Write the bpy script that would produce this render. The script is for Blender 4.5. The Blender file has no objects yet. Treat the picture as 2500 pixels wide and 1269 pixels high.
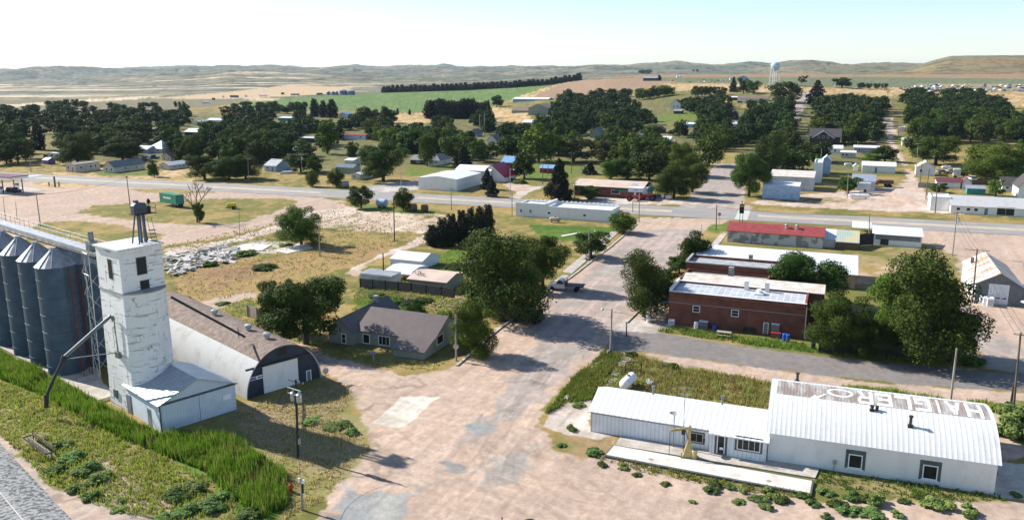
import bpy, math, random
import numpy as np
from mathutils import Vector, Matrix

# ------------------------------------------------------------------ camera, sky, sun
SC = bpy.context.scene
COL = SC.collection
CAM_H = 37.0                      # drone height in metres
FPX = 2000.0                      # focal length in photo pixels
PITCH = math.atan(456.5 / 2000)
SP, CP = math.sin(PITCH), math.cos(PITCH)

cam_data = bpy.data.cameras.new('camera')
cam = bpy.data.objects.new('camera', cam_data)
COL.objects.link(cam)
SC.camera = cam
cam.location = (0, 0, CAM_H)
cam.rotation_euler = (math.pi / 2 - PITCH, 0, 0)
cam_data.sensor_width = 36
cam_data.lens = FPX / 2500 * 36
cam_data.clip_start = 0.5
cam_data.clip_end = 60000

SUN_EL = math.radians(34)
SUN_AZ = math.atan2(-.885, .465)           # from +Y towards +X
sun_dir = Vector((math.sin(SUN_AZ) * math.cos(SUN_EL), math.cos(SUN_AZ) * math.cos(SUN_EL), math.sin(SUN_EL)))
world = bpy.data.worlds.new('World'); SC.world = world
world.use_nodes = True
wn = world.node_tree.nodes; wl = world.node_tree.links
for n in list(wn): wn.remove(n)
sky = wn.new('ShaderNodeTexSky'); sky.sky_type = 'NISHITA'; sky.sun_disc = False
sky.sun_elevation = SUN_EL; sky.sun_rotation = SUN_AZ
sky.air_density = 1.0; sky.dust_density = 0.4; sky.ozone_density = 1.9; sky.altitude = 900
bg = wn.new('ShaderNodeBackground'); bg.inputs['Strength'].default_value = 0.098
wo = wn.new('ShaderNodeOutputWorld')
wl.new(sky.outputs[0], bg.inputs['Color']); wl.new(bg.outputs[0], wo.inputs['Surface'])

sun_data = bpy.data.lights.new('sun', 'SUN'); sun_data.energy = 5.0; sun_data.angle = math.radians(.5)
sun_data.color = (1, .955, .88)
sun = bpy.data.objects.new('sun', sun_data); COL.objects.link(sun)
sun.rotation_euler = (-sun_dir).to_track_quat('-Z', 'Y').to_euler()

SC.view_settings.view_transform = 'Standard'; SC.view_settings.look = 'None'
SC.view_settings.exposure = 0.88; SC.view_settings.gamma = 1
SC.cycles.max_bounces = 6; SC.cycles.transparent_max_bounces = 4
SC.cycles.diffuse_bounces = 3; SC.cycles.glossy_bounces = 2; SC.cycles.volume_bounces = 0
SC.cycles.use_denoising = True

# ------------------------------------------------------------------ survey: photo pixel <-> place on the ground
def at(px, py, z=0.0):
    u = (px - 1250) / FPX; v = (py - 634.5) / FPX
    t = (CAM_H - z) / (SP + v * CP)
    return (u * t, (CP - v * SP) * t)
def zat(Y, py):
    v = (py - 634.5) / FPX
    return CAM_H - Y * (SP + v * CP) / (CP - v * SP)

# value noise in numpy
_rs = np.random.RandomState(7)
_PERM = _rs.permutation(1024)
_VAL = _rs.rand(1024)
def vnoise(x, y):
    xi = np.floor(x).astype(np.int64); yi = np.floor(y).astype(np.int64)
    fx = x - xi; fy = y - yi
    fx = fx * fx * (3 - 2 * fx); fy = fy * fy * (3 - 2 * fy)
    def h(a, b): return _VAL[(_PERM[a & 1023] + b) & 1023]
    return (h(xi, yi) * (1 - fx) + h(xi + 1, yi) * fx) * (1 - fy) + (h(xi, yi + 1) * (1 - fx) + h(xi + 1, yi + 1) * fx) * fy
def fbm(x, y, o=4):
    s = 0; a = .5; t = 0
    for k in range(o):
        s = s + a * vnoise(x * 2 ** k + 13.1 * k, y * 2 ** k + 7.7 * k); t += a; a *= .5
    return s / t

# terrain: flat river town, rising to the right and behind, ridges on the horizon
def sstep(a, b, x):
    t = np.clip((x - a) / (b - a), 0, 1); return t * t * (3 - 2 * t)
_PX = np.array([-900, -300, 0, 300, 600, 900, 1150, 1350, 1500, 1700, 1900, 2100, 2300, 2500, 2800, 3400.])
def _zrow(Y, rows): return [CAM_H - Y * (SP + v * CP) / (CP - v * SP) for v in [(r - 634.5) / FPX for r in rows]]
_ROWS = [(0, [0] * 16), (420, [0] * 16),
    (600, [0, 0, 0, 0, 0, 0, 0, 2, 4, 6, 8, 8, 8, 8, 8, 8]),
    (850, [0, 0, 0, 0, 0, 0, 3, 10, 15, 20, 25, 22, 20, 19, 19, 19]),
    (1150, _zrow(1150, [246, 246, 246, 246, 244, 240, 230, 216, 203, 200, 200, 203, 206, 206, 206, 206])),
    (1500, _zrow(1500, [230, 230, 230, 230, 229, 222, 212, 200, 184, 183, 184, 187, 190, 192, 192, 192])),
    (2300, _zrow(2300, [214, 214, 213, 211, 205, 206, 202, 194, 186, 185, 184, 183, 182, 182, 182, 182])),
    (4000, _zrow(4000, [204, 204, 203, 200, 190, 190, 188, 186, 184, 180, 176, 174, 172, 172, 172, 172])),
    (7000, _zrow(7000, [188, 188, 186, 182, 180, 178, 178, 176, 174, 170, 168, 168, 168, 168, 168, 168])),
    (16000, _zrow(16000, [180, 180, 178, 176, 175, 174, 173, 172, 172, 168, 166, 166, 166, 166, 166, 166]))]
_RY = np.array([r[0] for r in _ROWS], float); _RZ = np.array([r[1] for r in _ROWS], float)
_RIDGES = [   # distance, half width, crest polyline (azimuth px : photo row)
    (2500, 620, [(1900, 200), (2060, 184), (2180, 168), (2230, 150), (2262, 142), (2320, 140), (2520, 139), (2900, 145), (3400, 160)]),
    (3200, 700, [(60, 230), (200, 203), (330, 192), (440, 181), (520, 180), (590, 170), (660, 172), (740, 177), (860, 184), (950, 192), (1100, 215)]),
    (3600, 700, [(700, 215), (850, 200), (1000, 186), (1090, 181), (1160, 175), (1230, 179), (1290, 177), (1450, 182), (1600, 190)]),
    (4600, 800, [(1200, 190), (1330, 170), (1440, 160), (1500, 160), (1560, 156), (1630, 152), (1690, 158), (1720, 160), (1760, 154), (1800, 152), (1845, 156), (1880, 152), (1930, 149), (1980, 152), (2030, 157), (2150, 153), (2250, 160), (2600, 170)]),
    (6500, 900, [(-900, 190), (-300, 182), (0, 178), (90, 172), (190, 165), (215, 167), (300, 170), (380, 173), (470, 170), (600, 168), (700, 170), (790, 172), (860, 168), (950, 170), (1050, 168), (1130, 167), (1250, 165), (1330, 166), (1420, 170), (1700, 175)]),
    (10500, 1500, [(-900, 178), (0, 172), (120, 169), (200, 168), (300, 169), (380, 168), (430, 163), (490, 162), (560, 164), (600, 161), (640, 163), (690, 161), (760, 165), (830, 164), (888, 160), (930, 164), (1010, 162), (1090, 160), (1120, 165), (1250, 165), (1400, 166), (1700, 164), (2100, 160), (3400, 160)])]
def terrain(X, Y):
    X = np.asarray(X, float); Y = np.maximum(np.asarray(Y, float), 1.0)
    zc = Y * 1.026
    px = 1250 + FPX * X / zc
    ci = np.clip(np.interp(px, _PX, np.arange(16)), 0, 14.999)
    i0 = ci.astype(int); f = ci - i0; f = f * f * (3 - 2 * f)
    ri = np.clip(np.interp(Y, _RY, np.arange(len(_RY))), 0, len(_RY) - 1.001)
    r0 = ri.astype(int); g = ri - r0
    z = (_RZ[r0, i0] * (1 - f) + _RZ[r0, i0 + 1] * f) * (1 - g) + (_RZ[r0 + 1, i0] * (1 - f) + _RZ[r0 + 1, i0 + 1] * f) * g
    for D, w, pl in _RIDGES:
        rows = np.interp(px, [a for a, b in pl], [b for a, b in pl])
        v = (rows - 634.5) / FPX
        zr = CAM_H - D * (SP + v * CP) / (CP - v * SP)
        Dn = D * (1 + .10 * (fbm(X / 900 + D, Y * 0 + D * .37, 3) - .5))
        bell = np.exp(-((Y - Dn) / w) ** 2)
        bell = bell * np.where((px < pl[0][0]) | (px > pl[-1][0]), 0.0, 1.0)
        z = np.where(zr > z, z + (zr - z) * bell, z)
    rough = sstep(1500, 3000, Y)
    z = z + rough * (fbm(X / 260, Y / 260, 5) - .5) * np.clip(Y / 3000, 0, 2.2) * 30 + rough * (fbm(X / 60 + 5, Y / 110, 3) - .5) * 8
    return z
def ground_at(px, py):
    """place on the terrain seen at a photo pixel"""
    a = at(px, py) if py > 200 else (0, 1e9)
    if a[1] < 415: return (a[0], a[1], 0.0)
    u = (px - 1250) / FPX; v = (py - 634.5) / FPX
    Y = np.concatenate([np.arange(400, 2500, 2.0), np.arange(2500, 15000, 12.0)])
    t = Y / (CP - v * SP); X = u * t; Z = CAM_H - t * (SP + v * CP)
    T = terrain(X, Y)
    k = np.argmax(Z < T) if (Z < T).any() else len(Y) - 1
    return (float(X[k]), float(Y[k]), float(T[k]))

# ------------------------------------------------------------------ materials (all procedural)
MATS = {}
def _new(name):
    m = bpy.data.materials.new(name); m.use_nodes = True
    nt = m.node_tree
    return m, nt, nt.nodes['Principled BSDF']
def mk(name, c, c2=None, scale=1.0, lo=.4, hi=.6, rough=.7, metal=0.0, stripes=None, bump=0.0, bscale=8.0, stretch=(1, 1, 1), detail=5.0, var=.12):
    """painted / weathered surface: base c, patches of c2, ribs along one axis"""
    m, nt, b = _new(name); N = nt.nodes; L = nt.links
    tc = N.new('ShaderNodeTexCoord'); mp = N.new('ShaderNodeMapping'); mp.inputs['Scale'].default_value = stretch
    L.new(tc.outputs['Object'], mp.inputs[0])
    nz = N.new('ShaderNodeTexNoise'); nz.inputs['Scale'].default_value = scale; nz.inputs['Detail'].default_value = detail
    nz.inputs['Roughness'].default_value = .62
    L.new(mp.outputs[0], nz.inputs['Vector'])
    c2 = c2 or tuple(min(1, x * (1 - var * 2)) for x in c)
    r = N.new('ShaderNodeValToRGB'); r.color_ramp.elements[0].position = lo; r.color_ramp.elements[1].position = hi
    r.color_ramp.elements[0].color = (*c, 1); r.color_ramp.elements[1].color = (*c2, 1)
    L.new(nz.outputs['Fac'], r.inputs[0])
    n2 = N.new('ShaderNodeTexNoise'); n2.inputs['Scale'].default_value = bscale; n2.inputs['Detail'].default_value = 3
    L.new(tc.outputs['Object'], n2.inputs['Vector'])
    mr = N.new('ShaderNodeMapRange'); mr.inputs[1].default_value = .3; mr.inputs[2].default_value = .7
    mr.inputs[3].default_value = 1 - var; mr.inputs[4].default_value = 1 + var * .5
    L.new(n2.outputs['Fac'], mr.inputs[0])
    mx = N.new('ShaderNodeMix'); mx.data_type = 'RGBA'; mx.blend_type = 'MULTIPLY'; mx.inputs[0].default_value = 1
    L.new(r.outputs[0], mx.inputs[6]); L.new(mr.outputs[0], mx.inputs[7])
    out = mx.outputs[2]; h = n2.outputs['Fac']; bs = bump
    if stripes:
        ax, per, st = stripes
        sx = N.new('ShaderNodeSeparateXYZ'); L.new(tc.outputs['Object'], sx.inputs[0])
        a = N.new('ShaderNodeMath'); a.operation = 'MULTIPLY'; a.inputs[1].default_value = 2 * math.pi / per; L.new(sx.outputs[ax], a.inputs[0])
        s = N.new('ShaderNodeMath'); s.operation = 'SINE'; L.new(a.outputs[0], s.inputs[0])
        q = N.new('ShaderNodeMapRange'); q.inputs[1].default_value = .55; q.inputs[2].default_value = 1
        q.inputs[3].default_value = 1; q.inputs[4].default_value = 1 - st * .7; L.new(s.outputs[0], q.inputs[0])
        m2 = N.new('ShaderNodeMix'); m2.data_type = 'RGBA'; m2.blend_type = 'MULTIPLY'; m2.inputs[0].default_value = 1
        L.new(out, m2.inputs[6]); L.new(q.outputs[0], m2.inputs[7]); out = m2.outputs[2]
        h = s.outputs[0]; bs = max(bump, .12)
    L.new(out, b.inputs['Base Color'])
    b.inputs['Roughness'].default_value = rough; b.inputs['Metallic'].default_value = metal
    b.inputs['Specular IOR Level'].default_value = .3
    if bs:
        bp = N.new('ShaderNodeBump'); bp.inputs['Strength'].default_value = bs; bp.inputs['Distance'].default_value = .05
        L.new(h, bp.inputs['Height']); L.new(bp.outputs[0], b.inputs['Normal'])
    MATS[name] = m; return m
def leafmat(name, a, b_, trans=.25):
    m, nt, b = _new(name); N = nt.nodes; L = nt.links
    g = N.new('ShaderNodeNewGeometry'); oi = N.new('ShaderNodeObjectInfo'); tc = N.new('ShaderNodeTexCoord')
    nz = N.new('ShaderNodeTexNoise'); nz.inputs['Scale'].default_value = 6.0; L.new(tc.outputs['Object'], nz.inputs['Vector'])
    ad = N.new('ShaderNodeMath'); ad.operation = 'ADD'; L.new(g.outputs['Random Per Island'], ad.inputs[0]); L.new(nz.outputs['Fac'], ad.inputs[1])
    mr = N.new('ShaderNodeMapRange'); mr.inputs[1].default_value = .35; mr.inputs[2].default_value = 1.5; L.new(ad.outputs[0], mr.inputs[0])
    r = N.new('ShaderNodeMix'); r.data_type = 'RGBA'; r.inputs[6].default_value = (*a, 1); r.inputs[7].default_value = (*b_, 1)
    L.new(mr.outputs[0], r.inputs[0])
    hs = N.new('ShaderNodeHueSaturation')
    hr = N.new('ShaderNodeMapRange'); hr.inputs[3].default_value = .47; hr.inputs[4].default_value = .52; L.new(oi.outputs['Random'], hr.inputs[0])
    vr = N.new('ShaderNodeMapRange'); vr.inputs[3].default_value = 1.55; vr.inputs[4].default_value = .7
    fr_ = N.new('ShaderNodeMath'); fr_.operation = 'MULTIPLY'; fr_.inputs[1].default_value = 7.31; L.new(oi.outputs['Random'], fr_.inputs[0]); f2_ = N.new('ShaderNodeMath'); f2_.operation = 'FRACT'; L.new(fr_.outputs[0], f2_.inputs[0]); L.new(f2_.outputs[0], vr.inputs[0])
    L.new(hr.outputs[0], hs.inputs['Hue']); L.new(vr.outputs[0], hs.inputs['Value']); L.new(r.outputs[2], hs.inputs['Color'])
    L.new(hs.outputs[0], b.inputs['Base Color']); b.inputs['Roughness'].default_value = .75; b.inputs['Specular IOR Level'].default_value = .15
    t = N.new('ShaderNodeBsdfTranslucent'); L.new(hs.outputs[0], t.inputs['Color'])
    ms = N.new('ShaderNodeMixShader'); ms.inputs[0].default_value = trans
    L.new(b.outputs[0], ms.inputs[1]); L.new(t.outputs[0], ms.inputs[2])
    L.new(ms.outputs[0], N['Material Output'].inputs['Surface'])
    MATS[name] = m; return m

mk('white_paint', (.76, .76, .74), (.60, .59, .56), scale=.7, lo=.5, hi=.85, var=.08, rough=.7, detail=8, stretch=(1, 1, .5))
mk('white_siding', (.76, .79, .82), stripes=(0, .42, .30), var=.05, rough=.5)
mk('white_siding_y', (.78, .80, .82), stripes=(1, .42, .16), var=.05, rough=.5)
mk('white_roof', (.70, .71, .73), (.64, .64, .64), scale=.6, lo=.5, hi=.9, stripes=(0, .6, .42), var=.08, rough=.5, stretch=(1.4, .4, .6), detail=8)
mk('white_ribbed', (.70, .70, .70), stripes=(0, .45, .40), var=.10, rough=.5, c2=(.50, .49, .47), scale=.7, lo=.52, hi=.85, stretch=(1.4, .35, .6), detail=8)
mk('concrete', (.50, .45, .40), (.36, .32, .27), scale=.6, rough=.9, var=.15, bscale=5)
mk('concrete_pale', (.62, .57, .52), (.48, .42, .36), scale=.5, rough=.9, var=.12, bscale=4, lo=.5, hi=.7)
mk('concrete_grey', (.36, .36, .35), (.25, .25, .24), scale=.7, rough=.9)
mk('tar_roof', (.40, .42, .44), (.28, .29, .30), scale=.8, rough=.9)
mk('rust_roof', (.36, .27, .22), (.50, .46, .43), scale=1.2, lo=.35, hi=.75, stripes=(0, .35, .2), rough=.6, metal=.1, var=.3, bscale=3)
mk('galvanised', (.62, .61, .59), (.48, .42, .37), scale=.8, lo=.5, hi=.85, stripes=(0, .35, .12), rough=.42, metal=.25)
mk('galv_plain', (.5, .51, .52), rough=.45, metal=.5)
mk('rusty_galv', (.62, .63, .64), (.42, .26, .16), scale=.45, lo=.42, hi=.58, stripes=(1, .5, .15), rough=.6, metal=.1, stretch=(.4, 2.2, 1))
mk('weathered_sheet', (.62, .60, .56), (.50, .38, .28), scale=.7, lo=.4, hi=.7, stripes=(0, .3, .15), rough=.7)
mk('bin_steel', (.065, .11, .165), (.05, .08, .12), scale=.5, stripes=(2, .28, .35), rough=.5, metal=.25)
mk('cone_steel', (.40, .42, .45), (.28, .29, .31), rough=.5, metal=.3)
mk('dark_steel', (.05, .05, .055), rough=.6, metal=.3)
mk('grey_steel', (.22, .24, .25), rough=.5, metal=.4)
mk('red_steel', (.11, .03, .022), rough=.6)
mk('navy_metal', (.03, .045, .07), (.022, .03, .05), stripes=(1, .3, .2), rough=.6)
mk('shed_siding', (.62, .68, .74), stripes=(1, .3, .22), rough=.5, var=.04)
mk('shed_siding_x', (.62, .68, .74), stripes=(0, .3, .22), rough=.5, var=.04)
mk('shed_roof', (.42, .46, .5), (.34, .38, .42), stripes=(0, .4, .22), rough=.4, metal=.4)
mk('gray_siding', (.27, .29, .25), stripes=(2, .2, .12), rough=.7, var=.04)
mk('brown_metal', (.150, .120, .112), stripes=(0, .3, .3), rough=.45, metal=.1, var=.08)
mk('shingle_dark', (.05, .045, .045), (.09, .08, .08), scale=3, rough=.9)
mk('shingle_grey', (.16, .17, .18), (.24, .24, .24), scale=2, rough=.9)
mk('shingle_brown', (.16, .12, .10), (.22, .17, .14), scale=2, rough=.9)
mk('slate_metal', (.16, .20, .22), stripes=(0, .5, .2), rough=.5)
mk('red_metal', (.34, .07, .065), stripes=(0, .4, .18), rough=.45)
mk('crimson_metal', (.48, .02, .06), stripes=(1, .4, .15), rough=.45)
mk('maroon_metal', (.16, .05, .06), rough=.5)
mk('tan_roof', (.58, .46, .37), (.50, .39, .32), scale=.3, stripes=(0, .6, .06), rough=.7)
mk('blue_metal', (.22, .40, .62), stripes=(0, .4, .12), rough=.5)
mk('pale_blue', (.42, .56, .72), rough=.7)
mk('cream', (.62, .58, .48), rough=.8)
mk('adobe', (.52, .49, .42), (.42, .38, .32), scale=.8, rough=.9)
mk('sage_wall', (.30, .33, .28), rough=.8)
mk('tan_wall', (.45, .33, .22), (.38, .27, .18), rough=.8, scale=.6)
mk('peeling', (.50, .51, .50), (.24, .24, .23), scale=.55, lo=.49, hi=.53, rough=.9, detail=8)
mk('block_wall', (.55, .57, .60), (.38, .38, .38), scale=.4, lo=.45, hi=.65, rough=.9, detail=7)
mk('brown_wall', (.05, .042, .035), (.08, .065, .055), scale=2, rough=.9)
mk('dark_wall', (.07, .075, .08), rough=.8)
mk('red_wall', (.35, .04, .035), rough=.7)
mk('green_paint', (.03, .22, .13), rough=.5)
mk('teal_wall', (.05, .30, .25), rough=.7)
mk('awning_green', (.03, .30, .20), rough=.6)
mk('shed_grey', (.17, .19, .20), stripes=(0, .3, .2), rough=.7)
mk('ribbed_roof_blue', (.36, .40, .46), (.27, .3, .34), stripes=(1, .5, .2), rough=.5, metal=.2)
mk('yellow_paint', (.55, .42, .16), (.35, .24, .12), scale=3, lo=.5, hi=.7, rough=.5)
mk('black', (.015, .015, .017), rough=.5)
mk('rubber', (.02, .02, .02), rough=.85)
mk('window_glass', (.02, .022, .025), rough=.12, var=0)
mk('window_pale', (.20, .22, .24), rough=.2, var=.1)
mk('trim_dark', (.10, .12, .12), rough=.6)
mk('chrome', (.6, .6, .6), rough=.25, metal=.9)
mk('car_white', (.75, .76, .78), rough=.3); mk('car_black', (.02, .022, .025), rough=.25); mk('car_silver', (.42, .44, .46), rough=.3, metal=.4)
mk('car_blue', (.07, .11, .2), rough=.3); mk('car_red', (.35, .03, .03), rough=.35); mk('car_green', (.08, .16, .10), rough=.4); mk('car_tan', (.42, .36, .27), rough=.4)
mk('orange_paint', (.5, .16, .03), rough=.45); mk('tractor_green', (.04, .28, .05), rough=.35); mk('tractor_yellow', (.75, .6, .03), rough=.4)
mk('wood_pole', (.17, .13, .10), (.10, .08, .06), scale=2, stretch=(1, 1, .2), rough=.9)
mk('pole_pale', (.36, .33, .29), (.26, .23, .2), scale=2, stretch=(1, 1, .2), rough=.9)
mk('wood_dark', (.055, .05, .045), (.035, .03, .028), scale=3, stripes=(0, .18, .35), rough=.95)
mk('wood_grey', (.17, .155, .14), (.10, .09, .08), scale=3, stripes=(0, .18, .35), rough=.95)
mk('leg_dark', (.10, .12, .14), rough=.6, metal=.2)
mk('wood_brown', (.17, .11, .075), (.12, .08, .055), scale=3, stripes=(0, .18, .3), rough=.95)
mk('picket', (.42, .37, .30), stripes=(0, .3, .45), rough=.9)
mk('bark', (.085, .065, .05), (.05, .04, .03), scale=3, rough=.95)
mk('bark_pale', (.22, .19, .16), (.14, .12, .10), scale=3, rough=.95)
mk('hay', (.22, .17, .09), (.12, .10, .06), scale=6, rough=.95)
mk('hydrant_red', (.5, .04, .02), rough=.5); mk('sign_red', (.5, .02, .03), rough=.5); mk('sign_back', (.5, .49, .46), rough=.5, metal=.3)
mk('blue_plastic', (.03, .12, .5), rough=.4); mk('purple_sign', (.22, .16, .45), rough=.6); mk('pure_white', (.85, .85, .85), rough=.6, var=0)
mk('rubble', (.62, .59, .55), (.40, .36, .31), scale=3, rough=.95); mk('rock', (.30, .26, .22), (.28, .24, .2), scale=4, rough=.95)
mk('road_paint', (.78, .77, .72), (.5, .48, .45), scale=2, lo=.55, hi=.7, rough=.8)
mk('median_tan', (.52, .42, .30), (.42, .33, .24), scale=.3, rough=.9)
mk('highway_asphalt', (.31, .29, .27), (.235, .22, .205), scale=.25, lo=.35, hi=.7, rough=.85, stretch=(.3, 2, 1), var=.1)
mk('ballast', (.34, .345, .34), (.09, .09, .085), scale=2.6, rough=.95, lo=.44, hi=.58, bump=.9, bscale=9, var=.3, detail=8)
mk('rail_steel', (.62, .60, .57), rough=.4, metal=.2)
mk('tower_blue', (.38, .55, .70), (.30, .47, .62), scale=.2, rough=.45)
mk('tower_white', (.72, .76, .8), rough=.45)
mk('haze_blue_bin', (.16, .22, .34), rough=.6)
leafmat('leaf_dark', (.008, .016, .002), (.062, .105, .014), .15)
leafmat('leaf_mid', (.010, .022, .002), (.085, .14, .014), .18)
leafmat('leaf_lime', (.03, .045, .005), (.14, .19, .025), .25)
leafmat('leaf_bright', (.035, .07, .008), (.12, .20, .025), .25)
leafmat('leaf_olive', (.02, .026, .008), (.085, .10, .028), .15)
leafmat('leaf_wood', (.008, .016, .003), (.062, .098, .017), .12)
leafmat('leaf_cedar', (.004, .009, .006), (.016, .028, .014), .05)
leafmat('leaf_weed', (.03, .085, .006), (.15, .29, .025), .4)
leafmat('leaf_sage', (.08, .13, .035), (.20, .29, .085), .4)
leafmat('leaf_rust', (.16, .10, .04), (.34, .26, .10), .4)
leafmat('leaf_yard', (.10, .11, .025), (.26, .28, .07), .45)
leafmat('leaf_dry', (.26, .19, .08), (.50, .40, .20), .4)
leafmat('leaf_grass', (.07, .115, .018), (.22, .30, .05), .4)

# peeling whitewash of the elevator: boards flaking along level joints and upright seams
def peel_mat():
    m, nt, b = _new('elevator_paint'); N = nt.nodes; L = nt.links; tc = N.new('ShaderNodeTexCoord'); prev = None
    for (sx_, sy_, sz_), lo, hi, c in (((.35, .35, 3.2), .56, .60, (.40, .36, .31)), ((2.6, 2.6, .28), .60, .64, (.34, .31, .28)), ((.9, .9, 1.3), .605, .635, (.30, .27, .24)), ((.25, .25, .12), .50, .75, (.62, .60, .56))):
        mp = N.new('ShaderNodeMapping'); mp.inputs['Scale'].default_value = (sx_, sy_, sz_); L.new(tc.outputs['Object'], mp.inputs[0])
        nz = N.new('ShaderNodeTexNoise'); nz.inputs['Scale'].default_value = 1.0; nz.inputs['Detail'].default_value = 9; nz.inputs['Roughness'].default_value = .68; L.new(mp.outputs[0], nz.inputs['Vector'])
        mr = N.new('ShaderNodeMapRange'); mr.inputs[1].default_value = lo; mr.inputs[2].default_value = hi; L.new(nz.outputs['Fac'], mr.inputs[0])
        mx = N.new('ShaderNodeMix'); mx.data_type = 'RGBA'; L.new(mr.outputs[0], mx.inputs[0])
        if prev is None: mx.inputs[6].default_value = (.80, .79, .76, 1)
        else: L.new(prev, mx.inputs[6])
        mx.inputs[7].default_value = (*c, 1); prev = mx.outputs[2]
    L.new(prev, b.inputs['Base Color']); b.inputs['Roughness'].default_value = .85
    bp = N.new('ShaderNodeBump'); bp.inputs['Strength'].default_value = .3; bp.inputs['Distance'].default_value = .06; L.new(nz.outputs['Fac'], bp.inputs['Height']); L.new(bp.outputs[0], b.inputs['Normal'])
    MATS['elevator_paint'] = m
peel_mat()
# brick
def brick_mat():
    m, nt, b = _new('brick'); N = nt.nodes; L = nt.links
    tc = N.new('ShaderNodeTexCoord'); sx = N.new('ShaderNodeSeparateXYZ'); L.new(tc.outputs['Object'], sx.inputs[0])
    ad = N.new('ShaderNodeMath'); L.new(sx.outputs[0], ad.inputs[0]); L.new(sx.outputs[1], ad.inputs[1])
    cb = N.new('ShaderNodeCombineXYZ'); L.new(ad.outputs[0], cb.inputs[0]); L.new(sx.outputs[2], cb.inputs[1])
    br = N.new('ShaderNodeTexBrick'); br.inputs['Scale'].default_value = 4.0
    br.inputs['Color1'].default_value = (.20, .058, .034, 1); br.inputs['Color2'].default_value = (.13, .040, .026, 1); br.inputs['Mortar'].default_value = (.26, .15, .11, 1)
    br.inputs['Mortar Size'].default_value = .012
    L.new(cb.outputs[0], br.inputs['Vector'])
    nz = N.new('ShaderNodeTexNoise'); nz.inputs['Scale'].default_value = .7; nz.inputs['Detail'].default_value = 6; L.new(tc.outputs['Object'], nz.inputs['Vector'])
    mr = N.new('ShaderNodeMapRange'); mr.inputs[1].default_value = .3; mr.inputs[2].default_value = .7; mr.inputs[3].default_value = .65; mr.inputs[4].default_value = 1.25; L.new(nz.outputs['Fac'], mr.inputs[0])
    mx = N.new('ShaderNodeMix'); mx.data_type = 'RGBA'; mx.blend_type = 'MULTIPLY'; mx.inputs[0].default_value = 1
    L.new(br.outputs['Color'], mx.inputs[6]); L.new(mr.outputs[0], mx.inputs[7]); L.new(mx.outputs[2], b.inputs['Base Color'])
    b.inputs['Roughness'].default_value = .9
    MATS['brick'] = m
brick_mat()
# flat roof coated in patches, joints brushed white
def patched_mat():
    m, nt, b = _new('patched_roof'); N = nt.nodes; L = nt.links
    tc = N.new('ShaderNodeTexCoord')
    br = N.new('ShaderNodeTexBrick'); br.inputs['Scale'].default_value = 1.0; br.offset = 0
    br.inputs['Brick Width'].default_value = .95; br.inputs['Row Height'].default_value = 1.1
    br.inputs['Color1'].default_value = (.46, .48, .51, 1); br.inputs['Color2'].default_value = (.37, .39, .43, 1); br.inputs['Mortar'].default_value = (.58, .59, .61, 1)
    br.inputs['Mortar Size'].default_value = .09; br.inputs['Mortar Smooth'].default_value = .3
    L.new(tc.outputs['Object'], br.inputs['Vector'])
    nz = N.new('ShaderNodeTexNoise'); nz.inputs['Scale'].default_value = .6; nz.inputs['Detail'].default_value = 6; L.new(tc.outputs['Object'], nz.inputs['Vector'])
    mr = N.new('ShaderNodeMapRange'); mr.inputs[1].default_value = .3; mr.inputs[2].default_value = .7; mr.inputs[3].default_value = .8; mr.inputs[4].default_value = 1.1; L.new(nz.outputs['Fac'], mr.inputs[0])
    mx = N.new('ShaderNodeMix'); mx.data_type = 'RGBA'; mx.blend_type = 'MULTIPLY'; mx.inputs[0].default_value = 1
    L.new(br.outputs['Color'], mx.inputs[6]); L.new(mr.outputs[0], mx.inputs[7]); L.new(mx.outputs[2], b.inputs['Base Color'])
    b.inputs['Roughness'].default_value = .6
    MATS['patched_roof'] = m
patched_mat()

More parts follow.
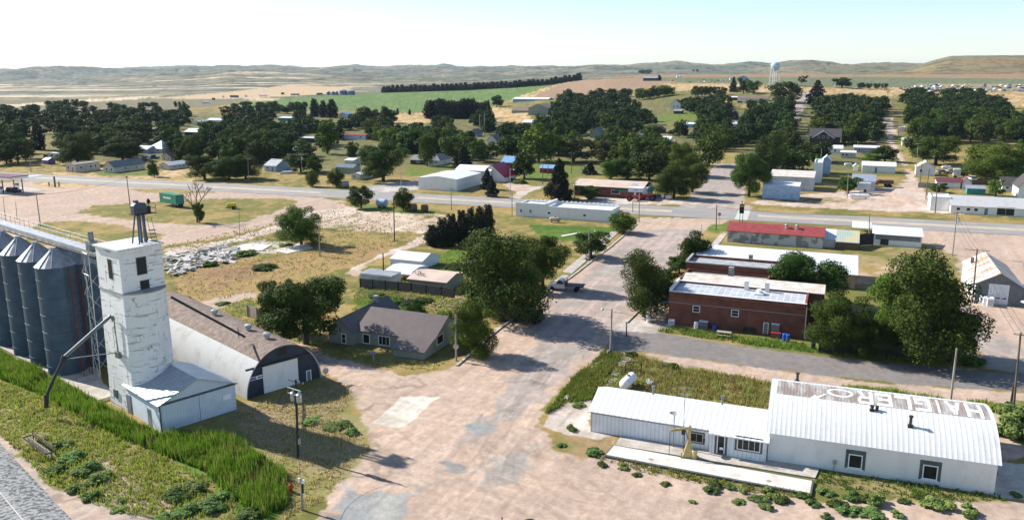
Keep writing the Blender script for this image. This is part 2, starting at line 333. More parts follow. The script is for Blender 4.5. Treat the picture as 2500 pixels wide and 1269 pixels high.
# ------------------------------------------------------------------ mesh builder and object helpers
class MB:
    def __init__(s): s.v = []; s.f = []
    def add(s, vs, fs):
        n = len(s.v); s.v += [tuple(q) for q in vs]; s.f += [tuple(i + n for i in f) for f in fs]; return s
    def box(s, x0, y0, z0, x1, y1, z1):
        return s.add([(x0, y0, z0), (x1, y0, z0), (x1, y1, z0), (x0, y1, z0), (x0, y0, z1), (x1, y0, z1), (x1, y1, z1), (x0, y1, z1)],
                     [(0, 3, 2, 1), (4, 5, 6, 7), (0, 1, 5, 4), (1, 2, 6, 5), (2, 3, 7, 6), (3, 0, 4, 7)])
    def tube(s, a, b, r, r2=None, n=7):
        a = Vector(a); b = Vector(b); r2 = r if r2 is None else r2
        d = (b - a)
        if d.length < 1e-6: return s
        q = d.to_track_quat('Z', 'Y'); vs = []
        for P, R in ((a, r), (b, r2)):
            for k in range(n):
                t = 2 * math.pi * k / n; vs.append(P + q @ Vector((R * math.cos(t), R * math.sin(t), 0)))
        fs = [(k, (k + 1) % n, n + (k + 1) % n, n + k) for k in range(n)] + [tuple(range(n - 1, -1, -1)), tuple(range(n, 2 * n))]
        return s.add(vs, fs)
    def path(s, pts, r, n=6):
        for a, b in zip(pts, pts[1:]): s.tube(a, b, r, n=n)
        return s
    def lathe(s, prof, c=(0, 0, 0), n=24, axis='z'):
        vs = []
        for r, z in prof:
            for k in range(n):
                t = 2 * math.pi * k / n; p = (r * math.cos(t), r * math.sin(t), z)
                if axis == 'x': p = (z, p[0], p[1])
                if axis == 'y': p = (p[0], z, p[1])
                vs.append((c[0] + p[0], c[1] + p[1], c[2] + p[2]))
        m = len(prof); fs = []
        for i in range(m - 1):
            for k in range(n): fs.append((i * n + k, i * n + (k + 1) % n, (i + 1) * n + (k + 1) % n, (i + 1) * n + k))
        fs += [tuple(range(n - 1, -1, -1)), tuple((m - 1) * n + k for k in range(n))]
        return s.add(vs, fs)
    def extrude(s, poly, a, b, axis='x'):
        """poly: 2-D outline; extruded from a to b along axis. x: poly=(y,z); y: poly=(x,z); z: poly=(x,y)"""
        n = len(poly)
        def P(u, v, w): return {'x': (w, u, v), 'y': (u, w, v), 'z': (u, v, w)}[axis]
        vs = [P(u, v, a) for u, v in poly] + [P(u, v, b) for u, v in poly]
        fs = [tuple(range(n)), tuple(range(2 * n - 1, n - 1, -1))] + [(k, n + k, n + (k + 1) % n, (k + 1) % n) for k in range(n)]
        return s.add(vs, fs)
    def build(s, name, mat=None, parent=None, smooth=False, loc=None):
        me = bpy.data.meshes.new(name); me.from_pydata(s.v, [], s.f)
        if smooth:
            for p in me.polygons: p.use_smooth = True
        me.update()
        import bmesh as _b
        bm = _b.new(); bm.from_mesh(me); _b.ops.recalc_face_normals(bm, faces=bm.faces); bm.to_mesh(me); bm.free()
        if mat: me.materials.append(MATS[mat] if isinstance(mat, str) else mat)
        o = bpy.data.objects.new(name, me); COL.objects.link(o)
        if parent: o.parent = parent
        if loc: o.location = loc
        return o
def tag(o, label=None, cat=None, group=None, kind=None):
    if label: o['label'] = label
    if cat: o['category'] = cat
    if group: o['group'] = group
    if kind: o['kind'] = kind
    return o
def thing(name, label, cat, x, y, z=0.0, rot=0.0, group=None):
    e = bpy.data.objects.new(name, None); e.empty_display_size = .3; COL.objects.link(e)
    e.location = (x, y, z); e.rotation_euler = (0, 0, rot)
    return tag(e, label, cat, group)
def copy_tree(o, parent=None):
    c = o.copy(); COL.objects.link(c); c.parent = parent
    for ch in list(o.children): copy_tree(ch, c)
    return c
GA = math.radians(-22.0)      # street grid of the town
RA = math.radians(-45.0)      # grid of the railroad buildings
# ------------------------------------------------------------------ ground sheet
DIRT = (.455, .335, .255); DIRT2 = (.40, .30, .235); ASPH = (.215, .19, .175); ASPH2 = (.315, .275, .24); TAN = (.31, .22, .085); OLIVE = (.15, .145, .040)
GREEN = (.11, .17, .03); LUSH = (.06, .115, .015); SCRUB = (.20, .18, .055); PALE = (.50, .445, .37); CONC = (.50, .44, .39); GRAV = (.27, .27, .26); GRAV2 = (.25, .255, .24); SOIL = (.14, .10, .07)
GOLD = (.48, .34, .19); PLOW = (.27, .185, .115); PLOW2 = (.30, .20, .13); CROP = (.095, .155, .04); CROP2 = (.12, .14, .07); SAGE = (.125, .14, .10); BROWNH = (.24, .165, .075)
# (photo outline of each patch of ground, colour, ragged-edge width in m, second colour)
PATCH = [
 # dry yards and lawns
 ([(0, 395), (620, 395), (1000, 470), (600, 455), (0, 430)], OLIVE, 4, TAN),
 ([(130, 420), (260, 410), (440, 410), (470, 440), (640, 450), (300, 442), (125, 432)], TAN, 2, GOLD),
 ([(225, 418), (345, 412), (390, 418), (380, 428), (240, 430)], GREEN, 2, OLIVE),
 ([(560, 425), (700, 420), (760, 430), (1000, 440), (990, 462), (700, 455), (560, 445)], OLIVE, 3, TAN),
 ([(1000, 400), (1110, 395), (1110, 410), (1010, 430), (985, 425)], GREEN, 2, OLIVE),
 ([(1240, 440), (1330, 435), (1330, 470), (1250, 500), (1030, 485), (1040, 470), (1180, 470)], TAN, 2, OLIVE),
 ([(1260, 400), (1380, 390), (1420, 400), (1400, 440), (1280, 440)], OLIVE, 3, GREEN),
 ([(960, 278), (1060, 275), (1060, 300), (960, 305)], GOLD, 3, TAN),
 ([(1200, 262), (1270, 268), (1300, 285), (1300, 305), (1200, 300)], GOLD, 3, TAN),
 ([(1600, 280), (1770, 270), (1760, 295), (1600, 300)], GREEN, 4, OLIVE),
 ([(1740, 345), (1830, 345), (1800, 400), (1720, 405)], TAN, 3, OLIVE),
 ([(1735, 372), (1790, 372), (1780, 405), (1715, 400)], GREEN, 3, TAN),
 ([(1760, 235), (1830, 240), (1820, 262), (1740, 262)], OLIVE, 4, TAN),
 # far fields
 ([(560, 262), (700, 240), (860, 231), (1100, 219), (1330, 209), (1346, 211), (1250, 243), (1190, 262), (1040, 272), (960, 274), (840, 270), (700, 267), (560, 268)], CROP, 3, (.13, .18, .06)),
 ([(1350, 213), (1425, 196), (1560, 190), (1660, 192), (1640, 204), (1520, 225), (1480, 237), (1340, 243), (1290, 240)], PLOW2, 3, PLOW),
 ([(1330, 215), (1380, 200), (1420, 196), (1350, 213), (1290, 240), (1240, 246)], TAN, 3, GOLD),
 ([(1425, 193), (1560, 183), (1900, 180), (2250, 183), (2500, 180), (3000, 180), (3000, 196), (2300, 192), (1900, 189), (1560, 190)], PLOW2, 12, BROWNH),
 ([(1560, 191), (1900, 190), (2100, 188), (2500, 194), (3000, 194), (3000, 212), (2500, 213), (2150, 214), (1980, 212), (1900, 207), (1650, 200)], CROP2, 6, (.15, .16, .09)),
 ([(1620, 205), (1800, 203), (1880, 212), (1980, 212), (2160, 217), (2190, 240), (2050, 232), (1950, 235), (1800, 225), (1640, 222)], GOLD, 6, TAN),
 ([(2160, 214), (3000, 212), (3000, 275), (2480, 262), (2400, 235), (2180, 235)], TAN, 6, GOLD),
 ([(2230, 205), (2500, 205), (3000, 205), (3000, 226), (2500, 226), (2260, 225)], (.20, .19, .13), 5, TAN),
 ([(-300, 246), (250, 244), (500, 236), (620, 242), (540, 258), (430, 268), (200, 278), (-300, 285)], (.19, .15, .095), 8, (.15, .15, .09)),
 ([(380, 240), (560, 225), (700, 208), (860, 213), (835, 228), (600, 240), (470, 243)], GOLD, 14, (.40, .31, .20)),
 ([(-300, 250), (0, 257), (250, 241), (330, 236), (400, 234), (330, 243), (200, 251), (0, 264), (-300, 268)], GOLD, 8, (.50, .42, .3)),
 # gas-station lot and its grass islands
 ([(-900, 440), (0, 446), (90, 441), (330, 453), (700, 476), (830, 490), (850, 505), (770, 517), (560, 578), (470, 600), (400, 604), (380, 590), (250, 600), (-900, 640)], DIRT, 1.5, DIRT2),
 ([(190, 520), (230, 502), (330, 497), (400, 490), (560, 484), (700, 486), (738, 492), (690, 511), (600, 541), (540, 549), (430, 546), (290, 535)], TAN, 1.2, OLIVE),
 ([(75, 555), (120, 541), (195, 538), (300, 550), (335, 562), (400, 575), (385, 590), (250, 600), (60, 600)], TAN, 1.2, OLIVE),
 ([(75, 447), (130, 441), (240, 453), (190, 458), (110, 456)], TAN, 1, GOLD),
 ([(320, 463), (420, 460), (520, 470), (440, 473), (350, 470)], TAN, 1, OLIVE),
 ([(395, 600), (560, 578), (800, 515), (860, 512), (800, 560), (830, 600), (700, 690), (620, 720), (430, 745), (400, 700)], OLIVE, 1.5, TAN),
 ([(410, 615), (560, 590), (700, 595), (560, 640), (420, 680)], (.33, .28, .2), 1.5, TAN),
 ([(560, 650), (760, 600), (960, 590), (1010, 575), (960, 600), (850, 655), (700, 700), (520, 735), (420, 720), (420, 660)], TAN, 2, (.30, .19, .09)),
 ([(430, 690), (520, 640), (700, 620), (640, 680), (500, 725)], (.27, .17, .09), 2, TAN),
 ([(620, 640), (700, 600), (790, 560), (1000, 575), (960, 590), (800, 605)], TAN, 2, OLIVE),
 ([(765, 540), (800, 520), (860, 508), (905, 516), (1065, 520), (1115, 545), (1080, 562), (1020, 568), (940, 566), (850, 556), (765, 552)], DIRT, 1.6, (.52, .42, .33)),
 ([(840, 497), (940, 503), (1060, 512), (1100, 522), (1000, 522), (880, 512)], GREEN, 1.2, OLIVE),
 ([(820, 548), (920, 548), (915, 566), (880, 566), (800, 556)], GREEN, 2.5, DIRT),
 ([(1000, 520), (1080, 525), (1130, 545), (1040, 560)], OLIVE, 2, DIRT),
 ([(835, 668), (900, 635), (1000, 592), (1060, 562), (1095, 556), (1060, 585), (950, 635), (870, 675)], DIRT, .8, CONC),
 ([(560, 585), (640, 560), (760, 517), (850, 505), (880, 508), (800, 525), (650, 572), (480, 612), (400, 620), (400, 606)], DIRT, .8, CONC),
 ([(560, 592), (640, 585), (765, 600), (740, 612), (640, 620), (560, 605)], CONC, 1.0, OLIVE),
 # yards behind the house
 ([(860, 690), (900, 640), (1060, 585), (1120, 600), (1250, 560), (1340, 545), (1500, 560), (1400, 640), (1250, 760), (1180, 840), (1110, 870), (840, 830), (760, 790)], OLIVE, 1, TAN),
 ([(1050, 625), (1140, 600), (1130, 660), (1060, 650)], GREEN, 1, LUSH),
 ([(880, 700), (1000, 715), (1060, 725), (980, 775), (880, 740)], (.07, .09, .03), 1, SOIL),
 ([(860, 735), (910, 725), (930, 745), (880, 750)], LUSH, .6, GREEN),
 ([(930, 760), (1060, 730), (1110, 745), (1100, 790), (1010, 790)], (.27, .19, .08), .8, GREEN),
 ([(1290, 548), (1350, 540), (1490, 550), (1500, 566), (1430, 590), (1330, 585)], GREEN, .8, LUSH),
 ([(1200, 518), (1290, 530), (1490, 548), (1490, 554), (1300, 548), (1210, 560)], TAN, 1.2, OLIVE),
 ([(500, 740), (610, 705), (640, 715), (640, 770), (560, 765)], OLIVE, 1, TAN),
 ([(430, 752), (470, 742), (605, 712), (625, 722), (520, 757), (480, 768)], DIRT, .6, DIRT2),
 ([(500, 765), (600, 770), (720, 812), (800, 850), (760, 862), (640, 815), (520, 780)], OLIVE, 1.0, TAN),
 # main street, side street and the open foreground
 ([(740, 1300), (820, 1180), (905, 1095), (885, 1050), (862, 965), (800, 912), (700, 860), (430, 752), (430, 730), (520, 757), (700, 826), (790, 866), (905, 898), (985, 915), (1055, 910), (1112, 893), (1215, 805), (1310, 735), (1400, 672), (1490, 603), (1548, 552), (1560, 530), (1790, 535), (1740, 560), (1690, 600), (1640, 665), (1600, 720), (1560, 772), (1480, 850), (1400, 930), (1335, 990), (1320, 1040), (1380, 1105), (1480, 1125), (1700, 1172), (1980, 1215), (2240, 1215), (2460, 1222), (2900, 1260), (3600, 1300), (3600, 2600), (-600, 2600), (60, 1700), (500, 1500)], DIRT, .9, DIRT2),
 ([(1575, 560), (1715, 560), (1600, 700), (1470, 820), (1330, 960), (1200, 1060), (1130, 1080), (1260, 930), (1330, 800), (1420, 690), (1500, 600)], ASPH2, 1.6, (.34, .275, .235)),
 ([(450, 745), (560, 775), (700, 832), (860, 895), (960, 930), (900, 940), (800, 910), (640, 845), (470, 770)], ASPH2, 1.2, DIRT),
 ([(1290, 800), (1400, 700), (1560, 560), (1700, 560), (1560, 700), (1440, 830)], ASPH2, 2.2, (.38, .30, .26)),
 ([(905, 1031), (945, 1000), (978, 968), (1073, 968), (1040, 996), (1000, 1030), (972, 1045)], PALE, .25, (.56, .50, .43)),
 ([(1128, 1038), (1160, 1032), (1208, 1040), (1215, 1052), (1180, 1058), (1140, 1048)], GRAV2, .7, GRAV),
 ([(1068, 1128), (1100, 1122), (1135, 1140), (1120, 1152), (1085, 1142)], GRAV2, .6, ASPH),
 ([(790, 1260), (850, 1195), (920, 1190), (1010, 1200), (1010, 1240), (960, 1290), (1100, 1500), (500, 1600)], GRAV, 1.6, (.31, .30, .27)),
 ([(1000, 1180), (1090, 1140), (1130, 1150), (1050, 1190), (1010, 1225)], GRAV2, 1.0, DIRT),
 ([(1190, 1120), (1260, 1060), (1330, 1040), (1310, 1110), (1260, 1180), (1180, 1190)], ASPH2, 1.0, DIRT2),
 # asphalt side street and its verges
 ([(1500, 880), (1590, 862), (1830, 893), (2160, 935), (2500, 958), (3400, 1010), (3400, 1060), (2450, 990), (2200, 965), (1900, 935), (1700, 915), (1560, 905)], DIRT, .8, DIRT2),
 ([(1500, 800), (1600, 811), (1838, 849), (2048, 872), (2305, 899), (2500, 912), (3500, 960), (3500, 1008), (2500, 956), (2173, 934), (1850, 896), (1570, 858), (1470, 862)], ASPH, .5, (.19, .175, .165)),
 ([(1600, 808), (1640, 800), (1960, 835), (2330, 882), (2400, 850), (2420, 885), (2330, 897), (2000, 862), (1800, 838)], GREEN, .7, TAN),
 ([(1480, 805), (1560, 765), (1640, 790), (1640, 808), (1600, 812)], CONC, .5, ASPH2),
 ([(1530, 785), (1575, 745), (1630, 745), (1630, 790)], CONC, .4, DIRT),
 # grass around the white shop
 ([(1380, 975), (1430, 905), (1490, 862), (1560, 862), (1640, 890), (1780, 912), (1900, 935), (2200, 968), (2420, 990), (2440, 1130), (2440, 1200), (1870, 1130), (1440, 1000)], SCRUB, .8, (.27, .2, .09)),
 ([(1385, 975), (1470, 885), (1520, 870), (1560, 880), (1480, 960), (1440, 975)], GREEN, .5, LUSH),
 ([(1320, 1000), (1400, 930), (1480, 858), (1500, 862), (1430, 925), (1370, 990), (1350, 1010)], GREEN, .5, SCRUB),
 ([(1345, 1005), (1375, 978), (1442, 975), (1442, 1050), (1500, 1062), (1500, 1085), (1380, 1060), (1325, 1040)], CONC, .3, (.42, .35, .29)),
 ([(1360, 1065), (1500, 1065), (1490, 1110), (1420, 1115), (1370, 1095)], SCRUB, .8, (.30, .20, .11)),
 ([(1450, 1120), (1480, 1112), (1700, 1160), (1980, 1200), (1985, 1215), (1800, 1190), (1560, 1150)], SCRUB, 1.0, DIRT2),
 ([(1990, 1150), (2430, 1205), (2450, 1222), (2300, 1225), (2060, 1195), (1985, 1180)], (.25, .20, .09), .9, SCRUB),
 ([(2428, 1125), (2700, 1150), (2700, 1240), (2425, 1210)], CONC, .3, CONC),
 ([(2430, 985), (2480, 975), (2700, 990), (2700, 1110), (2470, 1080)], SCRUB, .8, GREEN),
 ([(2390, 960), (2440, 975), (2470, 1060), (2500, 1110), (2450, 1120)], DIRT, .8, DIRT2),
 # right-hand lots
 ([(2280, 600), (2330, 560), (2500, 575), (3500, 620), (3500, 960), (2500, 912), (2380, 880), (2340, 800), (2350, 700), (2320, 640)], DIRT, 1.4, DIRT2),
 ([(2330, 720), (2375, 745), (2400, 800), (2500, 850), (2500, 912), (2330, 898), (2400, 880), (2360, 800)], ASPH2, 1.2, (.36, .29, .25)),
 ([(2230, 545), (3500, 600), (3500, 640), (2330, 600), (2240, 590)], DIRT, 1.2, DIRT2),
 ([(1735, 548), (1780, 545), (1775, 570), (1720, 588), (1690, 600)], GREEN, .8, TAN),
 ([(2030, 605), (2240, 600), (2330, 620), (2350, 700), (2200, 720), (2020, 690)], (.30, .23, .11), 1.2, OLIVE),
 ([(2080, 650), (2200, 640), (2200, 690), (2090, 690)], TAN, 1.2, DIRT),
 ([(1835, 497), (1880, 480), (2070, 468), (2190, 455), (2215, 435), (2200, 400), (2180, 368), (2166, 330), (2158, 290), (2174, 288), (2192, 330), (2214, 372), (2238, 430), (2262, 470), (2268, 500), (2500, 518), (2700, 530), (2700, 535), (2240, 518), (2000, 508)], DIRT, 1.2, (.50, .40, .33)),
 ([(1900, 478), (2000, 480), (2110, 488), (2080, 497), (1950, 495), (1850, 492)], OLIVE, 1.6, DIRT),
 ([(2230, 420), (2500, 430), (2500, 480), (2270, 468)], TAN, 2, OLIVE),
 ([(2180, 330), (2230, 330), (2240, 420), (2215, 400)], GREEN, 2, TAN),
 ([(2180, 405), (2500, 400), (2500, 425), (2240, 420)], OLIVE, 2, TAN),
 ([(1840, 508), (2240, 520), (2500, 532), (2500, 540), (1840, 515)], OLIVE, 1.0, TAN),
 # main street beyond the highway
 ([(1668, 498), (1730, 428), (1745, 400), (1800, 400), (1812, 428), (1818, 500), (1840, 505), (1830, 520), (1650, 508)], ASPH2, .8, (.38, .31, .27)),
 ([(1700, 478), (1740, 430), (1752, 400), (1795, 400), (1800, 470)], ASPH2, 1.5, (.34, .28, .25)),
 ([(1900, 300), (1935, 262), (1955, 228), (1985, 226), (1965, 262), (1940, 300)], (.40, .33, .27), 2, ASPH2),
 ([(1400, 484), (1500, 478), (1660, 484), (1700, 498), (1480, 500)], DIRT, 1, CONC),
 ([(1240, 442), (1300, 455), (1330, 455), (1290, 470), (1262, 488), (1240, 488), (1262, 470), (1230, 452)], DIRT, .8, CONC),
 ([(860, 462), (960, 445), (1020, 440), (1020, 462), (900, 475)], CONC, 1.0, GRAV),
 # railway side
 ([(-600, 838), (0, 855), (240, 985), (270, 1000), (340, 1035), (400, 1060), (620, 985), (760, 925), (800, 925), (858, 965), (870, 1010), (905, 1090), (830, 1165), (760, 1240), (700, 1300), (420, 1500), (100, 1500), (-900, 1500)], SCRUB, 1.0, (.24, .22, .09)),
 ([(0, 870), (240, 1000), (420, 1080), (560, 1090), (700, 1150), (705, 1250), (600, 1300), (520, 1180), (330, 1075), (100, 965), (0, 920)], LUSH, .9, GREEN),
 ([(560, 1000), (700, 960), (830, 935), (860, 970), (830, 1010), (900, 1090), (820, 1165), (700, 1120), (600, 1060)], (.31, .23, .15), 1.0, (.25, .2, .1)),
 ([(120, 1010), (260, 1060), (420, 1150), (500, 1210), (420, 1200), (280, 1100), (150, 1050)], (.30, .21, .14), 1.3, SCRUB),
 ([(-600, 1000), (0, 1058), (60, 1115), (130, 1185), (200, 1225), (250, 1215), (255, 1170), (215, 1120), (255, 1120), (330, 1180), (410, 1212), (430, 1269), (400, 1500), (-900, 1500)], (.40, .33, .275), .9, DIRT2),
 ([(-600, 1050), (0, 1120), (45, 1175), (90, 1225), (130, 1269), (200, 1400), (0, 1700), (-1500, 1700)], GRAV, .9, (.33, .31, .28)),
]
def sdist(px, py, poly):
    """signed distance (positive inside) of points to a closed outline, metres"""
    P = np.array(poly); Q = np.roll(P, -1, 0)
    d = np.full(px.shape, 1e9); ins = np.zeros(px.shape, bool)
    for (ax, ay), (bx, by) in zip(P, Q):
        ex, ey = bx - ax, by - ay; L2 = ex * ex + ey * ey + 1e-9
        t = np.clip(((px - ax) * ex + (py - ay) * ey) / L2, 0, 1)
        d = np.minimum(d, np.hypot(px - ax - t * ex, py - ay - t * ey))
        c = (ay > py) != (by > py)
        with np.errstate(divide='ignore', invalid='ignore'):
            xi = ax + (py - ay) * ex / (ey if abs(ey) > 1e-12 else 1e-12)
        ins ^= c & (px < xi)
    return np.where(ins, d, -d)
WPATCH = []
for poly, c, w, c2 in PATCH:
    wp = []
    n = len(poly)
    for i in range(n):           # outline carried onto the terrain, long edges split so that they follow it
        a, b = poly[i], poly[(i + 1) % n]
        k = 1 if max(a[1], b[1]) > 330 else 4
        for j in range(k):
            q = (a[0] + (b[0] - a[0]) * j / k, a[1] + (b[1] - a[1]) * j / k)
            g = ground_at(*q); wp.append((g[0], g[1]))
    WPATCH.append((wp, c, w, c2))
def ground_colour(X, Y):
    n1 = fbm(X / 9, Y / 9, 5); n2 = fbm(X / 2.2 + 40, Y / 2.2, 4); n3 = fbm(X / 40 + 9, Y / 40, 4); nf = fbm(X / .5, Y / .5, 2)
    C = np.empty(X.shape + (3,))
    k = sstep(.38, .62, n1 * .6 + n3 * .4)[..., None]
    C[:] = np.array(TAN) * .95 * k + np.array(OLIVE) * (1 - k)
    # open range beyond the town
    far = sstep(950, 1300, Y)[..., None]
    hb = fbm(X / 300, Y / 120 + 3, 5); hs = fbm(X / 60, Y / 18, 4); hd = fbm(X / 14, Y / 14, 3)
    kk = sstep(.40, .66, hb * .55 + hs * .45)[..., None]
    H = np.array(SAGE) * (1 - kk) + np.array((.25, .22, .14)) * kk
    right = sstep(.25, .45, X / np.maximum(Y, 1))[..., None]
    H = H * (1 - right) + (np.array(BROWNH) * kk + np.array((.17, .165, .09)) * (1 - kk)) * right
    gold = (sstep(.60, .68, fbm(X / 420 + 3, Y / 55, 4)) * sstep(-.05, -.2, X / np.maximum(Y, 1)) * (1 - sstep(2400, 3200, Y)))[..., None]
    H = H * (1 - gold) + np.array((.60, .47, .33)) * gold
    hj = fbm(X / 30 + 7, Y / 55, 4); H = H * (1 - .38 * sstep(.5, .68, hj) - .35 * sstep(.60, .72, hd))[..., None]
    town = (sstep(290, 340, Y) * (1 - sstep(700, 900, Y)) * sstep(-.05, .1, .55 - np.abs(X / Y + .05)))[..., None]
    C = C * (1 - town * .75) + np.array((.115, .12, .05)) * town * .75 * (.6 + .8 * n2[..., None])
    C = C * (1 - far) + H * far
    for wp, c, w, c2 in WPATCH:
        A = np.array(wp); x0, y0 = A.min(0) - 3 * w; x1, y1 = A.max(0) + 3 * w
        m = (X > x0) & (X < x1) & (Y > y0) & (Y < y1)
        if not m.any(): continue
        xm, ym = X[m], Y[m]
        sd = sdist(xm, ym, wp) + (n2[m] - .5) * w * 3.2 + (nf[m] - .5) * w * .6
        a = sstep(-.25 * w, .25 * w, sd)[:, None]
        q = sstep(.40, .62, n1[m] * .45 + n2[m] * .55)[:, None]
        col = np.array(c) * (1 - q) + np.array(c2) * q
        C[m] = C[m] * (1 - a) + col * a
    # wheel tracks and swept grit along the streets, near only
    th = math.radians(68); s = X * math.cos(th) + Y * math.sin(th); t = -X * math.sin(th) + Y * math.cos(th)
    tr = fbm(s / 22, t / .9, 4); tr2 = fbm(t / 14 + 60, s / .8, 4)
    dusty = sstep(.24, .34, C[..., 0]) * sstep(.22, .30, C[..., 2] / np.maximum(C[..., 0], .01) * .5) * (1 - sstep(240, 330, Y))
    C = C * (1 + dusty[..., None] * ((tr[..., None] - .5) * .38 + (tr2[..., None] - .5) * .22 * (Y[..., None] < 95)))
    C = C * (1 + (n2[..., None] - .5) * .25 + (nf[..., None] - .5) * .34)
    near = (1 - sstep(85, 120, Y)) * dusty
    wear = (1 - sstep(170, 230, Y)) * dusty; wob = (fbm(X / 5 + 3, Y / 5, 2) - .5) * 1.6; br_ = sstep(.35, .6, fbm(X / 4, Y / 4 + 20, 3))
    for pl, sg in TRACKS:
        d = np.full(X.shape, 99.0)
        for (ax, ay), (bx, by) in zip(pl, pl[1:]):
            ex_, ey_ = bx - ax, by - ay; t_ = np.clip(((X - ax) * ex_ + (Y - ay) * ey_) / (ex_ * ex_ + ey_ * ey_), 0, 1)
            d = np.minimum(d, np.hypot(X - ax - t_ * ex_, Y - ay - t_ * ey_))
        for o_ in (0, 2.3, 5.1):
            C = C * (1 + sg * (.13 * np.exp(-((d + wob - .8 - o_) / .16) ** 2) * wear * br_))[..., None]
    R2 = np.hypot(X - 60, Y - 30); arc = fbm(R2 / .55, np.arctan2(Y - 30, X - 60) * 3, 3); R3 = np.hypot(X + 30, Y - 40); arc3 = fbm(R3 / .7 + 50, np.arctan2(Y - 40, X + 30) * 4, 3)
    C = C * (1 + near[..., None] * ((arc[..., None] - .5) * .22 + (arc3[..., None] - .5) * .2))
    crack = sstep(.035, .012, np.abs(fbm(X / 6 + 90, Y / 6, 5) - .5)) * near * sstep(.5, .6, n3)
    C = C * (1 - .35 * crack)[..., None]
    return np.clip(C, .01, .9)
TRACKS = [([at(*q_) for q_ in pl], sg) for pl, sg in (([(760, 880), (930, 930), (1080, 900), (1220, 820), (1400, 700), (1560, 570)], -1), ([(960, 1400), (1120, 1180), (1280, 980), (1380, 860), (1500, 700), (1620, 560)], -1), ([(1020, 1400), (1190, 1170), (1330, 950), (1450, 800), (1600, 620)], 1), ([(2500, 1262), (1900, 1235), (1500, 1200), (1250, 1130), (1080, 1010), (900, 930), (700, 860)], -1), ([(2500, 1300), (1800, 1260), (1400, 1240), (1150, 1150), (1160, 1000), (1290, 860)], 1), ([(1700, 1400), (1500, 1270), (1350, 1180), (1290, 1060), (1380, 900), (1480, 860), (1700, 890)], -1), ([(700, 1400), (870, 1180), (1010, 1080), (1180, 960), (1340, 800)], 1), ([(0, 500), (300, 480), (600, 500), (830, 500)], -1))]
def build_ground():
    us = np.concatenate([np.linspace(-2.2, -.72, 46)[:-1], np.linspace(-.72, .72, 860), np.linspace(.72, 2.2, 46)[1:]])
    Ys = []
    for r in np.concatenate([np.linspace(3200, 1300, 40)[:-1], np.arange(1300, 236, -2.3)]):
        Ys.append(at(1250, r)[1])
    y = Ys[-1]
    while y < 2200: y *= 1.010; Ys.append(y)
    while y < 17000: y *= 1.0085; Ys.append(y)
    Ys = np.array(Ys)
    U, Yg = np.meshgrid(us, Ys); 
    X = U * (Yg * 1.0 + 8)            # fan of columns
    Z = terrain(X, Yg)
    Z = Z + np.where(Yg < 330, (fbm(X / 3, Yg / 3, 3) - .5) * .05, 0) - .02
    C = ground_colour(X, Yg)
    nr, nc = X.shape
    me = bpy.data.meshes.new('ground')
    V = np.stack([X, Yg, Z], -1).reshape(-1, 3).astype(np.float32)
    i = np.arange(nr * nc).reshape(nr, nc)
    q = np.stack([i[:-1, :-1], i[:-1, 1:], i[1:, 1:], i[1:, :-1]], -1).reshape(-1, 4).astype(np.int32)
    me.vertices.add(len(V)); me.vertices.foreach_set('co', V.ravel())
    me.loops.add(q.size); me.loops.foreach_set('vertex_index', q.ravel())
    me.polygons.add(len(q)); me.polygons.foreach_set('loop_start', np.arange(0, q.size, 4, dtype=np.int32))
    me.polygons.foreach_set('use_smooth', np.ones(len(q), bool))
    me.update(calc_edges=True)
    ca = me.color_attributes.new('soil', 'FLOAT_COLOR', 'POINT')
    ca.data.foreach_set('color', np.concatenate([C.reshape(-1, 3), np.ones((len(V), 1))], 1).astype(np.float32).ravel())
    o = bpy.data.objects.new('ground', me); COL.objects.link(o); o['kind'] = 'structure'
    m, nt, b = _new('ground_soil'); N = nt.nodes; L = nt.links
    at_ = N.new('ShaderNodeAttribute'); at_.attribute_name = 'soil'
    tc = N.new('ShaderNodeTexCoord'); out = at_.outputs['Color']
    for sc, lo, hi in ((3.1, .92, 1.08), (.9, .94, 1.06), (14, .80, 1.18)):
        nz = N.new('ShaderNodeTexNoise'); nz.inputs['Scale'].default_value = sc; nz.inputs['Detail'].default_value = 4; L.new(tc.outputs['Object'], nz.inputs['Vector'])
        mr = N.new('ShaderNodeMapRange'); mr.inputs[1].default_value = .3; mr.inputs[2].default_value = .7; mr.inputs[3].default_value = lo; mr.inputs[4].default_value = hi; L.new(nz.outputs['Fac'], mr.inputs[0])
        mx = N.new('ShaderNodeMix'); mx.data_type = 'RGBA'; mx.blend_type = 'MULTIPLY'; mx.inputs[0].default_value = 1
        L.new(out, mx.inputs[6]); L.new(mr.outputs[0], mx.inputs[7]); out = mx.outputs[2]
    L.new(out, b.inputs['Base Color']); b.inputs['Roughness'].default_value = .95; b.inputs['Specular IOR Level'].default_value = .1
    bp = N.new('ShaderNodeBump'); bp.inputs['Strength'].default_value = .35; bp.inputs['Distance'].default_value = .08; L.new(nz.outputs['Fac'], bp.inputs['Height']); L.new(bp.outputs[0], b.inputs['Normal'])
    me.materials.append(m)
build_ground()

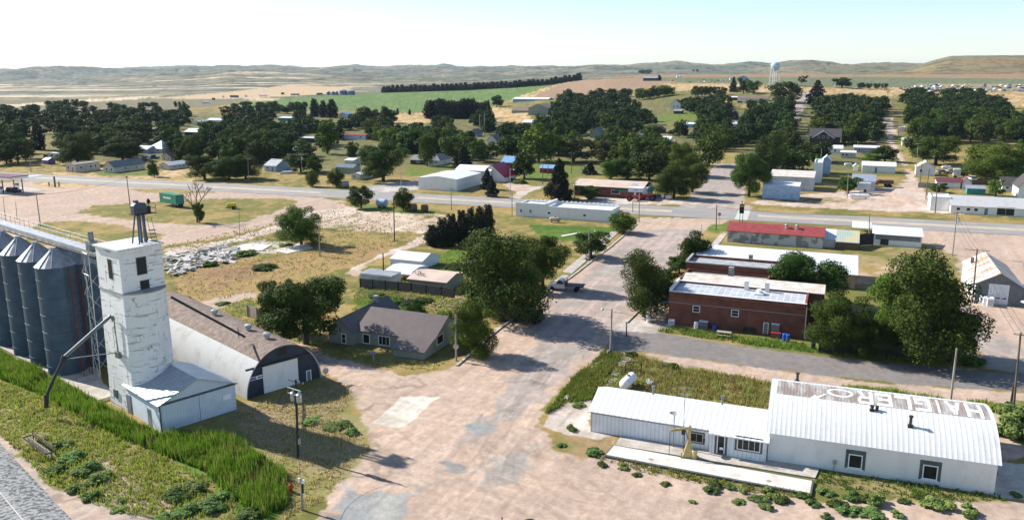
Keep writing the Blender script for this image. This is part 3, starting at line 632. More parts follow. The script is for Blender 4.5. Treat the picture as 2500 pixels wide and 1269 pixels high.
# ------------------------------------------------------------------ highway with median, markings, kerbs, walks, slabs
hA = Vector(at(90, 434)); hB = Vector(at(2500, 561.5)); hd = (hB - hA).normalized(); hn = Vector((-hd.y, hd.x))
def strip(name, s0, s1, t0, t1, z, mat, seg=None, structure=True):
    mb = MB()
    def P(s, t): q = hA + hd * s + hn * t; return (q.x, q.y, z)
    k = max(1, int((s1 - s0) / 10))
    for i in range(k):
        a = s0 + (s1 - s0) * i / k; b = s0 + (s1 - s0) * (i + 1) / k
        mb.add([P(a, t0), P(b, t0), P(b, t1), P(a, t1)], [(0, 1, 2, 3)])
    o = mb.build(name, mat)
    if structure: o['kind'] = 'structure'
    return o
def hs(px, py): q = Vector(at(px, py)) - hA; return q.dot(hd)
road = strip('highway', -500, 700, -8.2, 8.0, .030, 'highway_asphalt')
sx0, sx1 = hs(1640, 520), hs(1850, 528)
med = MB()
def mstrip(mb, s0, s1, t0, t1, z):
    def P(s, t): q = hA + hd * s + hn * t; return (q.x, q.y, z)
    k = max(1, int((s1 - s0) / 10))
    for i in range(k):
        a = s0 + (s1 - s0) * i / k; b = s0 + (s1 - s0) * (i + 1) / k
        mb.add([P(a, t0), P(b, t0), P(b, t1), P(a, t1)], [(0, 1, 2, 3)])
for a, b in ((hs(92, 434), hs(780, 472)), (hs(1018, 483), hs(1640, 517)), (hs(1850, 528), 690)): mstrip(med, a, b, -1.3, 1.3, .044)
med.build('median', 'median_tan')['kind'] = 'structure'
lm = MB()
s = -480
while s < 680:
    for t in (-4.9, 4.9): mstrip(lm, s, s + 3.2, t - .09, t + .09, .044)
    s += 12
for a, b in ((hs(92, 434), hs(780, 472)), (hs(1018, 483), hs(1640, 517)), (hs(1850, 528), 690)):
    for t in (-1.62, 1.62): mstrip(lm, a, b, t - .08, t + .08, .044)
for i in range(11):     # crosswalk bars by the main street
    s0 = hs(1812, 528); t = -7.4 + i * 1.42
    mstrip(lm, s0 - 1.6, s0 + 1.6, t, t + .7, .048)
for i in range(9):
    s0 = hs(62, 432); mstrip(lm, s0 - 1.6, s0 + 1.6, -7 + i * 1.6, -6.2 + i * 1.6, .048)
lm.build('road_marking', 'road_paint')['kind'] = 'structure'

def slab(name, pts, mat, h=.10, z0=-.05, structure=True):
    """flat slab whose outline is given by photo pixels on the ground"""
    W = [at(*q) for q in pts]
    o = MB().extrude(W, z0, h, 'z').build(name, mat)
    if structure: o['kind'] = 'structure'
    return o
def kerb(pts, w=.18, h=.15, name='kerb', mat='concrete'):
    W = [Vector(at(*q)) for q in pts]; mb = MB()
    for a, b in zip(W, W[1:]):
        d = (b - a).normalized(); n = Vector((-d.y, d.x)) * w
        mb.extrude([tuple(a - n), tuple(b - n), tuple(b + n), tuple(a + n)], -.05, h, 'z')
    mb.build(name, mat)['kind'] = 'structure'
kerb([(1115, 893), (1215, 806), (1310, 736), (1400, 672), (1490, 603), (1553, 549)])
kerb([(1529, 788), (1574, 745), (1612, 702)])
kerb([(1380, 975), (1475, 868)], w=.25, h=.12)
slab('pavement', [(1373, 664), (1492, 566), (1512, 566), (1396, 668)], 'concrete', .06)
slab('pavement', [(1372, 672), (1330, 705), (1345, 708), (1390, 672)], 'concrete', .05)
slab('path', [(1370, 575), (1415, 567), (1418, 569), (1372, 578)], 'concrete_pale', .05)
slab('pavement', [(1700, 640), (1760, 570), (1775, 570), (1722, 640)], 'concrete', .06)
slab('slab', [(0, 852), (60, 884), (130, 922), (242, 983), (283, 968), (252, 940), (240, 905), (120, 850), (0, 800)], 'concrete', .35)
slab('slab_edging', [(1475, 1116), (1497, 1088.5), (1987, 1176.5), (1981, 1211.5)], 'trim_dark', .19)
slab('slab', [(1480, 1114), (1499, 1091), (1982, 1178), (1977, 1208)], 'concrete_pale', .22)
slab('slab', [(1502, 1088), (1517, 1062), (1735, 1092), (1870, 1122), (2002, 1142), (1990, 1168)], 'concrete', .12)
slab('slab', [(2100, 1020), (2101, 1020), (2101, 1021)], 'concrete', .02) if 0 else None
slab('paving_slab', [(1470, 962), (1484, 936), (1495, 938), (1480, 962)], 'concrete', .05)
for a, b in (((1484, 934), (1500, 936)), ((1490, 915), (1508, 917)), ((1505, 893), (1525, 895)), ((1515, 880), (1540, 880))):
    slab('paving_slab', [a, b, (b[0] + 8, b[1] - 13), (a[0] + 8, a[1] - 13)], 'concrete', .06)
for k in range(2):      # drain covers let into the long slab
    c = [(1589, 1125), (1876, 1178)][k]
    slab('drain_cover', [(c[0] - 8, c[1]), (c[0] + 1, c[1] + 4), (c[0] + 8, c[1] + 1), (c[0] - 1, c[1] - 3)], 'rust_roof', .235, z0=.2)
# rails and their bed
ra = Vector(at(0, 1213)); rb = Vector(at(46, 1269)); rd = (rb - ra).normalized(); rn = Vector((-rd.y, rd.x))
mb = MB(); 
def RP(s, t): q = ra + rd * s + rn * t; return (q.x, q.y)
bed = MB()
bed.add([(*RP(-60, -6.0), -.02), (*RP(60, -6.0), -.02), (*RP(60, -4.0), .32), (*RP(-60, -4.0), .32), (*RP(60, 1.5), .32), (*RP(-60, 1.5), .32), (*RP(60, 3.2), -.02), (*RP(-60, 3.2), -.02)], [(0, 1, 2, 3), (3, 2, 4, 5), (5, 4, 6, 7)])
bed.build('ballast', 'ballast')['kind'] = 'structure'
tr = thing('railway_track', 'pair of steel rails on timber sleepers in the grey ballast at the lower left corner', 'railway track', ra.x, ra.y, .32, math.atan2(rd.y, rd.x))
for t in (0, -1.435):
    MB().box(-60, t - .035, .12, 60, t + .035, .28).build('rail', 'rail_steel', tr)
sl = MB()
for k in range(-100, 100): sl.box(k * .6, -2.0, -.1, k * .6 + .24, .56, .012)
sl.build('sleepers', 'concrete_grey', tr)
# ------------------------------------------------------------------ vegetation
def quads_mesh(name, P, A, B, mat):
    """P centres, A,B half axes -> leaf quads"""
    n = len(P); V = np.empty((n, 4, 3), np.float32)
    V[:, 0] = P - A; V[:, 1] = P - B * .8; V[:, 2] = P + A; V[:, 3] = P + B * .8
    me = bpy.data.meshes.new(name)
    me.vertices.add(n * 4); me.vertices.foreach_set('co', V.ravel())
    me.loops.add(n * 4); me.loops.foreach_set('vertex_index', np.arange(n * 4, dtype=np.int32))
    me.polygons.add(n); me.polygons.foreach_set('loop_start', np.arange(0, n * 4, 4, dtype=np.int32))
    me.update(calc_edges=True)
    if mat: me.materials.append(MATS[mat])
    return me
def rdirs(rs, n):
    d = rs.normal(size=(n, 3)); return d / np.linalg.norm(d, axis=1)[:, None]
def crown_points(rs, n, lobes):
    """leaf positions in the outer shell of many overlapping lobes, gaps left between them"""
    w = np.array([l[3] ** 2 for l in lobes]); w = w / w.sum()
    k = rs.choice(len(lobes), n, p=w); Lb = np.array(lobes)
    d = rdirs(rs, n); d[:, 2] = np.where(rs.rand(n) < .25, np.abs(d[:, 2]), d[:, 2])
    # clumps: radius modulated by direction
    ph = Lb[k, 0] * 40
    lump = 1 + .16 * np.sin(d[:, 0] * 7 + ph) * np.sin(d[:, 1] * 7 + ph * 2) + .10 * np.sin(d[:, 2] * 11 + ph * 3 + d[:, 0] * 9)
    r = Lb[k, 3] * (.55 + .5 * rs.rand(n) ** .6) * lump
    return Lb[k, :3] + d * r[:, None] * np.array([1, 1, .8]), d
def make_crown(seed, n, leaf, kind='broad', mat='leaf_dark'):
    rs = np.random.RandomState(seed); lobes = []
    if kind == 'broad':
        m = 32
        for i in range(m):
            a = rs.rand() * 6.283; q = rs.rand() ** .5; z = .14 + .72 * rs.rand()
            rad = .37 * math.sqrt(max(.05, 1 - ((z - .45) / .55) ** 2)) * q
            lobes.append((rad * math.cos(a), rad * math.sin(a), z, .10 + .085 * rs.rand()))
        lobes.append((0, 0, .55, .22))
    elif kind == 'wide':
        m = 30
        for i in range(m):
            a = rs.rand() * 6.283; q = rs.rand() ** .5; z = .18 + .66 * rs.rand() * (1 - .25 * q)
            lobes.append((.38 * q * math.cos(a), .38 * q * math.sin(a), z, .085 + .075 * rs.rand()))
    elif kind == 'tall':
        for i in range(28):
            a = rs.rand() * 6.283; z = .14 + .74 * rs.rand(); q = rs.rand() ** .6 * .30 * (1 - .5 * abs(z - .5))
            lobes.append((q * math.cos(a), q * math.sin(a), z, .10 + .07 * rs.rand()))
    elif kind == 'open':
        for i in range(22):
            a = rs.rand() * 6.283; q = .25 + .75 * rs.rand(); z = .20 + .65 * rs.rand()
            lobes.append((.40 * q * math.cos(a), .40 * q * math.sin(a), z, .06 + .06 * rs.rand()))
    elif kind == 'cedar':
        for i in range(34):
            z = .07 + .87 * (i / 34); R = .36 * (1 - ((z - .3) / .78) ** 2) ** .9 if z > .3 else .32
            a = i * 2.4; q = R * rs.rand() ** .4 * .75
            lobes.append((q * math.cos(a), q * math.sin(a), z, .07 + .10 * (1 - z)))
    elif kind == 'spruce':
        for i in range(60):
            z = .06 + .90 * (i / 60); R = .46 * (1 - z) ** .85
            a = i * 2.4; q = R * (.35 + .6 * rs.rand())
            lobes.append((q * math.cos(a), q * math.sin(a), z, .03 + .09 * (1 - z)))
        lobes.append((0, 0, .97, .03))
    elif kind == 'bush':
        for i in range(14):
            a = rs.rand() * 6.283; q = rs.rand() ** .5
            lobes.append((.40 * q * math.cos(a), .34 * q * math.sin(a), .10 + .5 * rs.rand() * (1 - .7 * q), .09 + .12 * rs.rand()))
    P, d = crown_points(rs, n, lobes)
    P[:, 2] = np.maximum(P[:, 2], .02)
    # fill the reference box: width 1, height 1
    nrm = d + .9 * rdirs(rs, n); nrm[:, 2] += .35; nrm /= np.linalg.norm(nrm, axis=1)[:, None]
    t = np.cross(nrm, rdirs(rs, n)); t /= np.linalg.norm(t, axis=1)[:, None]; b = np.cross(nrm, t)
    s = leaf * (.6 + .8 * rs.rand(n))[:, None]
    me = quads_mesh('crown', P, t * s, b * s, mat)
    return me, lobes
def make_trunk(seed, lobes, mat='bark', r=.028, low=.30):
    rs = np.random.RandomState(seed + 99); mb = MB()
    top = Vector((0, 0, low)); mb.tube((0, 0, -.01), (0, 0, low * .5), r * 1.25, r, 9); mb.tube((0, 0, low * .5), top, r, r * .8, 9)
    for i in range(min(10, len(lobes))):
        l = lobes[rs.randint(len(lobes))]; e = Vector(l[:3]); mid = (top + e) / 2 + Vector((0, 0, .05))
        mb.tube(top - Vector((0, 0, .03)), mid, r * .5, r * .3, 6); mb.tube(mid, e, r * .3, r * .12, 5)
        for j in range(2):
            q = e + Vector(rdirs(rs, 1)[0]) * l[3]; mb.tube(mid.lerp(e, .5), q, r * .15, r * .06, 4)
    me = bpy.data.meshes.new('trunk'); me.from_pydata(mb.v, [], mb.f); me.materials.append(MATS[mat]); return me
PROTO = {}
def proto(key, seed, n, leaf, kind, mat, **kw):
    c, lb = make_crown(seed, n, leaf, kind, mat)
    PROTO[key] = (c, make_trunk(seed, lb, **kw))
HI = 34000; LO = 3600
for i, (k, m) in enumerate((('broad', 'leaf_dark'), ('wide', 'leaf_dark'), ('broad', 'leaf_mid'), ('open', 'leaf_dark'), ('wide', 'leaf_mid'))):
    proto('H%d' % i, 10 + i, HI if k != 'open' else 18000, .0092, k, m)
proto('Hlime', 36, 20000, .012, 'broad', 'leaf_lime'); proto('Hbright', 31, 16000, .013, 'broad', 'leaf_bright'); proto('Hsmall', 32, 9000, .018, 'broad', 'leaf_mid'); proto('Hsmall2', 33, 9000, .018, 'wide', 'leaf_dark')
proto('Hcedar', 34, 15000, .014, 'cedar', 'leaf_cedar', low=.1); proto('Hspruce', 35, 15000, .014, 'spruce', 'leaf_cedar', low=.8)
for i, (k, m) in enumerate((('broad', 'leaf_dark'), ('wide', 'leaf_dark'), ('broad', 'leaf_mid'), ('tall', 'leaf_dark'), ('wide', 'leaf_olive'), ('tall', 'leaf_mid'), ('broad', 'leaf_dark'), ('open', 'leaf_olive'))):
    proto('L%d' % i, 50 + i, LO, .026, k, m)
proto('Lbright', 71, LO, .026, 'broad', 'leaf_bright'); proto('Lcedar', 72, LO, .026, 'cedar', 'leaf_cedar', low=.1); proto('Lspruce', 73, LO, .024, 'spruce', 'leaf_cedar', low=.8)
def bushproto(key, seed, n, leaf, mat):
    c, lb = make_crown(seed, n, leaf, 'bush', mat); c.name = 'foliage'; PROTO[key] = (c, None)
bushproto('Bsage', 81, 2400, .05, 'leaf_sage'); bushproto('Bsage2', 82, 2400, .05, 'leaf_sage'); bushproto('Bdark', 83, 4000, .035, 'leaf_dark'); bushproto('Bbright', 84, 4000, .035, 'leaf_bright')
TREES = []
_trs = random.Random(5)
PEND = []; NT = [0]
def tree(px, py, wpx, toppx, key, label, cat='tree', name=None, group=None, xyz=None):
    if (name or 'tree') == 'tree' and PROTO[key][1]: NT[0] += 1
    """px,py: foot in the photo; wpx: crown width and toppx: crown top, photo pixels"""
    x, y, z = xyz or ground_at(px, py)
    zc = y * CP + (CAM_H - z) * SP
    w = wpx * zc / FPX / .84; h = (zat(y, toppx) - z) / .97
    e = thing(name or ('tree' if PROTO[key][1] else 'shrub'), label, cat, x, y, z - .03, _trs.random() * 6.28, group)
    e.scale = (w, w, h)
    cr = bpy.data.objects.new('crown' if PROTO[key][1] else 'foliage', PROTO[key][0]); COL.objects.link(cr); cr.parent = e
    if PROTO[key][1]:
        t = bpy.data.objects.new('trunk', PROTO[key][1]); COL.objects.link(t); t.parent = e
    TREES.append((x, y, w)); return e
def dead_tree(px, py, wpx, toppx, label, seed=3, group=None, mat='bark_pale', levels=4):
    x, y, z = ground_at(px, py); h = zat(y, toppx) - z; rs = random.Random(seed)
    e = thing('dead_tree', label, 'dead tree', x, y, z - .05, 0, group); mt = MB(); mbk = MB()
    def grow(p, d, L, r, k):
        q = p + d * L; (mt if k == levels else mbk).tube(p, q, r, r * .62, 6)
        if k == 0: return
        for j in range(3 if k > 1 else 4):
            nd = (d + Vector((rs.uniform(-.75, .75), rs.uniform(-.75, .75), rs.uniform(-.1, .5)))).normalized()
            grow(q if j else p.lerp(q, .8), nd, L * rs.uniform(.6, .85), r * .58, k - 1)
    grow(Vector((0, 0, 0)), Vector((0, 0, 1)), h * .33, h * .028, levels)
    mt.build('trunk', mat, e); mbk.build('branch', mat, e)
    return e

# --- near and middle trees, one by one
T = tree
T(747, 838, 205, 632, 'H1', 'massive dark elm shading the left end of the grey house', name='shade_tree')
T(672, 800, 105, 665, 'H3', 'lower dark spreading tree over the picket fence left of the grey house', name='shade_tree')
T(1228, 782, 225, 545, 'H0', 'largest round dark tree on the street edge with a bare lower trunk', name='shade_tree')
T(1325, 705, 120, 560, 'H4', 'broad tree leaning over the parked white flatbed truck', name='shade_tree')
T(1168, 752, 95, 655, 'H2', 'lighter green tree tucked left of the largest street tree', name='shade_tree')
T(1156, 868, 112, 735, 'H2', 'rounded dark green tree at the right gable of the grey house')
T(1019, 792, 56, 735, 'Hsmall', 'small leafy fruit tree on the back lawn of the grey house')
T(1443, 629, 92, 556, 'Hsmall2', 'round street tree behind the lamp post on the left pavement')
T(1522, 568, 66, 512, 'Hsmall', 'round street tree at the end of the long white building')
T(1572, 772, 128, 602, 'H0', 'half dying street tree with bare upper limbs before the brick shop')
T(1622, 716, 84, 648, 'Hsmall2', 'dense tree between the dying tree and the brick shop front')
T(1692, 648, 78, 558, 'Hsmall', 'airy pale green tree in front of the large white roof')
T(1658, 668, 62, 617, 'Hsmall2', 'low umbrella shaped tree at the pavement left of the white roof')
T(1962, 745, 170, 584, 'H1', 'very dark clumped tree in the yard among the brick shops')
T(2262, 880, 228, 602, 'H0', 'tallest tree behind the dark plank fence on the right', name='shade_tree')
T(2168, 848, 118, 665, 'Hlime', 'yellow green tree standing in front of the tallest fenced tree').children[0]
T(2050, 862, 138, 708, 'H2', 'dense green tree at the left end of the plank fence')
T(2120, 872, 100, 745, 'H1', 'dark low tree filling the gap behind the middle of the plank fence')
T(2335, 868, 80, 745, 'H4', 'drooping tree at the right end of the plank fence')
T(2214, 862, 60, 798, 'Hbright', 'bright lime green sapling peeping over the plank fence')
T(1858, 700, 52, 665, 'Hbright', 'spiky light green shrub between the brick shops', cat='shrub', name='shrub')
T(736, 598, 100, 497, 'H2', 'lone round tree on the vacant lot beside the concrete rubble')
T(882, 508, 62, 444, 'Hsmall2', 'neat round tree by the highway left of the white tank')
T(985, 513, 52, 455, 'Hsmall', 'smaller tree by the highway beside the hay bales')
T(762, 456, 34, 414, 'Hsmall', 'young tree on the far verge left of its bright neighbour')
T(821, 456, 44, 409, 'Hsmall', 'young lollipop tree on the far verge next to the round bale')
T(936, 443, 118, 338, 'H4', 'huge full tree over the pale mobile home')
T(1365, 486, 80, 388, 'Hspruce', 'large black green spruce left of the brick motel', cat='spruce', name='spruce_tree')
T(1190, 462, 42, 411, 'Hspruce', 'taller spruce right of the long white metal building', cat='spruce', name='spruce_tree')
T(1201, 480, 38, 432, 'Hspruce', 'shorter spruce in front of its taller twin by the white metal building', cat='spruce', name='spruce_tree')
for i, (x, b, t, w) in enumerate(((1056, 601, 548, 50), (1080, 602, 530, 52), (1103, 601, 520, 50), (1128, 600, 512, 52), (1150, 596, 505, 48), (1172, 590, 503, 46), (1192, 580, 497, 44))):
    T(x, b, w, t, 'Hcedar', 'dark cedar, %s from the left in the hedge row behind the white shed' % ('first', 'second', 'third', 'fourth', 'fifth', 'sixth', 'seventh')[i], cat='cedar', name='cedar_tree', group='cedars in the hedge row')
T(1437, 486, 66, 448, 'Hsmall2', 'dark rounded bush against the brick motel wall', cat='shrub', name='shrub')
T(1690, 470, 75, 380, 'H1', 'dark tree on the kerb left of the far main street')
T(1645, 484, 92, 395, 'H0', 'bushy dark tree touching the right end of the motel')
T(1670, 430, 80, 345, 'H2', 'tree behind the motel trees where the far street begins')
T(1730, 405, 75, 325, 'L2', 'grey green tree at the left kerb farther up the main street')
T(1828, 480, 92, 345, 'H1', 'tall dark tree on the right corner of the far main street', name='shade_tree')
T(1868, 440, 95, 318, 'H0', 'massive dark tree behind the white block building', name='shade_tree')
T(1935, 424, 105, 362, 'L0', 'round tree directly above the roof of the white block building')
T(1532, 437, 75, 384, 'Hbright', 'bright lime tree behind the tan roof of the motel')
T(1490, 437, 50, 390, 'Hbright', 'smaller lime shrub left of the bright tree behind the motel')
T(1585, 440, 85, 370, 'L0', 'dark tree right of the bright lime tree behind the motel')
T(1505, 425, 40, 378, 'Lspruce', 'small spruce behind the middle of the motel roof', cat='spruce', name='spruce_tree')
T(1440, 425, 46, 395, 'Lspruce', 'little blue spruce behind the left end of the motel roof', cat='spruce', name='spruce_tree')
T(2070, 472, 56, 424, 'Hsmall2', 'dark leafy tree next to the white food trailer')
T(2440, 442, 150, 345, 'H2', 'large vivid green tree in front of the teal house', name='shade_tree')
T(2395, 428, 90, 352, 'L2', 'green tree left of the teal house')
T(2284, 402, 105, 312, 'H1', 'big dark tree behind the little white gable house', name='shade_tree')
T(2236, 385, 58, 318, 'L4', 'grey leaved tree leaning against the silver roofed shed')
T(2431, 478, 38, 434, 'Lbright', 'small reddish green tree on the lawn of the white house')
T(2293, 470, 40, 447, 'Hsmall2', 'round bush in front of the maroon roofed cottage', cat='shrub', name='shrub')
T(2160, 395, 62, 356, 'L0', 'dark bush beyond the white roofed garage', cat='shrub', name='shrub')
T(2125, 396, 56, 372, 'Lbright', 'lighter bush left of the dark one beyond the garage', cat='shrub', name='shrub')
T(2090, 350, 60, 312, 'L3', 'dark tree right of the brown gabled house')
T(1910, 412, 60, 350, 'L2', 'green tree between the far street corner tree and the brown house')
T(1985, 395, 90, 345, 'L0', 'dark tree left of the white false front store')
T(96, 366, 46, 303, 'Lcedar', 'solid dark cone shaped cedar at the far left', cat='cedar', name='cedar_tree')
T(377, 432, 28, 390, 'Hsmall', 'small upright tree in front of the tin roofed cabin')
T(190, 402, 92, 320, 'H0', 'huge dark tree behind the adobe cottage', name='shade_tree')
T(45, 402, 60, 330, 'H3', 'tall loose tree at the far left beyond the gas station')
T(300, 392, 90, 320, 'H1', 'dense tree behind the grey gabled cottage')
T(560, 440, 78, 378, 'H0', 'dark bushy tree at the kerb right of the tin roofed cabin')
T(500, 438, 88, 365, 'H1', 'dark bushy tree against the right end of the tin roofed cabin')
T(600, 436, 70, 372, 'H0', 'dark tree left of the blue garage')
T(640, 402, 70, 340, 'L0', 'dark tree rising behind the blue garage')
T(735, 420, 80, 372, 'L0', 'tree right of the blue garage')
T(770, 424, 48, 380, 'L3', 'slim tree behind the young trees by the highway')
T(800, 376, 62, 296, 'L5', 'tall heavy tree in the middle of the town left of the red roofed trailer')
T(860, 388, 40, 345, 'L3', 'upright dark tree left of the huge full tree')
T(1043, 405, 44, 320, 'Lbright', 'bright green tall tree in front of the grey hipped house')
T(1280, 436, 66, 358, 'L1', 'dark tree right of the red roofed house')
T(1315, 395, 90, 300, 'L2', 'dense vivid tree in the block behind the blue roofed shed', name='shade_tree')
T(1400, 395, 95, 320, 'L4', 'large olive tree in the block behind the spruce', name='shade_tree')
T(1180, 395, 70, 330, 'L1', 'dark tree beside the small white gable')
T(1240, 385, 62, 330, 'L2', 'leafy tree right of the small white gable')
T(1130, 412, 60, 355, 'Lspruce', 'broad spruce behind the twin metal buildings', cat='spruce', name='spruce_tree')
T(487, 543, 30, 486, 'Hsmall2', 'leafy ivy covered stump beneath the bare tree', cat='shrub', name='shrub')
dead_tree(482, 543, 50, 438, 'bare dead tree standing on the grass island near the green trailer', 4)
dead_tree(1032, 705, 20, 650, 'leafless sapling beside the tan roofed shed', 6, levels=3)
dead_tree(1562, 712, 30, 590, 'bare grey snag rising above the dying street tree', 9)
dead_tree(2383, 246, 30, 214, 'bare grey tree above the far grove near the scrapyard', 11, levels=3)
dead_tree(885, 287, 14, 262, 'tiny bare tree in the left town woods', 12, levels=3) if 0 else None
# pale tan tree cluster etc. top right
T(1790, 226, 26, 188, 'Lspruce', 'dark pine left of the long ranch house', cat='pine', name='pine_tree')
T(1815, 228, 40, 190, 'L3', 'clump of pines behind the long ranch house', cat='pine', name='pine_tree')
T(1840, 230, 40, 196, 'L0', 'dark tree right of the pines behind the ranch house')
T(1912, 250, 78, 198, 'L0', 'big dark tree below the water tower', name='shade_tree')
T(1993, 255, 62, 196, 'Lspruce', 'tall black pine right of the far gravel road', cat='pine', name='pine_tree')
T(1957, 204, 26, 184, 'L7', 'small lopsided tree alone on the ridge right of the water tower')
T(2055, 214, 50, 184, 'L1', 'dark clump of trees around the farmhouse on the ridge')
for i, (x, w) in enumerate(((2102, 20), (2122, 18), (2142, 20), (2160, 16))):
    T(x, 218, w, 203 - (i == 0) * 2, 'L0', 'dark round bush, %s from the left in the ridge hedge' % ('first', 'second', 'third', 'last')[i], group='bushes in the ridge hedge', cat='shrub', name='shrub')
T(1567, 181, 22, 168, 'L1', 'left one of the dark tree clump on the skyline'); T(1580, 181, 24, 167, 'L1', 'right one of the dark tree clump on the skyline')
T(1693, 176, 6, 169, 'L1', 'left one of the two tiny trees on the skyline'); T(1702, 176, 8, 168, 'L1', 'right one of the two tiny trees on the skyline')
T(1609, 197, 16, 183, 'Lcedar', 'dark conical tree beside the grey metal barn on the hill', cat='cedar', name='cedar_tree')
T(1213, 262, 34, 226, 'L1', 'pair of dark trees standing alone at the edge of the green field')
T(1213 - 242, 280, 10, 264, 'Lcedar', 'lone dark conifer left one at the field edge', cat='cedar', name='cedar_tree'); T(1000, 281, 10, 267, 'Lcedar', 'lone dark conifer right one at the field edge', cat='cedar', name='cedar_tree')
_u = ('first', 'second', 'third', 'fourth', 'fifth', 'sixth', 'seventh', 'eighth', 'ninth')
ORD = list(_u) + ['tenth', 'eleventh', 'twelfth', 'thirteenth', 'fourteenth', 'fifteenth', 'sixteenth', 'seventeenth', 'eighteenth', 'nineteenth']
for _t, _n in (('twentieth', 'twenty'), ('thirtieth', 'thirty'), ('fortieth', 'forty'), ('fiftieth', 'fifty'), ('sixtieth', 'sixty'), ('seventieth', 'seventy')): ORD += [_t] + [_n + '-' + w for w in _u]
def row(pts, n, w, h, key, desc, cat, name, group, jit=2.5):
    """n trees strung along a photo polyline"""
    xs = [p[0] for p in pts]
    for i in range(n):
        x = xs[0] + (xs[-1] - xs[0]) * (i + .5) / n; y = float(np.interp(x, xs, [p[1] for p in pts])); r = _trs.uniform(.85, 1.2)
        T(x, y, w * r, y - h * _trs.uniform(.85, 1.15) - .2, key if isinstance(key, str) else _trs.choice(key), desc % ORD[i], cat=cat, name=name, group=group)
row([(932, 227), (1100, 222), (1250, 215), (1350, 207), (1418, 196)], 44, 22, 17, 'Lcedar', 'dark cedar, %s from left in the long windbreak above the green field', 'cedar', 'cedar_tree', 'cedars in the long windbreak')
row([(1042, 290), (1195, 290)], 13, 34, 44, 'Lcedar', 'tall dark cedar, %s from left in the thick grove below the green field', 'cedar', 'cedar_tree', 'cedars in the thick grove')
row([(758, 285), (790, 287), (822, 288)], 3, 34, 42, 'Lcedar', 'dark cedar, %s from the left in the trio beside the small white barn', 'cedar', 'cedar_tree', 'cedar trio')
row([(640, 275), (745, 280)], 6, 30, 30, ['L0', 'L1'], 'dark tree, %s from the left in the belt left of the cedar trio', 'tree', 'tree', 'trees left of the cedar trio')
row([(865, 305), (965, 300)], 6, 34, 38, ['L0', 'L1', 'L6'], 'dark tree, %s from the left in the belt right of the small white barn', 'tree', 'tree', 'trees right of the small barn')
row([(110, 268), (215, 264)], 5, 24, 22, ['L0', 'L6'], 'distant dark tree, %s from the left in the line before the ploughed field', 'tree', 'tree', 'trees before the ploughed field')
row([(265, 268), (310, 270)], 3, 20, 20, ['L1', 'L6'], 'distant tree, %s from the left in the knot of three below the plain', 'tree', 'tree', 'knot of three trees')
row([(340, 262), (385, 262)], 3, 22, 16, ['L1'], 'distant tree, %s from the left in the round clump near the farm road', 'tree', 'tree', 'round clump near the farm road')
row([(424, 262), (455, 262)], 3, 11, 15, ['L3'], 'far roadside tree, %s from the left on the plain beside the farm road', 'tree', 'tree', 'far roadside trees')
row([(1555, 245), (1640, 232)], 7, 26, 28, ['L2', 'Lbright', 'L2'], 'bright green tree, %s from the left in the orchard beside the white farmhouse', 'tree', 'tree', 'orchard trees')
row([(1690, 238), (1770, 232)], 5, 22, 26, ['L0', 'L4'], 'grey green tree, %s from the left in the belt left of the ranch house', 'tree', 'tree', 'trees left of the ranch house')
# --- fill of the wooded town blocks: outline, count, width range, height range, kinds, phrase
KEEP = []     # places that must stay open (photo rectangles of roofs, roads)
def grove(poly, n, w0, w1, h0, h1, keys, phrase, group, seed, mind=.62):
    rs = random.Random(seed); P = np.array(poly, float); got = []
    x0, y0 = P.min(0); x1, y1 = P.max(0); tries = 0
    while len(got) < n and tries < n * 60:
        tries += 1; x = rs.uniform(x0, x1); y = rs.uniform(y0, y1)
        if sdist(np.array([x]), np.array([y]), poly)[0] < 0: continue
        if any(a - 5 < x < c + 5 and b - 2 < y < d + 30 for a, b, c, d in KEEP): continue
        w = rs.uniform(w0, w1); g = ground_at(x, y)
        zc = g[1] * CP + (CAM_H - g[2]) * SP
        if any((g[0] - q[0]) ** 2 + (g[1] - q[1]) ** 2 < (mind * .5 * (w + q[2])) ** 2 for q in TREES): continue
        got.append((x, y, w, rs.uniform(h0, h1), rs.choice(keys), g)); TREES.append((g[0], g[1], w))
    got.sort()
    for i, (x, y, w, h, k, g) in enumerate(got):
        zc = g[1] * CP + (CAM_H - g[2]) * SP
        adj = {'L0': 'dark', 'L1': 'broad dark', 'L2': 'green', 'L3': 'tall dark', 'L4': 'grey green', 'L5': 'tall green', 'L6': 'rounded dark', 'L7': 'thin olive', 'Lbright': 'bright green', 'Lcedar': 'dark conical', 'Lspruce': 'pointed dark'}[k]
        TREES.pop() if 0 else None
        PEND.append((w * h * (FPX / zc) ** 2 * (1 if -40 < x < 2540 else .05), (x, y, w * FPX / zc * .84, y - h * FPX / zc, k, '%s tree, %s from left %s' % (adj, ORD[min(i, 78)], phrase)), group, g, w, h))
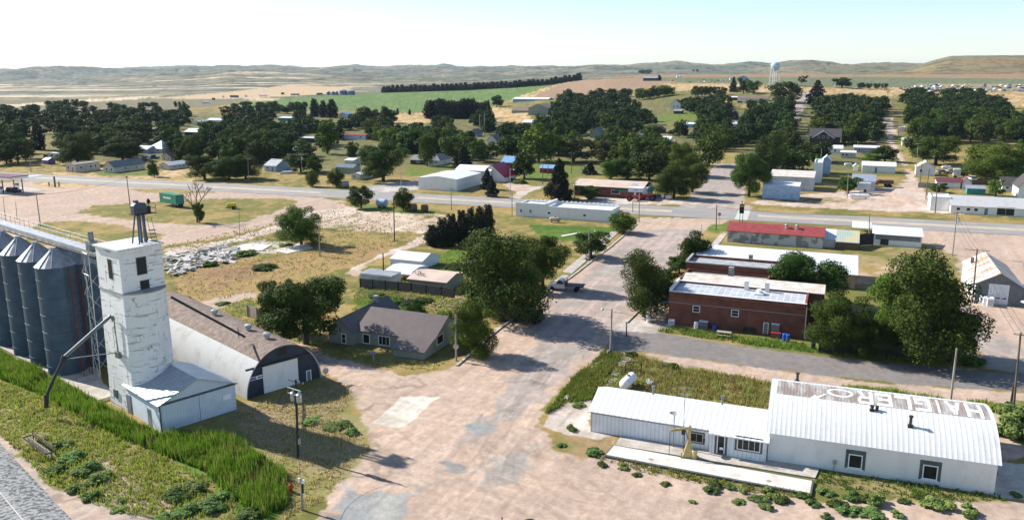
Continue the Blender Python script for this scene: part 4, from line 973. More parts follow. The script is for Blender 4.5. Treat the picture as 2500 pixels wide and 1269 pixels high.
def plant_groves():
    """the largest as trees of their own, the far remainder as one wood"""
    PEND.sort(key=lambda t: -t[0]); free = 296 - NT[0]; rs = np.random.RandomState(4); fars = []
    base = [make_crown(200 + k, 1300, .042, ('broad', 'wide', 'tall')[k % 3], None)[0] for k in range(5)]
    cos_ = []
    for b in base:
        co = np.empty(len(b.vertices) * 3, np.float32); b.vertices.foreach_get('co', co); cos_.append(co.reshape(-1, 3))
    for i, (s, a, grp, g, w, h) in enumerate(PEND):
        if i < free: tree(*a, group=grp, xyz=g); continue
        c = cos_[rs.randint(5)]; t = rs.rand() * 6.28; R = np.array([[math.cos(t), -math.sin(t), 0], [math.sin(t), math.cos(t), 0], [0, 0, 1]])
        fars.append(c @ R.T * np.array([w, w, h]) + np.array([g[0], g[1], g[2] - .3]))
    if fars:
        V = np.concatenate(fars).astype(np.float32); n = len(V) // 4; me = bpy.data.meshes.new('woodland')
        me.vertices.add(n * 4); me.vertices.foreach_set('co', V.ravel()); me.loops.add(n * 4); me.loops.foreach_set('vertex_index', np.arange(n * 4, dtype=np.int32))
        me.polygons.add(n); me.polygons.foreach_set('loop_start', np.arange(0, n * 4, 4, dtype=np.int32)); me.update(calc_edges=True); me.materials.append(MATS['leaf_wood'])
        o = bpy.data.objects.new('woodland', me); COL.objects.link(o); tag(o, 'mass of smaller dark trees filling the far blocks of the town', 'woods', kind='stuff')
# ------------------------------------------------------------------ buildings
class B:
    """a building: origin at the left front foot, local x along the front, y into the depth"""
    def __init__(s, name, label, cat, A, bx, depth, ang=GA, group=None, keep=True, w=None):
        g = ground_at(*A); s.z = g[2]; s.O = Vector((g[0], g[1])); s.ang = ang
        s.cx = Vector((math.cos(ang), math.sin(ang))); s.cy = Vector((-math.sin(ang), math.cos(ang)))
        if w is None:
            # width so that the front's right foot falls on photo column bx
            zc = g[1] * CP + (CAM_H - s.z) * SP; k = (bx - 1250) / FPX
            w = (k * zc - g[0]) / (s.cx.x - k * s.cx.y * CP)
        s.w = w; s.d = depth; s.A = A; s.Y = g[1]
        s.e = thing(name, label, cat, g[0], g[1], s.z, ang, group)
        if keep: KEEP.append((A[0] - 3, A[1] - 18, bx + 6, A[1]))
    def h(s, py): return zat(s.Y, py) - s.z
    def hat(s, lx, ly, py):
        q = s.O + s.cx * lx + s.cy * ly; return zat(q.y, py) - s.z
    def vol(s, h, rise=0, ridge='x', wall='white_paint', roof='white_roof', x=0, y=0, w=None, d=None, over=.3, kind='gable', th=.12, z=0, wname='wall', rname='roof', off=.5):
        w = w or s.w; d = d or s.d; E = s.e
        if kind == 'flat':
            MB().box(x, y, z, x + w, y + d, z + h).build(wname, wall, E)
            pr = MB(); t = .25; ph = rise or .3
            pr.box(x - .03, y - .03, z + h, x + w + .03, y + t, z + h + ph); pr.box(x - .03, y + d - t, z + h, x + w + .03, y + d + .03, z + h + ph)
            pr.box(x - .03, y + t, z + h, x + t, y + d - t, z + h + ph); pr.box(x + w - t, y + t, z + h, x + w + .03, y + d - t, z + h + ph)
            pr.build('parapet', wall, E)
            return MB().box(x + t, y + t, z + h, x + w - t, y + d - t, z + h + .06).build(rname, roof, E)
        if kind == 'slab':
            MB().box(x, y, z, x + w, y + d, z + h).build(wname, wall, E)
            return MB().box(x - over, y - over, z + h, x + w + over, y + d + over, z + h + th).build(rname, roof, E)
        if kind == 'shed':     # rises towards the back
            MB().extrude([(y, z), (y + d, z), (y + d, z + h + rise), (y, z + h)], x, x + w, 'x').build(wname, wall, E)
            k = rise / d
            return MB().extrude([(y - over, z + h - k * over + .02), (y + d + over, z + h + rise + k * over + .02), (y + d + over, z + h + rise + k * over + th), (y - over, z + h - k * over + th)], x - over, x + w + over, 'x').build(rname, roof, E)
        if kind == 'arch':
            n = 22; pts = [(y + q_[0], z + h + q_[1]) for q_ in (arc_pt(d, rise, i / n) for i in range(n + 1))]
            MB().extrude([(y, z)] + pts + [(y + d, z)], x, x + w, 'x').build(wname, wall, E)
            po = [(y + q_[0], z + h + q_[1]) for q_ in (arc_pt(d, rise, -.006 + 1.012 * i / n, th) for i in range(n + 1))]
            return MB().extrude(po + pts[::-1], x - over, x + w + over, 'x').build(rname, roof, E, smooth=False)
        if kind == 'hip':
            MB().box(x, y, z, x + w, y + d, z + h).build(wname, wall, E)
            a, b = x - over, x + w + over; c, e = y - over, y + d + over; m = min(b - a, e - c) / 2 * .98; zz = z + h
            if (b - a) >= (e - c): top = [(a + m, (c + e) / 2 - .02), (b - m, (c + e) / 2 - .02), (b - m, (c + e) / 2 + .02), (a + m, (c + e) / 2 + .02)]
            else: top = [((a + b) / 2 - .02, c + m), ((a + b) / 2 + .02, c + m), ((a + b) / 2 + .02, e - m), ((a + b) / 2 - .02, e - m)]
            vs = [(a, c, zz), (b, c, zz), (b, e, zz), (a, e, zz)] + [(p, q, zz + rise) for p, q in top]
            return MB().add(vs, [(3, 2, 1, 0), (4, 5, 6, 7), (0, 1, 5, 4), (1, 2, 6, 5), (2, 3, 7, 6), (3, 0, 4, 7)]).build(rname, roof, E)
        if ridge == 'x':
            m = y + d * off; MB().extrude([(y, z), (y + d, z), (y + d, z + h), (m, z + h + rise), (y, z + h)], x, x + w, 'x').build(wname, wall, E)
            k = rise / (d * off); k2 = rise / (d * (1 - off))
            po = [(y - over, z + h - k * over + th), (m, z + h + rise + th), (y + d + over, z + h - k2 * over + th), (y + d + over, z + h - k2 * over + .02), (m, z + h + rise + .02), (y - over, z + h - k * over + .02)]
            return MB().extrude(po, x - over, x + w + over, 'x').build(rname, roof, E)
        m = x + w * off; MB().extrude([(x, z), (x + w, z), (x + w, z + h), (m, z + h + rise), (x, z + h)], y, y + d, 'y').build(wname, wall, E)
        k = rise / (w * off); k2 = rise / (w * (1 - off))
        po = [(x - over, z + h - k * over + th), (m, z + h + rise + th), (x + w + over, z + h - k2 * over + th), (x + w + over, z + h - k2 * over + .02), (m, z + h + rise + .02), (x - over, z + h - k * over + .02)]
        return MB().extrude(po, y - over, y + d + over, 'y').build(rname, roof, E)
    def on(s, face, px, py, off=0.0):
        """photo pixel -> (distance along wall, height) on front 'f' (y=off) or right 'r' (x=w+off) or left 'l' (x=off) wall"""
        u = (px - 1250) / FPX; v = (py - 634.5) / FPX; D = Vector((u, CP - v * SP, -(SP + v * CP)))
        C = Vector((-s.O.x, -s.O.y)); d2 = Vector((D.x, D.y))
        ly0, ly1 = C.dot(s.cy), d2.dot(s.cy); lx0, lx1 = C.dot(s.cx), d2.dot(s.cx)
        t = (off - ly0) / ly1 if face == 'f' else (((s.w if face == 'r' else 0) + off) - lx0) / lx1
        return ((lx0 + t * lx1) if face == 'f' else (ly0 + t * ly1), CAM_H + t * D.z - s.z)
    def open(s, face, a, z0, w, h, kind='window', off=0.0, frame='pure_white', pane='window_glass', grid=None, label=None):
        """window or door with frame and pane; a: centre along the wall"""
        fr = MB(); pn = MB(); t = .09 if w > .6 else .06; o0, o1, o2 = .0, .05, .02
        def bx(m, u0, v0, u1, v1, q):
            if face == 'f': m.box(u0, off - q, v0, u1, off, v1)
            elif face == 'r': m.box(s.w + off, u0, v0, s.w + off + q, u1, v1)
            else: m.box(off - q, u0, v0, off, u1, v1)
        x0, x1, z1 = a - w / 2, a + w / 2, z0 + h
        bx(fr, x0, z0, x0 + t, z1, o1); bx(fr, x1 - t, z0, x1, z1, o1); bx(fr, x0 + t, z1 - t, x1 - t, z1, o1)
        if kind == 'window': bx(fr, x0 + t, z0, x1 - t, z0 + t, o1)
        if grid:
            nx, nz = grid
            for i in range(1, nx): q = x0 + (x1 - x0) * i / nx; bx(fr, q - .02, z0 + t, q + .02, z1 - t, .035)
            for i in range(1, nz): q = z0 + h * i / nz; bx(fr, x0 + t, q - .02, x1 - t, q + .02, .033)
        f = fr.build(kind if kind != 'door' else 'door', frame, s.e)
        if label: f['label'] = label
        bx(pn, x0 + t, z0 + (t if kind == 'window' else .01), x1 - t, z1 - t, o2)
        p = pn.build('pane' if kind == 'window' else 'door_leaf', pane, f)
        return f
    def wpx(s, face, x0, y0, x1, y1, kind='window', off=0.0, **k):
        """opening given by its photo rectangle"""
        xm, ym = (x0 + x1) / 2, (y0 + y1) / 2
        a0 = s.on(face, x0, ym, off); a1 = s.on(face, x1, ym, off); t = s.on(face, xm, y0, off); b = s.on(face, xm, y1, off)
        z0 = max(.02, b[1]); return s.open(face, (a0[0] + a1[0]) / 2, z0, abs(a1[0] - a0[0]), max(.4, t[1] - z0), kind, off, **k)
    def wins(s, face, fr, z0=.9, w=1.0, h=1.1, **k):
        L = s.w if face == 'f' else s.d
        for q in fr: s.open(face, L * q, z0, w, h, **k)
    def part(s, mb, name, mat, **k): return mb.build(name, mat, s.e, **k)

def arc_pt(d, rise, t, lift=0.0):
    """circular arch over a span d"""
    R = (d * d / 4 + rise * rise) / (2 * rise); a = math.asin(min(1, d / 2 / R)); q_ = -a + 2 * a * t
    return (d / 2 + (R + lift) * math.sin(q_), rise - R + (R + lift) * math.cos(q_))
# ---- white shop with the long low roof (lower right)
b = B('shop_building', 'long low white ribbed shop with open slab in front, joined to the arched hall', 'shop', (1442, 1052), 1871, 7.0)
b.vol(2.3, 1.25, 'x', 'white_siding', 'white_roof', over=.25); W = b.w
xr = b.on('f', 1734, 1090)[0]
MB().box(xr, -.7, 0, W - .05, -.0, 2.22).build('wall', 'white_siding', b.e)
MB().extrude([(-1.0, 2.28), (.0, 2.46), (.0, 2.36), (-1.0, 2.18)], xr - .1, W + .2, 'x').build('roof', 'white_roof', b.e).location.z = .02
def surround(x0, y0, x1, y1, off):
    p_, q_ = b.on('f', x0, y0, off), b.on('f', x1, y1, off); p2, q2 = b.on('f', (x0 + x1) / 2, y0, off), b.on('f', (x0 + x1) / 2, y1, off)
    MB().box(p_[0] - .12, off - .03, max(.03, q2[1] - .12), q_[0] + .12, off, p2[1] + .12).build('window_surround', 'trim_dark', b.e)
surround(1684, 1056, 1717, 1079, 0.0); surround(1749, 1061, 1771, 1106, -.7); surround(1798, 1069, 1858, 1100, -.7)
b.wpx('f', 1684, 1056, 1717, 1079, off=-.031, frame='galv_plain', grid=(2, 1))
b.wpx('f', 1750, 1062, 1770, 1106, 'door', off=-.731, pane='window_glass')
MB().box(b.on('f', 1760, 1095)[0] - .05, -.765, .7, b.on('f', 1760, 1095)[0] + .3, -.752, .95).build('notice', 'pure_white', b.e)
b.wpx('f', 1799, 1070, 1857, 1100, off=-.731, grid=(4, 1))
b.part(MB().box(.0, -.035, 2.05, xr, .0, 2.28), 'fascia', 'shingle_grey')
b.part(MB().box(.0, -.03, 0, .12, 0, 2.05), 'corner_trim', 'galv_plain')
for px, py, top in ((1578, 962, 946), (1751, 989, 972)):
    lx = (px - 1442) / 429 * W; m = MB().tube((lx, 4.0, 3.2), (lx, 4.0, 4.3), .11, n=10).tube((lx, 4.0, 4.3), (lx, 4.0, 4.5), .17, n=10); b.part(m, 'flue', 'grey_steel')
b.part(MB().box(xr - .75, -.08, .9, xr - .55, -.04, 1.25), 'mailbox', 'black')
# ---- arched hall with the roof lettering
b = B('arched_hall', 'large white arched metal hall with HAIGLER lettered on its roof', 'hall', (1873, 1124), 2426, 13.0, ang=math.radians(-20.0))
b.vol(2.95, 2.5, kind='arch', wall='white_paint', roof='white_ribbed', over=.3, th=.1); W = b.w
def archp(sx, a, lift):
    """point of the hall roof: sx metres along, angle a from the front eave"""
    q_ = arc_pt(13.0, 2.5, a / math.pi, .1 + lift); return (sx, q_[0], 2.95 + q_[1])
def arch_sheet(poly, lift, name, mat, parent, nx=10, na=8):
    """poly: list of quads in (along, angle)"""
    m = MB()
    for q in poly:
        for i in range(nx):
            for j in range(na):
                def P(u, v):
                    x = (q[0][0] * (1 - u) + q[1][0] * u) * (1 - v) + (q[3][0] * (1 - u) + q[2][0] * u) * v
                    a = (q[0][1] * (1 - u) + q[1][1] * u) * (1 - v) + (q[3][1] * (1 - u) + q[2][1] * u) * v
                    return archp(x, a, lift)
                m.add([P(i / nx, j / na), P((i + 1) / nx, j / na), P((i + 1) / nx, (j + 1) / na), P(i / nx, (j + 1) / na)], [(0, 1, 2, 3)])
    return m.build(name, mat, parent)
A0, A1 = 1.13, 1.86
mk('faded_band', (.27, .215, .185), (.50, .50, .48), scale=.8, lo=.42, hi=.66, stripes=(0, .3, .2), rough=.7, stretch=(1.6, .4, .4))
arch_sheet([[(W - .1, A0), (.3, A0), (.3, A1 + .08), (W - .1, A1 + .08)]], .012, 'weathered_band', 'faded_band', b.e, 40, 8)
def strokes(cells): return cells
LET = {  # letters read from the far side: drawn in a 1 x 1 cell, strokes as quads
 'H': [((0, 0), (.22, 0), (.22, 1), (0, 1)), ((.78, 0), (1, 0), (1, 1), (.78, 1)), ((.22, .42), (.78, .42), (.78, .6), (.22, .6))],
 'A': [((0, 0), (.24, 0), (.6, 1), (.4, 1)), ((.76, 0), (1, 0), (.6, 1), (.4, 1)), ((.22, .28), (.78, .28), (.72, .44), (.28, .44))],
 'I': [((.35, 0), (.65, 0), (.65, 1), (.35, 1))],
 'G': [((0, 0), (.22, 0), (.22, 1), (0, 1)), ((.22, .82), (1, .82), (1, 1), (.22, 1)), ((.22, 0), (1, 0), (1, .18), (.22, .18)), ((.8, .18), (1, .18), (1, .52), (.8, .52)), ((.5, .38), (.8, .38), (.8, .52), (.5, .52))],
 'L': [((0, 0), (.24, 0), (.24, 1), (0, 1)), ((.24, 0), (1, 0), (1, .2), (.24, .2))],
 'E': [((0, 0), (.22, 0), (.22, 1), (0, 1)), ((.22, .82), (1, .82), (1, 1), (.22, 1)), ((.22, .42), (.85, .42), (.85, .58), (.22, .58)), ((.22, 0), (1, 0), (1, .18), (.22, .18))],
 'R': [((0, 0), (.22, 0), (.22, 1), (0, 1)), ((.22, .82), (.9, .82), (.9, 1), (.22, 1)), ((.22, .42), (.9, .42), (.9, .58), (.22, .58)), ((.78, .58), (1, .58), (1, .9), (.78, .9)), ((.5, .42), (.74, .42), (1, 0), (.76, 0))]}
cw = 1.42; x = W - .55
for ch in 'HAIGLER':
    cwi = cw * (.5 if ch == 'I' else 1)
    qs = []
    for q in LET[ch]: qs.append([(x - u * cwi, A1 - .04 - (A1 - .04 - A0) * (.97 * v ** .78)) for u, v in q])     # text is turned half round
    arch_sheet(qs, .03, 'letter', 'pure_white', b.e, 3, 7); x -= cwi + .30
xo = x - 1.3
ring = []
for i in range(24):
    t0, t1 = 2 * math.pi * i / 24, 2 * math.pi * (i + 1) / 24; am = (A0 + A1) / 2 + .03; ra_ = .22
    ring.append([(xo + 1.25 * math.cos(t0), am + ra_ * math.sin(t0)), (xo + 1.25 * math.cos(t1), am + ra_ * math.sin(t1)), (xo + .98 * math.cos(t1), am + ra_ * .72 * math.sin(t1)), (xo + .98 * math.cos(t0), am + ra_ * .72 * math.sin(t0))])
arch_sheet(ring, .03, 'painted_ring', 'pure_white', b.e, 1, 2)
xa = xo - 1.5
arch_sheet([[(xa, A0 + .22), (xa + .35, A0 + .28), (xa - .5, A0 + .02), (xa - .8, A0 + .06)], [(xa - 1.35, A0 - .03), (xa - .35, A0 - .05), (xa - .6, A0 + .02), (xa - .9, A0 + .14)]], .03, 'painted_arrow', 'pure_white', b.e, 3, 3)
for r_ in ((2066, 1091, 2113, 1136), (2247, 1117, 2298, 1166)):
    a0 = b.on('f', r_[0], r_[1] + 20)[0]; a1 = b.on('f', r_[2], r_[1] + 20)[0]
    MB().box(a0 - .05, -.03, .5, a1 + .05, 0, 2.42).build('window_surround', 'trim_dark', b.e)
    b.open('f', (a0 + a1) / 2, .6, (a1 - a0) * .74, 1.4, off=-.031); b.part(MB().box((a0 + a1) / 2 - .75, -.2, .5, (a0 + a1) / 2 + .75, -.032, .58), 'sill', 'pure_white')
for (lx, ang_, hh) in ((b.on('f', 2130, 1080)[0] + 0, .95, .35), (b.on('f', 2224, 1100)[0], .62, .9), (2.2, 2.3, .8)):
    p = archp(lx, ang_, 0); m = MB().tube(p, (p[0], p[1], p[2] + hh), .13, n=10).tube((p[0], p[1], p[2] + hh), (p[0], p[1], p[2] + hh + .15), .2, n=10)
    if hh < .5: m.tube((p[0] + .45, p[1] + .1, p[2]), (p[0] + .45, p[1] + .1, p[2] + .5), .15, n=8)
    m.box(p[0] - .22, p[1] - .22, p[2] - .12, p[0] + .22, p[1] + .22, p[2] + .12); b.part(m, 'vent_pipe', 'dark_steel')
ma = b.on('f', 2033, 1125)[0]; b.part(MB().box(ma, -.16, .75, ma + .35, 0, 1.15).tube((ma + .15, -.06, .1), (ma + .15, -.06, .75), .03), 'meter_box', 'galv_plain')

# ---- grey house with the ribbed brown roof
b = B('cottage', 'grey sided house with ribbed brown metal roof on the street corner', 'house', (804, 835), 862, 12.5)
hh = b.h(801); b.vol(hh, 1.6, 'y', 'gray_siding', 'brown_metal', over=.35)
wl_ = b.w; hx = b.on('f', 1036, 872, -1.2)[0]
MX1 = b.on('f', 1036, 868, -1.4)[0]; gx0 = b.on('f', 962, 850, -1.4)[0]
b.vol(hh - .1, 2.1, 'x', 'gray_siding', 'brown_metal', x=wl_ + .02, y=1.2, w=MX1 - wl_ - .02, d=8.5, over=.3, wname='main_wall', rname='main_roof')
k = 2.1 / 4.25
MB().extrude([(-1.6, 0), (1.2, 0), (1.2, hh - .15), (-1.6, hh - .1 - 2.8 * k * .62)], gx0, MX1 - .02, 'x').build('garage_wall', 'gray_siding', b.e)
MB().extrude([(-1.95, hh - .1 - 3.15 * k * .6 + .0), (1.0, hh - .02), (1.0, hh + .08), (-1.95, hh - 3.15 * k * .6 + .02)], gx0 - .3, MX1 + .3, 'x').build('garage_roof', 'brown_metal', b.e)
b.wpx('f', 834, 814, 845, 838, grid=(1, 2)); b.wpx('f', 886, 815, 903, 838, off=1.2); b.wpx('f', 924, 820, 952, 843, off=1.2, grid=(3, 1))
s_ = b.w; b.w = MX1; b.open('r', 3.2, .8, 2.0, 1.3); b.w = s_
b.part(MB().box(wl_ * .5 - .4, 9.3, hh + .6, wl_ * .5 + .3, 10.0, hh + 2.5), 'chimney', 'concrete_grey')
# ---- rust-topped arched warehouse
b = B('quonset_warehouse', 'long half round steel warehouse with rusty crown and navy front wall', 'warehouse', (600, 974), 783, 34, ang=math.radians(45))
R_ = b.w / 2; D_ = 34; n = 30
def hoop(rr, zs=1.0, a0=0, a1=math.pi): return [(R_ - rr * math.cos(a0 + (a1 - a0) * i / n), rr * zs * math.sin(a0 + (a1 - a0) * i / n)) for i in range(n + 1)]
ZS = 1.08
MB().extrude(hoop(R_ - .15, ZS), .0, .2, 'y').build('front_wall', 'navy_metal', b.e)
MB().extrude(hoop(R_ - .15, ZS), D_ - .2, D_, 'y').build('back_wall', 'navy_metal', b.e)
mk('quonset_low', (.42, .43, .43), (.33, .30, .27), scale=.5, lo=.5, hi=.75, stripes=(1, .5, .12), rough=.8)
mk('quonset_rust', (.16, .11, .085), (.27, .22, .19), scale=1.6, lo=.38, hi=.7, stripes=(1, .5, .2), rough=.85, var=.3, bscale=4)
for nm, a0, a1, mt in (('lower_sheeting', 0, .88, 'quonset_low'), ('crown_sheeting', .88, 2.26, 'quonset_rust'), ('far_sheeting', 2.26, math.pi, 'quonset_low')):
    o_ = hoop(R_, ZS, a0, a1); i_ = hoop(R_ - .12, ZS, a0, a1); MB().extrude(o_ + i_[::-1], -.25, D_ + .25, 'y').build(nm, mt, b.e)
def qp(s, face='f', *r, **k): return b.wpx(face, *r, **k)
da = b.on('f', 643, 940)[0]; db = b.on('f', 728, 925)[0]
b.part(MB().box(da, -.12, .05, db, -.01, 3.35), 'sliding_door', 'white_paint'); b.part(MB().box(.2, -.22, 3.4, R_ * 2 - .2, -.0, 3.6), 'door_track', 'dark_steel')
b.part(MB().box(R_ - .55, -.06, 4.15, R_ + .55, 0, 5.0), 'vent_opening', 'black'); b.wpx('f', 748, 903, 760, 937, 'door', pane='window_pale')
sg = MB().box(.5, -.08, 2.05, 2.4, -.02, 2.45).build('sign_board', 'pure_white', b.e); MB().box(.56, -.09, 2.1, 1.45, -.081, 2.4).build('sign_panel', 'purple_sign', sg); MB().box(1.6, -.09, 2.17, 2.05, -.081, 2.33).build('sign_panel', 'black', sg); MB().box(2.12, -.09, 2.15, 2.3, -.081, 2.35).build('sign_panel', 'dark_steel', sg)
for yy in (3.5, 8.2, 17.5):
    m = MB().tube((R_, yy, R_ * ZS - .1), (R_, yy, R_ * ZS + .35), .3, n=12).lathe([(.42, R_ * ZS + .35), (.48, R_ * ZS + .5), (.42, R_ * ZS + .7), (.1, R_ * ZS + .8)], (R_, yy, 0), 14); b.part(m, 'roof_ventilator', 'galv_plain')
QW = b
# ---- white gabled shed against the elevator
b = B('gabled_shed', 'pale ribbed metal shed with gable and sliding doors leaning on the white elevator', 'shed', (395, 1057), 578, 8.5, ang=math.radians(47))
hs_ = b.h(989); b.vol(hs_, 1.7, 'y', 'shed_siding_x', 'shed_roof', over=.3); W = b.w
b.part(MB().box(.25, -.10, .05, W * .5 - .04, -.02, hs_ - .15), 'sliding_door', 'shed_siding_x'); b.part(MB().box(W * .5 + .04, -.10, .05, W - .25, -.02, hs_ - .15), 'sliding_door', 'shed_siding_x')
b.part(MB().box(-.1, -.16, hs_ - .12, W + .1, 0, hs_ + .08), 'door_track', 'trim_dark')
b.part(MB().box(W * .82, -.13, hs_ * .5, W * .93, -.105, hs_ * .5 + .55), 'notice', 'pure_white')
b.part(MB().box(-.03, 2.2, 0, 0, 3.1, 2.0), 'side_door', 'window_pale'); b.part(MB().box(-.02, -.02, 0, .12, .1, hs_), 'corner_trim', 'trim_dark')

# ---- grain elevator
ex, ey = -41.85, 85.05; ang = math.radians(53)
el = thing('grain_elevator', 'tall peeling white grain elevator with square head house on a round ended shaft', 'grain elevator', ex, ey, 0, ang)
# local x runs along the right hand face (away to the right), local y to the left face's far side
S = 4.9; zl = 13.7; zt = 18.6; cap = 1.35
def stadium(g, off=0):
    n = 14; Rr = ((S / 2) ** 2 + g * g) / (2 * g); a = math.asin((S / 2) / Rr); pts = []
    for i in range(n + 1): t = -a + 2 * a * i / n; pts.append((S / 2 + Rr * math.sin(t), -(Rr * math.cos(t) - Rr + g)))
    for i in range(n + 1): t = a - 2 * a * i / n; pts.append((S / 2 + Rr * math.sin(t), S + (Rr * math.cos(t) - Rr + g)))
    return pts
body = MB(); p0 = stadium(cap + .25); p1 = stadium(cap)
def taper(pl, f): return [((x - S / 2) * f + S / 2, (y - S / 2) * f + S / 2) for x, y in pl]
b0, b1 = taper(p1, 1.07), p1; n = len(b0)
body.add([(x, y, 0) for x, y in b0] + [(x, y, zl) for x, y in b1], [(i, (i + 1) % n, n + (i + 1) % n, n + i) for i in range(n)] + [tuple(range(n - 1, -1, -1)), tuple(range(n, 2 * n))])
body.build('shaft', 'elevator_paint', el)
MB().extrude(taper(p1, 1.035), zl + .003, zl + .16, 'z').build('ledge', 'concrete_grey', el)
MB().box(0, 0, zl + .16, S, S, zt - .1).build('head_house', 'elevator_paint', el)
MB().box(-.22, -.22, zt - .1, S + .22, S + .22, zt + .08).build('roof', 'white_ribbed', el)
for (x0, z0, x1, z1) in ((1.9, 15.6, 2.9, 17.4), (2.1, 13.95, 3.0, 14.8)):
    f = MB().box(x0 - .08, -.04, z0 - .08, x1 + .08, 0, z1 + .08).build('window', 'trim_dark', el); MB().box(x0, -.06, z0, x1, -.041, z1).build('pane', 'black', f)
f = MB().box(-.04, 1.7, 15.2, 0, 2.5, 17.4).build('window', 'trim_dark', el); MB().box(-.06, 1.78, 15.3, -.041, 2.42, 17.3).build('pane', 'black', f)
MB().box(-.28, .3, 0, -.05, 1.2, 2.2).build('door', 'shingle_grey', el)
MB().box(-.28, 3.2, 1.2, -.1, 4.0, 2.1).build('window', 'trim_dark', el)
# elevator leg head and its tower
lg = thing('leg_head', 'grey bucket elevator head on steel legs above the elevator roof', 'elevator head', *(Vector((ex, ey)) + Vector((math.cos(ang), math.sin(ang))) * 3.6 + Vector((-math.sin(ang), math.cos(ang))) * 1.6), zt + .08, ang); lg.scale = (.78, .78, 1.02)
m = MB(); m.box(-.25, -.25, 0, .05, .15, 3.3); m.box(.35, -.25, 0, .65, .15, 3.3)
m .build('trunking', 'leg_dark', lg)
m = MB(); m.tube((-1.1, .6, 0), (-.5, .2, 3.3), .11).tube((-.9, -.9, 0), (-.5, -.3, 3.3), .09).tube((1.2, .6, 0), (.6, .2, 3.1), .09); m.build('leg', 'leg_dark', lg)
m = MB().extrude([(-.95, 3.2), (.9, 3.2), (1.0, 3.9), (.75, 4.35), (-.5, 4.45), (-1.0, 4.1)], -.45, .45, 'y').box(-.6, -.3, 4.4, -.1, .3, 4.65); m.build('head_casing', 'leg_dark', lg)
m = MB().box(-1.1, -.9, 3.1, 2.0, .9, 3.18)
for (x, y) in ((-1.1, -.9), (2, -.9), (2, .9), (.6, -.9)): m.tube((x, y, 3.1), (x, y, 4.2), .03)
for z in (3.7, 4.2): m.path([(-1.1, -.9, z), (2, -.9, z), (2, .9, z)], .025)
m.build('platform', 'dark_steel', lg)
MB().box(1.1, -.3, 3.2, 1.6, .3, 3.9).lathe([(.22, 0), (.3, .2), (.1, .5)], (1.85, .6, 4.1), 8).build('motor', 'black', lg)
m = MB()
for z in np.arange(0, 1.6, .4): m.box(1.2, -.5, z, 2.0, .3, z + .05)
m.tube((1.2, -.5, 0), (.9, -.3, 2.6), .03).tube((2, -.5, 0), (1.5, -.3, 2.6), .03); m.build('stair', 'dark_steel', lg)
# loading spout hanging on the front-left face
sp = thing('loading_spout', 'jointed dark loading spout reaching from the elevator over the tall weeds', 'loading spout', ex, ey, 0, ang)
m = MB().path([(-.3, 2.0, 10.6), (-.5, 2.0, 11.2), (-.8, 2.2, 10.9)], .2, 8).path([(-.8, 2.2, 10.9), (-3.4, 4.6, 7.9), (-4.4, 5.6, 6.7)], .2, 8); m.build('upper_pipe', 'grey_steel', sp)
m = MB().path([(-4.4, 5.6, 6.7), (-5.6, 6.4, 4.0), (-6.2, 6.9, 2.4)], .16, 8).tube((-4.3, 5.5, 6.9), (-4.5, 5.7, 6.3), .32, n=8).tube((-6.15, 6.8, 2.7), (-6.3, 6.95, 1.2), .25, n=8); m.build('lower_pipe', 'dark_steel', sp)
m = MB().tube((-.25, 2.0, 10.5), (-.3, 1.9, 6.6), .06).tube((-.5, 1.6, 10.2), (-.35, 1.6, 6.7), .06).tube((-.2, 1.9, 6.9), (-4.3, 5.5, 6.5), .06).box(-.45, 1.5, 6.3, -.15, 2.3, 7.0); m.build('bracket', 'grey_steel', sp)
cb_ = thing('transfer_pipe', 'long dark transfer pipe running from the elevator to the warehouse crown', 'pipe', *at(430, 745, 0), 0, 0)
pa = Vector((*at(418, 725, 12.5), 12.5)); pb = Vector((*at(598, 822, 5.9), 5.9)); o_ = Vector(cb_.location)
MB().tube(pa - o_, pb - o_, .14, n=8).build('pipe', 'dark_steel', cb_); MB().tube(pb - o_ + Vector((-.9, .5, 0)), pb - o_ + Vector((-1.1, .9, .9)), .05).tube(pb - o_ + Vector((-.8, .1, 0)), pb - o_ + Vector((-1.1, .9, .9)), .05).build('stand', 'dark_steel', cb_)

# ---- steel bins
DIRX, DIRY = math.cos(RA), math.sin(RA)
def bin_(px, py, dia, h, label, mat='bin_steel'):
    x, y = at(px, py)
    e = thing('grain_bin', label, 'grain bin', x, y, .35, 0, 'steel grain bins beside the elevator')
    MB().lathe([(dia / 2, 0), (dia / 2, h)], n=36).build('shell', mat, e, smooth=False)
    MB().lathe([(dia / 2 + .12, h - .02), (.35, h + 1.9), (.3, h + 2.15)], n=20).build('cone_roof', 'cone_steel', e)
    m = MB()
    for k in range(10):
        t = 2 * math.pi * k / 10; m.tube(((dia / 2 + .1) * math.cos(t), (dia / 2 + .1) * math.sin(t), h + .04), (.35 * math.cos(t), .35 * math.sin(t), h + 1.96), .035, n=4)
    m.build('roof_rib', 'galv_plain', e)
    m = MB()
    for z in np.arange(1, h, 2.2): m.lathe([(dia / 2 + .02, z), (dia / 2 + .05, z + .04), (dia / 2 + .02, z + .08)], n=36)
    m.build('hoop', 'bin_steel', e)
    return e
zt_ = zat(at(160, 900)[1], 640) - .35
for i, (px, py) in enumerate(((168, 908), (124, 885), (82, 862), (42, 840), (4, 818))):
    bin_(px, py, 4.5, zt_, 'slim dark blue steel grain bin, %s of the front row counted from the elevator' % ORD[i])
bin_(236, 885, 4.5, zt_ - .3, 'darkest grain bin in the back row behind the catwalk tower nearest the elevator')
bin_(196, 864, 4.5, zt_ - .3, 'darkest grain bin in the back row, one farther from the elevator') 
